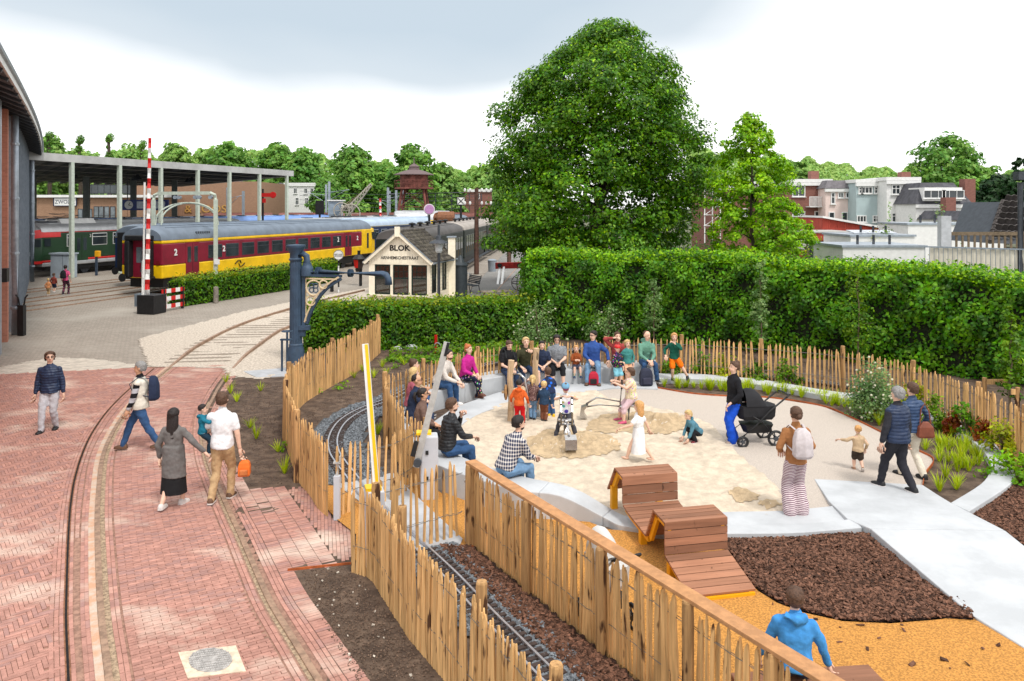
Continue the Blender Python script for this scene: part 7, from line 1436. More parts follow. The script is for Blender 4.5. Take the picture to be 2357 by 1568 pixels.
for R_ in (Matrix.Identity(3), Matrix.Rotation(1.2, 3, 'Z'), Matrix.Rotation(1.3, 3, 'X')): mb = MB(); mb.tube([c+R_ @ V((.38*math.cos(i*.2618), 0, .38*math.sin(i*.2618))) for i in range(25)], .02, 5); mb.build('hoop', M_black, t)
mb = MB(); mb.tube([c+V((-.2, 0, -.5)), c+V((.2, 0, .5))], .015, 5); mb.build('arrow', mat('brass', s(190, 150, 80)), t); mb = MB(); mb.tube([V((c.x, c.y, 0)), V((c.x, c.y, 1.15))], .05, 6); mb.build('stand', M_black, t)
t = thing('red_hydrant', 'red standpipe with a looped hose in front of the hedge', 'hydrant', G(1003, 812)); p = t.location.copy(); mb = MB(); mb.tube([p, p+V((0, 0, .62))], .055, 8); mb.build('pipe', M_redp, t); mb = MB(); mb.tube([p+V((.06+.12*math.cos(i*.5), -.05, .2+.16*math.sin(i*.5))) for i in range(22)], .015, 5); mb.build('hose', M_zinc, t); mb = MB(); mb.lathe([(.09, 0), (.07, .18), (.02, .2)], p+V((.28, -.1, 0)), 8); mb.build('cap', M_redp, t)
for i, (u, v, r_) in enumerate(((915, 808, .16), (947, 806, .22))):
    p = G(u, v); mb = MB(); mb.ball(p+V((0, 0, .08)), (r_, r_*.7, r_*.6), 8, 6); tag(mb.build('boulder', M_concrete2), ('pale boulder on the soil under the hedge by the fence end', 'larger cream boulder on the soil under the hedge')[i], 'stone')

# ================================================================ playground equipment
M_alu = mat('aluminium', s(196, 194, 190), .4, .1, 8, metal=.3); M_boxg = mat('barrier_grey', s(200, 202, 208), .5, .04, 3); M_steel = mat('stainless', s(200, 198, 196), .22, .08, 10, metal=.9)
t = thing('boom_gate', 'white boom with a yellow stripe standing upright at the crossing', 'barrier', G(862, 1300)); p = G(862, 1300)
mb = MB(); mb.box(p+V((0, 0, .54)), (.26, .26, 1.08), .3); bevel(mb.build('drive_box', M_boxg, t), .02); mb = MB(); mb.box(p+V((-.02, 0, 1.1)), (.22, .2, .05), .3); mb.build('yellow_cap', M_yel_p, t)
a, c = V((-1.93, 11.2, .95)), V((-2.13, 11.35, 3.12)); mb = MB(); mb.bar(a, c, .085, .05, V((0, 1, 0))); mb.build('boom', M_white, t); mb = MB(); mb.bar(a+V((.02, -.03, 0)), c+V((.02, -.03, 0)), .045, .01, V((0, 1, 0))); mb.build('yellow_stripe', M_yel_p, t)
t = thing('boom_gate', 'tilted aluminium boom on a tall grey box beside the concrete bench', 'barrier', G(988, 1147)); p = G(988, 1147)
mb = MB(); mb.box(p+V((0, 0, .56)), (.3, .3, 1.12), .15); bevel(mb.build('drive_box', M_boxg, t), .03, 3); mb = MB(); mb.box(p+V((-.1, .05, 1.14)), (.26, .2, .04), .1); mb.build('yellow_cap', M_yel_p, t)
a, c = V((-1.66, 13.5, .62)), V((-1.13, 13.6, 2.76)); mb = MB(); mb.bar(a, c, .105, .055, V((0, 1, 0))); mb.build('boom', M_alu, t); mb = MB(); mb.bar(a+V((-.05, -.04, .2)), a.lerp(c, .12)+V((-.05, -.04, .2)), .08, .05, V((0, 1, 0))); mb.build('clamp', M_black, t); mb = MB(); mb.tube([a+V((.04, -.12, .1)), a+V((.04, -.05, .1))], .07, 14); mb.build('pivot', M_dkgrey, t)
mb = MB(); mb.box(c+V((0, -.04, -.12)), (.05, .02, .24), 0, Matrix.Rotation(.24, 3, 'Y')); mb.build('end_reflector', M_black, t)
for z in (.4, .85): mb = MB(); mb.box(p+V((-.02, -.17, z)), (.05, .01, .07), .15); mb.build('slot', M_black, t)
for i, (u, v) in enumerate(((776, 1196), (1078, 1247))):
    p = G(u, v); t = thing('grey_gate_post', ('square grey steel gate post beside the brick apron', 'square grey steel gate post with a clamp beside the handrail')[i], 'post', p, 0, 'grey gate posts'); mb = MB(); mb.box(p+V((0, 0, .36)), (.1, .1, .72)); bevel(mb.build('shaft', M_boxg, t), .006)
    mb = MB(); mb.tube([p+V((0, 0, .72)), p+V((0, 0, .92))], .02, 6); mb.box(p+V((0, 0, .93)), (.12, .06, .03)); mb.box(p+V((.05, 0, .99)), (.02, .06, .1)); mb.build('clamp', M_alu, t)
# wooden wave deck
dk = thing('wave_deck', 'undulating hardwood plank deck on yellow steel frame over the sandpit edge', 'play deck', (2.43, 11.6, 0), .21)
M_plank = woodmat('hardwood', s(164, 116, 90, .9), .0, objr=.34, ring=5, ax=0); M_yst = mat('yellow_steel', s(250, 176, 24), .5, .06, 4)
R_ = Matrix.Rotation(.21, 3, 'Z'); prof = [(1.75, .36), (1.38, .83), (1.0, .8), (.98, .37), (.78, .33), (.03, .28), (-.26, .76), (-.70, .74), (-.70, .29), (-1.48, .10)]
for (y0, z0), (y1, z1) in zip(prof, prof[1:]):
    L_ = math.hypot(y1-y0, z1-z0); n = max(1, round(L_/.125)); dy, dz_ = (y1-y0)/L_, (z1-z0)/L_; up = V((0, -dz_, dy)) if dy < 0 else V((0, dz_, -dy)); up = V((0, dz_, -dy)); up = up if up.z > 0 or (abs(up.z) < 1e-6 and up.y < 0) else -up
    for k in range(n):
        a = V((0, y0+dy*(L_/n*k+.006), z0+dz_*(L_/n*k+.006))); c = V((0, y0+dy*(L_/n*(k+1)-.006), z0+dz_*(L_/n*(k+1)-.006))); w = .47
        q = [a+V((-w, 0, 0)), a+V((w, 0, 0)), c+V((w, 0, 0)), c+V((-w, 0, 0))]; me_ = MB(); me_.add(q+[p_-up*.03 for p_ in q], [(0, 1, 2, 3), (7, 6, 5, 4), (0, 4, 5, 1), (1, 5, 6, 2), (2, 6, 7, 3), (3, 7, 4, 0)]); o = me_.build('plank', M_plank, dk, local=True, fix=True)
    for x in (-.4, .4): mb = MB(); mb.bar(V((x, y0, z0))-up*.075, V((x, y1, z1))-up*.075, .05, .085); mb.build('frame_bar', M_yst, dk, local=True)
for y, zf in ((1.6, .45), (.3, .24), (-.76, .2)):
    for x in (-.4, .4): mb = MB(); mb.bb(x-.05, x+.05, y-.05, y+.05, -.05, zf); mb.build('foot', M_yst, dk, local=True)
mb = MB(); mb.bb(-.45, .45, -1.5, -1.43, .0, .065); mb.build('foot', M_yst, dk, local=True)
# timber block seat at the bottom right
t = thing('timber_beam_seat', 'thick timber beam seat at the lower right behind the handrail', 'bench', (3.0, 7.75, 0), .1); mb = MB(); mb.bb(-.8, .66, -.17, .17, .02, .44); bevel(mb.build('beam', M_plank, t, local=True), .012)
# sand play frame
M_robinia = woodmat('robinia', s(206, 176, 140, .9), .0, objr=.06, ring=6)
t = thing('sand_play_frame', 'sand play frame of two pale peeled posts with shelf and bent steel tube', 'play equipment', G(1175, 973))
for u, v, h in ((1175, 973, 1.48), (1233, 950, 1.6)): p = G(u, v); mb = MB(); mb.tube([p, p+V((.02, 0, h*.35)), p+V((-.015, .01, h*.7)), p+V((.02, 0, h))], [.078, .072, .07, .075], 10); smooth_angle(mb.build('post', M_robinia, t), 50)
a, c = G(1168, 965), G(1240, 945); mb = MB(); mb.bar(a+V((0, 0, .62)), c+V((0, 0, .62)), .4, .05); mb.build('shelf', M_robinia, t); p = G(1175, 973); mb = MB(); mb.tube([p+V((.05, 0, 1.15)), p+V((.22, 0, 1.16)), p+V((.34, -.02, 1.05)), p+V((.4, -.05, .7)), p+V((.42, -.1, -.02))], .028, 10); mb.build('steel_tube', M_steel, t, smooth=True)
mb = MB(); mb.ball(p+V((-.11, 0, .72)), (.05, .1, .2), 8, 6); mb.build('hanging_pad', M_post, t); q = G(1228, 966); mb = MB(); mb.add([q+V((-.18, -.1, .02)), q+V((.2, -.1, .02)), q+V((.22, .12, .02)), q+V((-.18, .12, .02)), q+V((-.18, -.12, .16)), q+V((.12, -.12, .2)), q+V((.14, .14, .2)), q+V((-.18, .14, .16))], [(0, 3, 2, 1), (0, 1, 5, 4), (3, 7, 6, 2), (0, 4, 7, 3)]); mb.build('grey_scoop', M_zinc, t)
# sand diggers
def digger(label, p, yaw):
    t = thing('sand_digger', label, 'play digger', p, yaw)      # local +y = working direction
    B = lambda nm, f, m=M_steel, sm=True: f.build(nm, m, t, smooth=sm, local=True)
    B('pedestal', MB().tube([(0, 0, -.1), (0, 0, .42)], .045, 12)); B('seat', MB().lathe([(.16, .42), (.18, .44), (.17, .47), (.02, .475)], (0, -.12, 0), 16)); B('cross_bar', MB().tube([(-.16, .18, .42), (.16, .18, .42)], .035, 10)); B('carrier', MB().tube([(0, 0, .38), (0, .2, .42)], .035, 8))
    for x in (-.12, .12): B('lever', MB().tube([(x, .2, .42), (x, .16, .95)], .02, 8)); B('grip', MB().tube([(x, .165, .84), (x, .155, 1.0)], .026, 8), M_black)
    B('boom_arm', MB().tube([(.05, .2, .5), (.05, .75, .58), (.05, 1.0, .42)], .022, 8)); B('boom_arm', MB().tube([(.0, .2, .4), (.0, .7, .42), (.02, .98, .36)], .02, 8))
    mb = MB(); mb.loft([[V((x, .95, .42)), V((x, 1.12, .36)), V((x, 1.15, .16)), V((x, .98, .1)), V((x, 1.04, .2)), V((x, 1.04, .3))] for x in (-.1, .14)]); B('bucket', mb, M_steel, False); return t
digger('stainless sand digger ridden by the boy in a blue cap', G(1302, 1016), math.pi+.05)
digger('stainless sand digger ridden by the girl in a flowered top', G(1447, 975), math.pi/2-.12)
# small bags and things
def backpack(name, label, p, yaw, w, h, m, m2=None, catg='backpack'):
    t = thing(name, label, catg, p, yaw); mb = MB(); mb.loft([[V((x*k, y*k2, z)) for x, y in ((-w/2, -.09), (w/2, -.09), (w/2, .09), (-w/2, .09))] for z, k, k2 in ((0, .85, .9), (h*.1, 1, 1.1), (h*.6, 1, 1), (h*.85, .85, .8), (h, .5, .4))]); o = mb.build('bag_body', m, t, local=True); bevel(o, .025, 3)
    mb = MB(); mb.bb(-w*.33, w*.33, -.14, -.092, h*.12, h*.5); bevel(mb.build('front_pocket', m2 or m, t, local=True), .02)
    for x in (-w*.25, w*.25): mb = MB(); mb.tube([(x, .09, h*.85), (x, .14, h*.6), (x, .12, h*.2), (x, .09, .05)], .016, 5); mb.build('strap', M_black, t, local=True)
    mb = MB(); mb.tube([(-.05, .03, h-.02), (0, .03, h+.05), (.05, .03, h-.02)], .01, 5); mb.build('handle', M_black, t, local=True); return t
M_navyc = mat('navy_cloth', s(48, 52, 70), .85, .12, 10, .2, 60)
backpack('backpack', 'dark navy backpack standing on the terrace before the green hoodie man', G(1487, 888, .075), .1, .36, .5, M_navyc, mat('navy_cloth2', s(58, 60, 78), .85)); backpack('backpack', 'red and black backpack between the feet of the man in blue', G(1367, 886, .075), -.2, .28, .38, mat('red_cloth', s(190, 36, 60), .8, .1, 8), M_black)
backpack('carrier_bag', 'brown paper bag on the terrace behind the red capped boy', G(1428, 883, .075), .2, .18, .3, mat('kraft', s(176, 128, 84), .8))
# pram
def pram(label, p, yaw, fabric, frame_, hood=True):
    t = thing('pram', label, 'pram', p, yaw); B = lambda nm, f, m, sm=True: f.build(nm, m, t, smooth=sm, local=True)   # local +x is forward
    for x, r_ in ((-.32, .15), (.38, .1)):
        for y in (-.27, .27):
            n = 18; mb = MB(); mb.tube([(x+r_*math.cos(i*.349), y, r_+.0+r_*math.sin(i*.349)) for i in range(19)], .028, 7); w_ = B('wheel', mb, M_black); mb = MB(); mb.tube([(x, y-.02, r_), (x, y+.02, r_)], r_*.35, 10)
            for k in range(5): mb.bar((x, y, r_), (x+r_*math.cos(k*1.256), y, r_+r_*math.sin(k*1.256)), .02)
            B('hub', mb, M_dkgrey, False).parent = w_
    for y in (-.25, .25): B('chassis_tube', MB().tube([(.38, y, .2), (.1, y*.95, .42), (-.2, y*.95, .72), (-.55, y*.95, 1.0)], .018, 6), frame_); B('chassis_tube', MB().tube([(-.32, y, .16), (-.05, y*.95, .5), (.15, y*.95, .62)], .018, 6), frame_)
    B('handle_bar', MB().tube([(-.55, -.24, 1.0), (-.62, -.22, 1.04), (-.64, 0, 1.05), (-.62, .22, 1.04), (-.55, .24, 1.0)], .02, 8), M_black)
    mb = MB(); mb.loft([[V((x*k, y*k, z)) for x, y in ((-.36, -.2), (-.42, 0), (-.36, .2), (.34, .2), (.42, 0), (.34, -.2))] for z, k in ((.52, .8), (.6, .95), (.82, 1))]); B('seat_tub', mb, fabric, False)
    mb = MB(); mb.loft([[V((x*k, y*k, z)) for x, y in ((-.3, -.2), (-.36, 0), (-.3, .2), (.28, .2), (.34, 0), (.28, -.2))] for z, k in ((.24, .75), (.42, 1))]); B('basket', mb, M_black, False)
    if hood:
        rg = [[V((.12-.32*math.cos(a)*1.0 + .05, .215*math.cos(b_), .82+.36*math.sin(a)*max(.0, math.sin(b_+.0001))*1.0)) for b_ in np.linspace(0, math.pi, 9)] for a in np.linspace(.15, 1.9, 7)]
        mb = MB(); mb.loft(rg, cap=False, closed=False); B('hood', mb, fabric)
    return t
pram('black pram with round wheels held by the woman in blue trousers', G(1738, 1018, .04), math.pi*.04+math.pi, mat('black_cloth', s(34, 34, 38), .8, .15, 8), M_black).scale = (1.05, 1.05, 1.0)
pram('pale hooded stroller standing behind the railed picket fence', V((1.15, 9.55, .03)), math.radians(115), mat('pale_cloth', s(206, 204, 200), .8, .06, 8), M_zinc).scale = (.78, .78, .96)
p = G(1735, 985, .0); t = thing('balloon', 'gold balloon tied to the pram handle', 'balloon', AT(1735, 938, 16.8)); mb = MB(); mb.ball(AT(1735, 937, 16.75), (.085, .085, .1), 14, 10); mb.build('skin', mat('gold', s(206, 178, 120), .3, metal=.4), t, smooth=True)
# tree stakes
t = thing('tree_stakes', 'wooden stakes with cross rails holding the young birch', 'stakes', V((xx(2300, 17.9), 17.9, 0))); 
for u, Y, uu in ((2266, 18.4, 2318), (2342, 17.4, 2328)): p = V((xx(u, Y), Y, 0)); mb = MB(); mb.tube([p, p+V((0, 0, 1.1))], .05, 8); mb.build('stake', M_post, t); mb = MB(); mb.bar(p+V((0, 0, 1.0)), V((xx(uu, Y), Y, 1.0)), .03, .12); mb.build('cross_rail', M_pale_w, t)
# ================================================================ people
M_skin = mat('skin', s(232, 190, 166), .55, .05, 12, spec=.3); M_skin2 = mat('skin_tan', s(214, 164, 132), .55, .05, 12, spec=.3)
M_eye = mat('eye', (.02, .02, .02), .3); M_lip = mat('lips', s(196, 120, 108), .5)
def cloth(name, c, pat=None, c2=(1, 1, 1), sc=30., rough=.9):
    if name in MATS: return MATS[name]
    m = mat(name, c, rough, .1, 9, .5, 14, spec=.2, obj=True)
    if pat:
        t = m.node_tree; L = t.links.new; p = next(n for n in t.nodes if n.type == 'BSDF_PRINCIPLED'); old = p.inputs['Base Color'].links[0].from_socket; tc = nn(t, 'ShaderNodeTexCoord').outputs['Object']; mx = nn(t, 'ShaderNodeMix', data_type='RGBA'); L(old, mx.inputs[6]); mx.inputs[7].default_value = tuple(c2)+(1,)
        if pat == 'stripe':
            sp = nn(t, 'ShaderNodeSeparateXYZ'); L(tc, sp.inputs[0]); a = nn(t, 'ShaderNodeMath', operation='MULTIPLY'); a.inputs[1].default_value = sc; L(sp.outputs[2], a.inputs[0]); f = nn(t, 'ShaderNodeMath', operation='FRACT'); L(a.outputs[0], f.inputs[0]); g = nn(t, 'ShaderNodeMath', operation='GREATER_THAN'); g.inputs[1].default_value = .5; L(f.outputs[0], g.inputs[0]); L(g.outputs[0], mx.inputs[0])
        elif pat == 'plaid':
            sp = nn(t, 'ShaderNodeSeparateXYZ'); L(tc, sp.inputs[0]); gs = []
            xy_ = nn(t, 'ShaderNodeMath', operation='ADD'); L(sp.outputs[0], xy_.inputs[0]); L(sp.outputs[1], xy_.inputs[1])
            for src, th in ((xy_.outputs[0], .62), (sp.outputs[2], .62)):
                a = nn(t, 'ShaderNodeMath', operation='MULTIPLY'); a.inputs[1].default_value = sc; L(src, a.inputs[0]); f = nn(t, 'ShaderNodeMath', operation='FRACT'); L(a.outputs[0], f.inputs[0]); g = nn(t, 'ShaderNodeMath', operation='GREATER_THAN'); g.inputs[1].default_value = th; L(f.outputs[0], g.inputs[0]); gs.append(g)
            a = nn(t, 'ShaderNodeMath', operation='ADD'); L(gs[0].outputs[0], a.inputs[0]); L(gs[1].outputs[0], a.inputs[1]); b = nn(t, 'ShaderNodeMath', operation='MULTIPLY'); b.inputs[1].default_value = .5; L(a.outputs[0], b.inputs[0]); L(b.outputs[0], mx.inputs[0])
        else:      # spots of another colour
            v = nn(t, 'ShaderNodeTexVoronoi'); v.inputs['Scale'].default_value = sc; L(tc, v.inputs[0]); g = nn(t, 'ShaderNodeMapRange'); g.inputs[1].default_value = .36; g.inputs[2].default_value = .28; L(v.outputs['Distance'], g.inputs[0]); L(g.outputs[0], mx.inputs[0])
            if pat == 'multi': h = nn(t, 'ShaderNodeHueSaturation'); h.inputs['Color'].default_value = tuple(c2)+(1,); L(v.outputs['Color'], h.inputs['Hue']); L(h.outputs[0], mx.inputs[7])
        L(mx.outputs[2], p.inputs['Base Color'])
    return m
def quilt(name, c): # puffer jacket: horizontal stitched ribs
    if name in MATS: return MATS[name]
    m = mat(name, c, .5, .12, 6, spec=.4, obj=True); t = m.node_tree; L = t.links.new; p = next(n for n in t.nodes if n.type == 'BSDF_PRINCIPLED'); tc = nn(t, 'ShaderNodeTexCoord').outputs['Object']; sp = nn(t, 'ShaderNodeSeparateXYZ'); L(tc, sp.inputs[0]); a = nn(t, 'ShaderNodeMath', operation='MULTIPLY'); a.inputs[1].default_value = 52; L(sp.outputs[2], a.inputs[0]); f = nn(t, 'ShaderNodeMath', operation='SINE'); L(a.outputs[0], f.inputs[0]); q = nn(t, 'ShaderNodeMath', operation='ABSOLUTE'); L(f.outputs[0], q.inputs[0]); b = nn(t, 'ShaderNodeBump'); b.inputs['Strength'].default_value = .5; b.inputs['Distance'].default_value = .015; L(q.outputs[0], b.inputs['Height']); L(b.outputs[0], p.inputs['Normal']); return m
def cap_(mb, a, b, ra, rb, n=9):
    a, b = V(a), V(b); d = (b-a); l = d.length
    if l < 1e-6: mb.ball(a, ra); return
    d /= l; mb.tube([a-d*ra*.86, a-d*ra*.5, a, a.lerp(b, .5), b, b+d*rb*.5, b+d*rb*.86], [ra*.5, ra*.86, ra, (ra+rb)/2, rb, rb*.86, rb*.5], n)
def ik(a, t, l1, l2, pole):
    a, t = V(a), V(t); d = t-a; D = d.length
    if D > (l1+l2)*.995: t = a+d*((l1+l2)*.995/D); d = t-a; D = d.length
    D = max(D, abs(l1-l2)+.01); u = d/D; x = (l1*l1-l2*l2+D*D)/(2*D); h = math.sqrt(max(0, l1*l1-x*x)); pl = V(pole)-u*V(pole).dot(u); pl.normalize(); return a+u*x+pl*h, t
def remesh(mb, vox, sm=4):
    me = mb.mesh('r'); o = bpy.data.objects.new('r', me); COL.objects.link(o); m = o.modifiers.new('r', 'REMESH'); m.mode = 'VOXEL'; m.voxel_size = vox
    k = o.modifiers.new('s', 'SMOOTH'); k.factor = .5; k.iterations = sm
    return o
PEND = []
def garment(name, o, m, t): o.name = name; o.data.materials.append(m); o.parent = t; PEND.append((o, None)); return o
def finish():                     # evaluate all remeshed parts at once, join the hands to their bodies
    dg = bpy.context.evaluated_depsgraph_get(); res = [bpy.data.meshes.new_from_object(o.evaluated_get(dg)) for o, h in PEND]
    for (o, h), me in zip(PEND, res):
        o.modifiers.clear(); m = o.data.materials[0]
        if h: bm = bmesh.new(); bm.from_mesh(me); bm.from_mesh(h); bm.to_mesh(me); bm.free()
        else:                   # cloth folds
            n_ = len(me.vertices); co = np.empty(n_*3); no_ = np.empty(n_*3); me.vertices.foreach_get('co', co); me.vertices.foreach_get('normal', no_); c3, n3_ = co.reshape(-1, 3), no_.reshape(-1, 3)
            k_ = fbm(c3[:, 0]+c3[:, 1]*.9+c3[:, 2]*.35, c3[:, 2]*1.0-c3[:, 0]*.5, 13, 3, 2)*.018; me.vertices.foreach_set('co', (c3+n3_*k_[:, None]).ravel())
        me.materials.clear(); me.materials.append(m); me.polygons.foreach_set('use_smooth', [True]*len(me.polygons)); me.update(); o.data = me
def shoe(p, yaw, L_, m, t, sole=M_white, pitch=0.):
    R = Matrix.Rotation(yaw, 3, 'Z') @ Matrix.Rotation(pitch, 3, 'X'); w = L_*.19; mb = MB()
    mb.loft([[V(p)+R @ V((x*w*k, y*L_, z*L_)) for x, z in ((-1, .03), (-1, h*.5), (-.55, h), (.55, h), (1, h*.5), (1, .03))] for y, k, h in ((-.3, .6, .26), (-.22, .9, .34), (.02, .95, .36), (.25, 1.1, .22), (.5, 1.05, .17), (.64, .6, .12))]); o = mb.build('shoe', m, t, local=True); smooth_angle(o, 70)
    mb = MB(); mb.loft([[V(p)+R @ V((x*w*k, y*L_, z*L_)) for x, z in ((-1, -.03), (-1, .05), (1, .05), (1, -.03))] for y, k in ((-.32, .66), (-.2, .98), (.25, 1.16), (.5, 1.1), (.66, .64))]); mb.build('sole', sole, o, local=True)
def person(label, pos, yaw, H, top=None, bottom=None, shoes=None, hair=None, hs='short', pose='stand', sleeve='long', leg='long', skin=None, lean=0., head=(0, 0), lf=None, rf=None, lh=None, rh=None, hip=None, build=1., child=0., hood=None, skirt=None, cap=None, coat=0., group='visitors', seat=.45, glasses=False, beard=None, sock=None, wide=0., tw=0., pack=None, over=None):
    """local frame: +y is where the person faces, z up, origin on the ground below the hips; targets are in units of H"""
    t = thing('person', label, 'person', pos, math.radians(yaw)+math.pi, group); sk = skin or M_skin; hd = .143+.045*child
    lg = .49-.05*child; th_, ca_l = lg*.5*H, lg*.5*H; tor = (1-lg-hd-.035)*H; sw = (.103-.008*child)*H*build**.5; hw = .048*H*build**.5
    if hip is None: hip = (0, 0, lg+.035) if pose == 'stand' else (0, 0, (seat+.09*H)/H)
    hp = V(hip)*H; q = math.radians(lean); sp = V((0, math.sin(q), math.cos(q))); ch = hp+sp*tor*.62; nk = hp+sp*tor*.98
    cw, sw_ = math.cos(tw), math.sin(tw); X = V((cw, sw_, 0)); fw = X.cross(sp)*-1; shl, shr = nk-sp*.052*H-X*sw, nk-sp*.052*H+X*sw
    hc = nk+sp*.02*H+V((0, math.sin(q*.5)*.03*H, (.02+hd*.5)*H)); hy, hpz = math.radians(head[0]), math.radians(head[1]); HR = Matrix.Rotation(hy, 3, 'Z') @ Matrix.Rotation(hpz, 3, 'X')
    if pose == 'stand': lf = lf or (-.045, .02, .0); rf = rf or (.045, -.02, .0)
    else: lf = lf or (-.07, .26, 0); rf = rf or (.07, .26, 0)
    al = .165*H; fl_ = .15*H
    lh = lh or ((-.15, .02, hip[2]-.0) if pose == 'stand' else (-.06, .2, hip[2]+.05)); rh = rh or ((.15, .02, hip[2]-.0) if pose == 'stand' else (.06, .2, hip[2]+.05))
    ah = .042*H; legs = []; 
    for sg, f in ((-1, lf), (1, rf)):
        h0 = hp+X*(sg*hw)-V((0, 0, .015*H)); an = V(f)*H+V((0, 0, ah)); kn, an = ik(h0, an, th_, ca_l, V((sg*.12*(1 if pose == 'sit' else .4), 1, .25))); legs.append((h0, kn, an))
    arms = []
    for sg, s0, h in ((-1, shl, lh), (1, shr, rh)): el, ha = ik(s0, V(h)*H, al, fl_, V((sg*.75, -.7, -.45))); arms.append((s0, el, ha))
    b = build; r = H*(1+.14*child)
    def torso(mb, k=1., bottom_z=-.02, chest=1., top_k=1.):
        rg = []
        for f, wx, wy in ((bottom_z, .093, .078), (.1, .094, .074), (.32, .084, .064), (.6, .095, .072), (.8, .098, .066), (.91, .074, .052), (1.0, .042, .042)):
            c = hp+sp*tor*f; wx *= r*b*k; wy *= r*b*k*(1.0 if f > .5 else (1+.25*(b-1))); rg.append([c+X*(wx*math.cos(a))+fw*(wy*math.sin(a)) for a in np.linspace(0, 2*math.pi, 15)[:-1]])
        mb.loft(rg)
    # ---- body: one surface
    mb = MB(); torso(mb, .93)
    for h0, kn, an in legs: cap_(mb, h0, kn, .053*r*b, .036*r*b**.7); cap_(mb, kn, kn.lerp(an, .35), .035*r, .036*r*b**.6); cap_(mb, kn.lerp(an, .3), an, .036*r*b**.5, .023*r)
    for s0, el, ha in arms: cap_(mb, s0, el, .031*r*b**.7, .025*r*b**.5); cap_(mb, el, ha, .025*r*b**.5, .018*r)
    cap_(mb, nk-sp*.02*H, hc-HR @ V((0, -.1*hd*H, .25*hd*H)), .034*r, .032*r); hh = hd*H
    mb.ball(hc+HR @ V((0, -.05*hh, .1*hh)), (.37*hh, .43*hh, .40*hh), 14, 10, HR); mb.ball(hc+HR @ V((0, .09*hh, -.2*hh)), (.29*hh, .32*hh, .31*hh), 12, 9, HR)
    for sg in (-1, 1): mb.ball(hc+HR @ V((sg*.37*hh, -.04*hh, -.03*hh)), (.06*hh, .1*hh, .13*hh), 7, 6, HR)
    mb.tube([hc+HR @ V((0, .36*hh, .06*hh)), hc+HR @ V((0, .50*hh, -.10*hh)), hc+HR @ V((0, .38*hh, -.14*hh))], [.05*hh, .085*hh, .06*hh], 6)
    vox = .0078*H+.0012; me = remesh(mb, vox, 3)
    # ---- hands: palm, four fingers and thumb added to the body mesh
    mb = MB()
    for i, (s0, el, ha) in enumerate(arms):
        d = (ha-el).normalized(); sg = -1 if i == 0 else 1; side = d.cross(V((0, 0, 1)) if abs(d.z) < .8 else V((1, 0, 0))).normalized(); nr = side.cross(d); k = .105*r
        if nr.z > 0 and abs(d.z) < .8: nr = -nr
        cen = ha+d*k*.34; mb.ball(cen, (.22*k*1.0, .45*k, .15*k), 8, 6, Matrix((side, d, nr)).transposed())
        for j, (o, l) in enumerate(((-.27, .72), (-.09, .82), (.09, .78), (.26, .6))):
            p0 = cen+d*k*.3+side*o*k; p1 = p0+d*k*l*.42+nr*k*l*.08; p2 = p1+d*k*l*.2+nr*k*l*.28; p3 = p2-d*k*.02+nr*k*l*.22; mb.tube([p0, p1, p2, p3], [.085*k, .08*k, .075*k, .05*k], 5)
        mb.tube([cen-side*sg*.2*k-d*.15*k, cen-side*sg*.42*k+d*.12*k+nr*.1*k, cen-side*sg*.38*k+d*.38*k+nr*.22*k], [.1*k, .09*k, .06*k], 5)
    hm = mb.mesh('h', True); body = garment('body', me, sk, t); PEND[-1] = (body, hm)
    ez = .06*hh
    for sg in (-1, 1):
        MB().ball(hc+HR @ V((sg*.15*hh, .375*hh, ez)), (.045*hh, .03*hh, .032*hh), 6, 5, HR).build('eye', M_eye, body, local=True); MB().tube([hc+HR @ V((sg*.07*hh, .41*hh, ez+.1*hh)), hc+HR @ V((sg*.23*hh, .36*hh, ez+.11*hh))], .022*hh, 5).build('eyebrow', hair or M_eye, body, local=True)
    MB().tube([hc+HR @ V((-.1*hh, .385*hh, -.27*hh)), hc+HR @ V((0, .415*hh, -.275*hh)), hc+HR @ V((.1*hh, .385*hh, -.27*hh))], [.02*hh, .032*hh, .02*hh], 5).build('lips', M_lip, body, local=True)
    if glasses:
        mb = MB()
        for sg in (-1, 1): mb.tube([hc+HR @ V((sg*.16*hh+.1*hh*math.cos(i*.785), .43*hh, ez+.07*hh*math.sin(i*.785))) for i in range(9)], .012*hh+.002, 5); mb.tube([hc+HR @ V((sg*.26*hh, .42*hh, ez)), hc+HR @ V((sg*.38*hh, .0, ez+.02*hh))], .012*hh+.002, 4)
        mb.build('glasses', M_black, t, local=True)
    # ---- hair
    if hair and hs != 'none':
        rr = random.Random(hash(label) % 1000 if False else len(label)*7); mb = MB(); n, m_ = 18, 12; rings = []
        lo_ = {'short': -.2, 'bald': .05, 'long': -.45, 'bob': -.5, 'pony': -.22, 'bun': -.22, 'toddler': -.05, 'curly': -.3}.get(hs, -.15); puff = {'curly': 1.18, 'long': 1.08, 'bob': 1.1}.get(hs, 1.05)
        for i in range(m_+1):
            v = i/m_; rg = []
            for j in range(n):
                a = 2*math.pi*j/n; fr = math.sin(a)          # front = +1
                zlow = lo_+(.33-lo_)*max(0, fr)**.6 if fr > 0 else lo_-.1*(-fr)*(1 if hs != 'bald' else 1.2)
                if hs == 'bald' and fr > -.3: zlow = .55 if fr > .2 else .2
                z = .52-(.52-zlow-rr.uniform(-.04, .04))*v; ph = max(0., 1-((z-.1)/.43)**2) if z > .1 else 1.-.25*((.1-z)/.6)**2; w = math.sqrt(max(ph, 0)); jit = (1+rr.uniform(-.07, .07)*(1.7 if hs == 'curly' else 1))*(1-.11*v**5)
                rg.append(hc+HR @ V(((.40*w*puff*math.cos(a)*jit+(.0))*hh, (-.05+.455*w*puff*math.sin(a)*jit)*hh, (z*(1.04 if z > 0 else 1)+.01)*hh)))
            rings.append(rg)
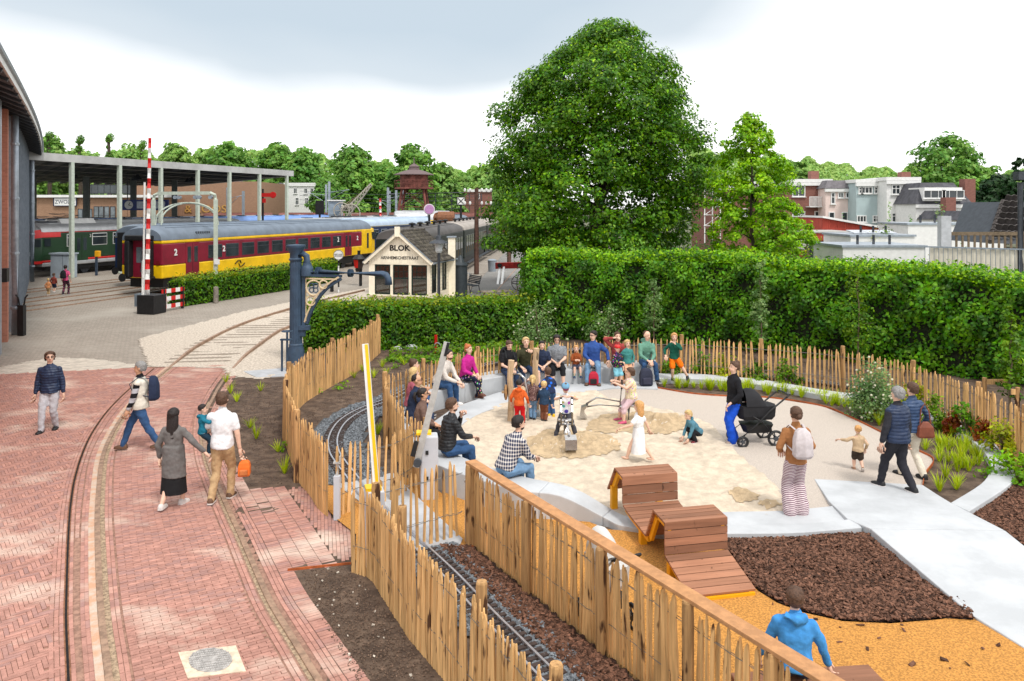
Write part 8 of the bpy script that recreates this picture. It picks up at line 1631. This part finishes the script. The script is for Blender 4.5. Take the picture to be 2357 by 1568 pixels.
        mb.loft(rings, cap=False); mb.add(rings[0], [tuple(range(n))])
        if hs == 'bun': mb.ball(hc+HR @ V((0, -.32*hh, .42*hh)), .2*hh, 9, 7)
        if hs == 'lowbun': mb.ball(hc+HR @ V((0, -.5*hh, -.05*hh)), .2*hh, 9, 7)
        if hs == 'pony': mb.tube([hc+HR @ V((0, -.4*hh, .18*hh)), hc+HR @ V((0, -.66*hh, .1*hh)), hc+HR @ V((0, -.72*hh, -.3*hh)), hc+HR @ V((0, -.6*hh, -.75*hh))], [.12*hh, .16*hh, .15*hh, .04*hh], 8)
        if hs in ('long', 'xlong'):
            e_ = 1.0 if hs == 'long' else 2.0; mb.loft([[hc+HR @ V((.40*k*hh*math.cos(a), (-.12-.30*k*math.sin(a)-off)*hh, 0))+V((0, 0, z*hh)) for a in np.linspace(-.5, math.pi+.5, 12)] for z, k, off in ((.3, .85, 0), (-.1, 1.08, .03), (-.5*e_, 1.12, .07), (-.8*e_, 1.0, .1), (-1.05*e_, .6, .1))], cap=False, closed=False)
        o = mb.build('hair', hair, t, smooth=True, local=True)
    if beard: mb = MB(); mb.ball(hc+HR @ V((0, .13*hh, -.3*hh)), (.275*hh, .285*hh, .19*hh), 10, 7, HR); mb.build('beard', beard, t, local=True, smooth=True)
    if cap:
        mb = MB(); mb.ball(hc+HR @ V((0, -.04*hh, .2*hh)), (.44*hh, .48*hh, .36*hh), 14, 8, HR); o = mb.build('cap', cap[0], t, smooth=True, local=True); mb = MB(); mb.loft([[hc+HR @ V((x*hh, (.3+y)*hh, z*hh)) for x, y in ((-.32, 0), (-.26, .28), (0, .38), (.26, .28), (.32, 0))] for z in (.12, .17)]); mb.build('peak', cap[1], o, local=True)
    # ---- garments
    G_ = 1.10
    if bottom or skirt:
        mb = MB(); bb = bottom or skirt
        if bottom:
            rg = []
            for f, wx, wy in ((-.1, .086, .076), (.0, .095, .08), (.14, .092, .074)): c = hp+sp*tor*f if f > 0 else hp+V((0, 0, f*tor*.6)); rg.append([c+X*(wx*r*b*1.04*math.cos(a))+fw*(wy*r*b*1.04*math.sin(a)) for a in np.linspace(0, 2*math.pi, 13)[:-1]])
            mb.loft(rg)
            for h0, kn, an in legs:
                cap_(mb, h0, kn if leg != 'short' else h0.lerp(kn, .82), .060*r*b, (.044 if leg != 'short' else .060)*r*b**.7+wide*.4*H)
                if leg == 'long': cap_(mb, kn, kn.lerp(an, .4), .043*r*b**.6+wide*.4*H, .042*r*b**.6+wide*.7*H); cap_(mb, kn.lerp(an, .4), an+(an-kn).normalized()*(.012*H), .041*r*b**.5+wide*.7*H, .035*r+wide*H)
                elif leg == 'knee': cap_(mb, kn, kn.lerp(an, .35), .042*r*b**.6, .042*r*b**.6)
            garment('trousers' if leg == 'long' else 'shorts', remesh(mb, .0092*H+.001, 4), bottom, t)
        if skirt:
            mb = MB(); z1 = legs[0][1].z*.55; n = 22; mb.loft([[V((hp.x+(wx+.006*H*math.sin(a*7)*k)*math.cos(a), hp.y+(wx*.82+.006*H*math.sin(a*7)*k)*math.sin(a)+off, z)) for a in np.linspace(0, 2*math.pi, n+1)[:-1]] for z, wx, k, off in ((hp.z+.1*H, .095*r*b, 0, 0), (hp.z, .108*r*b, .3, 0), ((hp.z+z1)/2, .12*r*b, .8, 0), (z1, .135*r*b, 1, 0))], cap=False); link('skirt', mb.mesh('skirt', True), skirt, t)
    if top:
        mb = MB(); torso(mb, G_, -.08-.0*coat)
        if coat:
            rg = []
            for f, k in ((.35, 1.12), (0, 1.2), (-.3, 1.28), (-coat, 1.36)): c = hp+sp*tor*max(f, 0)+V((0, 0, min(f, 0)*H*.5)); rg.append([c+X*(.1*r*b*k*math.cos(a))+fw*(.084*r*b*k*math.sin(a)) for a in np.linspace(0, 2*math.pi, 17)[:-1]])
            mb.loft(rg)
        for s0, el, ha in arms:
            if sleeve != 'none': cap_(mb, s0, el if sleeve == 'long' else s0.lerp(el, .62), .039*r*b**.7, (.033 if sleeve == 'long' else .04)*r*b**.5)
            else: mb.ball(s0, .036*r)
            if sleeve == 'long': cap_(mb, el, el.lerp(ha, .9), .033*r*b**.5, .027*r)
        if hood: mb.tube([nk+fw*-.06*H+X*(-.07*H)+sp*.01*H, nk-fw*.085*H+sp*-.01*H, nk-fw*.06*H+X*.07*H+sp*.01*H], [.03*H, .045*H, .03*H], 8)
        cap_(mb, nk-sp*.02*H, nk+sp*.012*H, .048*r, .044*r); tp = garment('top' if not coat else 'coat', remesh(mb, .0092*H+.001, 4), top, t)
        if over:        # waistcoat or open jacket body over the sleeves
            mb = MB(); torso(mb, G_*1.13, -.1); mb.ball(shl, .043*r); mb.ball(shr, .043*r); garment('waistcoat', remesh(mb, .0092*H+.001, 3), over, t)
    # ---- shoes
    for i, (f, (h0, kn, an)) in enumerate(zip((lf, rf), legs)):
        if shoes:
            dk_ = an-kn; yw = 0.; pit = 0.
            if pose == 'stand' and an.z > .075*H: pit = -.75
            shoe(an-V((0, 0, ah*.92)), -.12 if i else .12, .152*r, shoes if not isinstance(shoes, tuple) else shoes[0], t, shoes[1] if isinstance(shoes, tuple) else M_white, pit)
            if sock: mb = MB(); mb.tube([an-V((0, 0, .02*H)), an.lerp(kn, .3)], .034*r, 9); mb.build('sock', sock, t, local=True)
        else: mb = MB(); mb.ball(an+V((0, .035*H, -.025*H)), (.026*r, .07*r, .02*r), 8, 6); o = mb.build('foot', sk, t, local=True, smooth=True)
    if pack:            # rucksack on the back with two straps
        c = hp+sp*tor*.62-fw*(.135*r*b); mb = MB(); mb.loft([[c+X*(wx*H)+fw*(wy*H)+sp*(z*H) for wx, wy in ((-k*.085, .03), (-k*.085, -k*.05), (0, -k*.075), (k*.085, -k*.05), (k*.085, .03))] for z, k in ((-.15, .8), (-.12, 1.05), (.03, 1.0), (.1, .75), (.13, .35))]); rt = thing('backpack', pack[1], 'backpack', pos, math.radians(yaw)+math.pi); o = mb.build('bag', pack[0], rt, local=True); bevel(o, .012, 2); smooth_angle(o, 50)
        for sg in (-1, 1): mb = MB(); mb.tube([c+X*(sg*.05*H)+fw*.03*H+sp*.11*H, nk+X*(sg*.065*H)-fw*.0*H+sp*.012*H, hp+sp*tor*.8+X*(sg*.075*H)+fw*.09*H*b, hp+sp*tor*.5+X*(sg*.1*H)+fw*.05*H, c+X*(sg*.07*H)+fw*.03*H-sp*.1*H], .011*H, 6, sq=.5); mb.build('strap', pack[2] if len(pack) > 2 else pack[0], rt, local=True)
    return t
hair_br = mat('hair_brown', s(92, 66, 50, .8), .6, .3, 40, .6, 60); hair_dk = mat('hair_dark', s(40, 32, 30, .8), .5, .3, 40, .6, 60); hair_bl = mat('hair_blond', s(212, 180, 124, .85), .6, .25, 40, .6, 60); hair_gr = mat('hair_grey', s(150, 148, 146, .8), .6, .25, 40, .6, 60); hair_rd = mat('hair_red', s(190, 108, 62, .85), .6, .25, 40, .6, 60); hair_gn = mat('hair_ginger', s(214, 160, 100, .85), .6, .2, 40, .6, 60)
jean = cloth('jeans', s(58, 90, 132)); jean_d = cloth('jeans_dark', s(44, 60, 88)); jean_l = cloth('jeans_light', s(116, 150, 184)); blk = cloth('black_cloth_w', s(36, 36, 40)); wht = cloth('white_cloth_w', s(240, 240, 242)); lgrey = cloth('light_grey', s(196, 196, 202)); khaki = cloth('khaki', s(196, 164, 124)); navy = cloth('navy_w', s(44, 54, 78)); pf_navy = quilt('puffer_navy', s(36, 52, 82)); pf_blk = quilt('puffer_black', s(36, 38, 42))
sh_b = mat('shoe_black', s(36, 36, 38), .5); sh_br = mat('shoe_brown', s(104, 76, 58), .6); sh_g = mat('shoe_grey', s(150, 158, 164), .7); sh_w = mat('shoe_white', s(226, 220, 216), .6); sandal = mat('sandal', s(110, 70, 56), .6); sh_n = mat('shoe_navy', s(52, 66, 96), .6)
W_ = 'people walking on the brick paving'; S_ = 'visitors sitting on the concrete bench'; K_ = 'children playing in the sand'; P_ = 'people on the beige path'
# walkers: negative yaw turns towards the left of the picture
person('teenager in navy puffer jacket and light grey joggers walking on the bricks', G(115, 990), 8, 1.74, pf_navy, lgrey, (sh_b, sh_b), hair_br, 'curly', lf=(-.05, -.06, .0), rf=(.06, .12, .0), lh=(-.17, .0, .46), rh=(.17, .03, .46), build=1.18, glasses=True, group=W_, head=(25, 0))
person('man in cream waistcoat and striped sleeves striding left with a backpack', G(322, 1036), -78, 1.8, cloth('bw_stripe', s(30, 30, 34), 'stripe', s(190, 190, 196), 5.2), jean, (sh_br, sh_br), hair_gr, lf=(-.04, -.22, .03), rf=(.04, .2, .0), lh=(-.12, .1, .5), rh=(.12, .1, .52), group=W_, over=cloth('cream_vest', s(226, 220, 206)), pack=(navy, 'dark blue backpack worn by the man in the cream waistcoat'), skin=M_skin2, build=1.05)
person('woman with long black hair in a grey coat reaching towards the man beside her', G(400, 1165), 172, 1.62, cloth('grey_coat', s(112, 108, 106)), None, (sh_w, sh_w), hair_dk, 'xlong', skirt=None or cloth('black_skirt', s(34, 34, 36)), coat=.42, lf=(-.05, -.14, .02), rf=(.05, .08, 0), lh=(-.16, .0, .5), rh=(.34, .06, .54), group=W_)
person('man in white shirt and beige trousers carrying a toddler on his arm', G(512, 1150), 178, 1.82, wht, khaki, (sh_br, sh_w), hair_br, sleeve='short', lf=(-.06, -.12, .01), rf=(.05, .07, 0), lh=(-.1, .14, .62), rh=(.17, .02, .44), group=W_, build=1.08)
tp_ = G(487, 1150)
person('toddler in a teal hooded jacket carried on the arm of the man in white', tp_+V((-.16, .02, .98)), 110, .86, cloth('teal', s(36, 118, 142)), cloth('dark_teal', s(36, 60, 76)), (sh_b, sh_w), hair_dk, 'toddler', pose='sit', seat=.12, child=1, lf=(-.1, .12, -.22), rf=(.1, .12, -.2), lh=(-.12, .25, .55), rh=(.12, .25, .5), group=W_, hood=True)
backpack('small_backpack', 'small orange child backpack hanging from the hand of the man in white', G(560, 1150)+V((.02, 0, .42)), .2, .2, .27, mat('orange_cloth', s(226, 112, 40), .8, .1, 8), mat('orange_cloth2', s(206, 120, 66), .8))
person('woman in a pink top and dark leggings walking far off by the cabinet', G(151, 678), 178, 1.66, cloth('pink_w', s(226, 92, 140)), cloth('dark_floral', s(52, 40, 52), 'spots', s(190, 90, 120), 12), (sh_b, sh_w), hair_dk, 'bun', sleeve='short', lf=(-.04, -.1, .0), rf=(.05, .08, 0), group='family walking by the cabinet', pack=(blk, 'black rucksack worn by the woman in pink'))
person('small child in an orange vest walking beside the woman in pink', G(111, 680), 190, .95, cloth('orange_vest', s(222, 150, 100)), cloth('leopard', s(190, 160, 120)), (sh_w, sh_w), hair_bl, 'toddler', child=1, group='family walking by the cabinet')
person('child in a rusty red jumper and navy shorts walking by the cabinet', G(124, 673), 178, 1.12, cloth('rust_red', s(138, 66, 56)), navy, (sh_w, sh_w), hair_br, leg='short', child=.8, group='family walking by the cabinet')
# on the bench, from the near end round to the far end
ZB = .075
def sit(label, u, v, yaw, H, *a, z=.47, **k):        # u,v = pixel of the seat point on the bench top
    p = G(u, v, z); k.setdefault('group', S_); zf = k.pop('zf', ZB)
    return person(label, V((p.x, p.y, zf)), yaw, H, *a, pose='sit', seat=z-zf, **k)
sit('man in navy plaid shirt seated on the near end of the bench', 1162, 1098, 128, 1.8, cloth('plaid', s(36, 46, 78), 'plaid', s(226, 220, 214), 17), jean_l, (sh_b, sh_w), hair_dk, lean=28, beard=hair_dk, lh=(-.05, .32, .36), rh=(.05, .32, .36), head=(-15, -5), build=1.12)
sit('man in black puffer jacket eating on the bench beside the grey box', 1028, 1050, 118, 1.8, pf_blk, jean, (sh_b, sh_w), hair_br, lean=10, beard=hair_br, lh=(-.02, .17, .60), rh=(.06, .26, .40), head=(-10, -5), build=1.12)
sit('woman with black ponytail and glasses in a brown jacket behind the fence', 962, 1003, 100, 1.62, cloth('brown_jacket', s(118, 94, 84)), blk, (sh_b, sh_w), hair_dk, 'pony', glasses=True, lean=10, skin=M_skin2)
sit('man with receding hair and glasses drinking behind the fence', 946, 972, 95, 1.74, navy, jean_d, (sh_b, sh_w), hair_dk, 'bald', glasses=True, lean=12, lh=(-.03, .16, .58), rh=(.03, .18, .57), skin=M_skin2)
sit('woman with long blond hair in a dusty pink top behind the fence', 943, 945, 98, 1.66, cloth('dusty_pink', s(168, 92, 106)), jean, (sh_b, sh_w), hair_bl, 'long', lean=10)
sit('woman with a brown bun in a beige top at the bench corner', 946, 922, 95, 1.66, cloth('taupe', s(168, 150, 126)), jean, (sh_b, sh_w), hair_br, 'bun', lean=8)
sit('man in a cream jumper leaning forward on his knees on the bench', 1008, 893, 62, 1.84, cloth('cream_jumper', s(216, 208, 200)), jean, (sh_w, sh_w), hair_dk, lean=30, beard=hair_br, lh=(-.03, .33, .34), rh=(.04, .33, .34), build=1.05)
sit('woman with red hair in a magenta jumper and flowered trousers', 1070, 878, 55, 1.68, cloth('magenta', s(196, 44, 142)), cloth('floral_navy', s(34, 40, 60), 'multi', s(220, 150, 140), 14), (sandal, sandal), hair_rd, 'bun', lean=12, lf=(-.05, .22, 0), rf=(-.02, .3, .05))
sit('woman in a black shirt with a large black rucksack looking down', 1166, 862, 22, 1.68, blk, jean_d, (sh_b, sh_b), hair_br, 'pony', sleeve='short', lean=20, head=(0, -22), pack=(cloth('pack_black', s(44, 46, 48)), 'large black rucksack on the woman in the black shirt'), lh=(-.02, .24, .38), rh=(.04, .24, .38))
sit('young man in an olive hoodie resting his chin on his hand', 1206, 857, 12, 1.78, cloth('olive', s(68, 68, 48)), jean_d, (sh_b, sh_w), hair_bl, lean=22, lh=(-.03, .12, .60), rh=(.1, .22, .36), hood=True)
sit('boy in a navy shirt with dark hair behind the pale post', 1245, 854, 5, 1.56, navy, jean, (sh_b, sh_w), hair_dk, sleeve='short', leg='short', lean=24, build=1.12, head=(0, -8))
sit('woman in a grey patterned top and black shorts looking at her phone', 1281, 850, 2, 1.68, cloth('grey_pattern', s(138, 142, 148), 'spots', s(90, 96, 104), 60), blk, (sh_g, sh_g), hair_dk, 'bob', sleeve='short', leg='knee', build=1.32, lean=8, head=(0, -18), lh=(-.05, .2, .40), rh=(.05, .2, .40), glasses=True, lf=(-.09, .26, 0), rf=(.09, .26, 0))
MB().box(G(1284, 850, .47)+V((0, -.42, .35)), (.07, .14, .01)).build('phone', M_black, None); tag(bpy.data.objects['phone'], 'black phone in the hands of the woman in grey pattern', 'phone')
sit('small child in a rust jumper eating on the bench', 1326, 848, 5, 1.02, cloth('rust', s(150, 78, 40)), cloth('slate_shorts', s(86, 88, 104)), (sh_n, sh_n), hair_gn, leg='short', child=.9, lh=(-.03, .2, .66), rh=(.05, .2, .66), lf=(-.09, .24, .18), rf=(.09, .24, .18), sock=mat('mint', s(130, 200, 180), .8))
sit('man in a blue jacket and jeans turning to the small child', 1366, 846, -8, 1.82, cloth('blue_jacket', s(56, 88, 156)), jean_l, (sh_br, sh_b), hair_dk, lean=10, head=(-40, -5), glasses=True, lh=(-.24, .1, .36), rh=(.06, .22, .38), lf=(-.09, .27, 0), rf=(.09, .27, 0), build=1.1)
sit('woman in a brick red raincoat holding a phone to her ear', 1420, 844, 10, 1.7, cloth('brick_coat', s(166, 72, 70)), cloth('dark_green_tr', s(52, 72, 70)), (sh_w, sh_w), hair_br, 'pony', lean=6, rh=(.1, .1, .74))
sit('man in a sage green hoodie with a beige backpack at his feet', 1484, 842, 10, 1.8, cloth('sage', s(110, 158, 138)), jean, (sh_b, sh_w), hair_br, 'bald', lean=18, head=(20, -5), lh=(-.03, .26, .36), rh=(.05, .26, .36), hood=True, lf=(-.13, .22, 0), rf=(.13, .22, 0))
person('boy in a red cap and light blue shorts standing on the terrace', G(1421, 888, ZB), 25, 1.12, cloth('dark_print', s(44, 48, 62), 'multi', s(200, 90, 70), 22), cloth('sky_shorts', s(130, 196, 214)), (sandal, sandal), hair_br, leg='short', child=.8, cap=(M_redp, M_redp), lf=(-.06, .06, 0), rf=(.04, -.06, 0), rh=(.03, .14, .62), group='children on the terrace')
person('blond girl in a teal cardigan and peach shorts standing on the terrace', G(1444, 882, ZB), 15, 1.2, cloth('teal_cardi', s(70, 140, 136)), cloth('peach', s(240, 184, 148)), (sh_n, sh_n), hair_bl, 'bob', leg='short', child=.7, group='children on the terrace', lf=(-.05, -.03, 0), rf=(.05, .04, 0))
pk = G(1552, 874, .14); person('boy in a green jacket and orange shorts on the low wall', pk, -5, 1.3, cloth('dark_green', s(28, 92, 76)), cloth('orange_shorts', s(250, 122, 20)), (sh_b, sh_b), hair_gn, 'bob', leg='short', child=.6, lf=(-.28, .06, .05), rf=(.04, .0, 0), lh=(-.02, .14, .80), rh=(.2, .06, .56), group='children on the terrace')
# children in the sand
Z_ = .07
person('child in an orange jacket and red trousers seen from behind', G(1195, 978, Z_), 165, 1.02, cloth('orange_jacket', s(220, 100, 44)), cloth('red_tr', s(216, 30, 36)), (sh_b, sh_w), hair_dk, 'toddler', child=1, build=1.1, lf=(-.08, -.05, .02), rf=(.08, .05, 0), lh=(-.2, .08, .5), rh=(.2, .05, .5), hood=True, group=K_)
person('blond toddler in a dotted brown top reaching up at the play frame', G(1226, 966, Z_), 175, 1.02, cloth('dotted', s(110, 82, 80), 'spots', s(190, 160, 150), 40), jean_l, (sh_b, sh_w), hair_bl, 'pony', child=1, lh=(-.14, .2, .86), rh=(.16, .1, .5), group=K_)
person('toddler with white blond hair in a denim jacket', G(1252, 970, Z_), 170, .92, cloth('denim_j', s(44, 66, 92)), cloth('brown_tr', s(122, 76, 56)), (sh_b, sh_w), hair_bl, 'toddler', child=1.1, build=1.1, lh=(-.2, .14, .48), rh=(.18, .05, .45), group=K_)
person('boy in a navy jumper and yellow boots bending at the play frame', G(1268, 958, Z_), 200, 1.15, cloth('navy_print', s(40, 50, 78), 'spots', s(40, 110, 220), 10), jean, (M_yel_p, M_yel_p), hair_br, child=.8, lean=28, lh=(-.15, .25, .6), rh=(.1, .3, .6), group=K_, sock=M_yel_p)
b0 = G(1302, 1012, 0); person('boy in a blue cap and white printed shirt riding the near digger', b0+V((.0, .12, .03)), 2, 1.16, cloth('white_print', s(236, 236, 240), 'multi', s(80, 180, 170), 7), cloth('charcoal_tr', s(74, 74, 82)), (sh_n, sh_b), hair_br, child=.8, pose='sit', seat=.46, sleeve='short', cap=(cloth('cap_blue', s(120, 168, 200)), cloth('cap_peak', s(104, 40, 66))), lf=(-.2, .1, 0), rf=(.2, .1, 0), lh=(-.11, .26, .82), rh=(.11, .26, .82), lean=8, head=(0, -25), group=K_)
b0 = G(1447, 975, 0); person('girl in a colourful sleeveless top riding the far digger', b0+V((.06, -.02, .05)), -84, 1.3, cloth('multi_top', s(236, 220, 190), 'multi', s(230, 90, 110), 20), cloth('pale_pink', s(222, 192, 198)), (mat('pink_sandal', s(206, 84, 120), .6), M_dkgrey), hair_br, 'curly', child=.6, pose='sit', seat=.46, sleeve='none', build=1.2, leg='knee', lf=(-.12, .17, 0), rf=(.1, .2, 0), lh=(-.11, .26, .70), rh=(.11, .26, .72), lean=4, group=K_)
person('girl in a white dress running barefoot across the sand', G(1470, 1062, Z_), -120, 1.16, wht, None, None, hair_gn, 'long', sleeve='short', child=.8, skirt=wht, lf=(-.05, .2, .0), rf=(.05, -.24, .02), lh=(-.22, .2, .6), rh=(.26, -.1, .48), group=K_)
person('crouching boy in a teal and black hoodie digging in the sand', G(1603, 1016, Z_), -70, 1.05, cloth('teal_hoodie', s(86, 132, 150)), blk, (mat('shoe_red', s(120, 40, 48), .6), sh_w), hair_bl, child=.9, hip=(0, -.05, .19), lf=(-.08, .08, 0), rf=(.08, .08, 0), lh=(-.1, .26, .1), rh=(.1, .26, .08), lean=42, hood=True, group=K_, head=(0, -20))
# on the path
person('woman in a black jacket and bright blue trousers standing by the pram', G(1690, 1018, .04), -80, 1.68, cloth('black_jkt', s(32, 32, 36)), cloth('royal_blue', s(30, 84, 206)), (mat('shoe_taupe', s(150, 132, 120), .6), sh_w), hair_br, 'bun', lf=(-.05, .05, 0), rf=(.06, -.03, 0), lh=(-.14, .1, .55), rh=(.16, -.2, .56), over=None, wide=.02, group=P_, build=1.12)
person('woman in a brown top and striped wide trousers with a pale bag', G(1832, 1183, .08), 185, 1.7, cloth('caramel', s(168, 116, 74)), cloth('plum_stripe', s(236, 224, 222), 'stripe', s(116, 66, 96), 36), (sh_b, sh_b), hair_br, 'lowbun', lf=(-.06, 0, 0), rf=(.06, 0, 0), lh=(-.1, .12, .58), rh=(.1, .12, .58), wide=.034, pack=(cloth('pale_bag', s(206, 198, 200)), 'pale drawstring bag on the woman in striped trousers'), group=P_)
person('toddler in a beige jumper and brown shorts walking on the path', G(1975, 1083, .04), 172, .84, cloth('beige_j', s(206, 178, 144)), cloth('brown_s', s(66, 56, 50)), (mat('shoe_tan', s(150, 116, 92), .6), sh_w), hair_gn, 'toddler', leg='short', child=1.1, lf=(-.07, .06, 0), rf=(.07, -.12, .05), lh=(-.34, .12, .66), rh=(.18, .05, .5), build=1.1, group=P_)
person('grey haired man in a navy quilted waistcoat and black jeans on the ramp', G(2066, 1130, .05), 205, 1.8, cloth('charcoal_sw', s(52, 52, 58)), cloth('black_jeans', s(48, 48, 54)), (sh_b, sh_w), hair_gr, lf=(-.05, .16, 0), rf=(.05, -.14, .02), lh=(-.17, .05, .46), rh=(.17, .02, .46), over=pf_navy, build=1.12, group=P_)
person('person in a blue jacket and cream trousers half hidden behind the grey haired man', G(2100, 1098, .04), 200, 1.72, quilt('puffer_blue', s(50, 74, 110)), cloth('cream_tr', s(228, 218, 200)), (sh_b, sh_b), hair_br, lf=(-.05, .1, 0), rf=(.05, -.1, .01), group=P_)
t = thing('handbag', 'brown leather shoulder bag beside the grey haired man', 'handbag', G(2118, 1098, .04)+V((.02, -.15, .78))); mb = MB(); mb.loft([[V((x*k, y*k, z)) for x, y in ((-.15, -.06), (.15, -.06), (.17, 0), (.15, .06), (-.15, .06), (-.17, 0))] for z, k in ((0, .8), (.04, 1), (.2, .85), (.3, .3))]); bevel(mb.build('bag_body', mat('leather', s(128, 70, 50), .5, .15, 6), t, local=True), .01); mb = MB(); mb.tube([(-.1, 0, .26), (-.06, .05, .52), (.02, .06, .62), (.08, .04, .5), (.1, 0, .26)], .012, 5); mb.build('strap', mat('leather', s(128, 70, 50)), t, local=True)
person('person in a bright blue hoodie sitting on the timber beam in the foreground', V((2.8, 7.72, .03)), 165, 1.46, cloth('bright_blue', s(72, 150, 218)), navy, (sh_b, sh_b), hair_br, pose='sit', seat=.42, hood=True, lean=8, lh=(-.22, .12, .36), rh=(.22, .1, .36), build=1.1, group='visitors in the foreground')
finish()
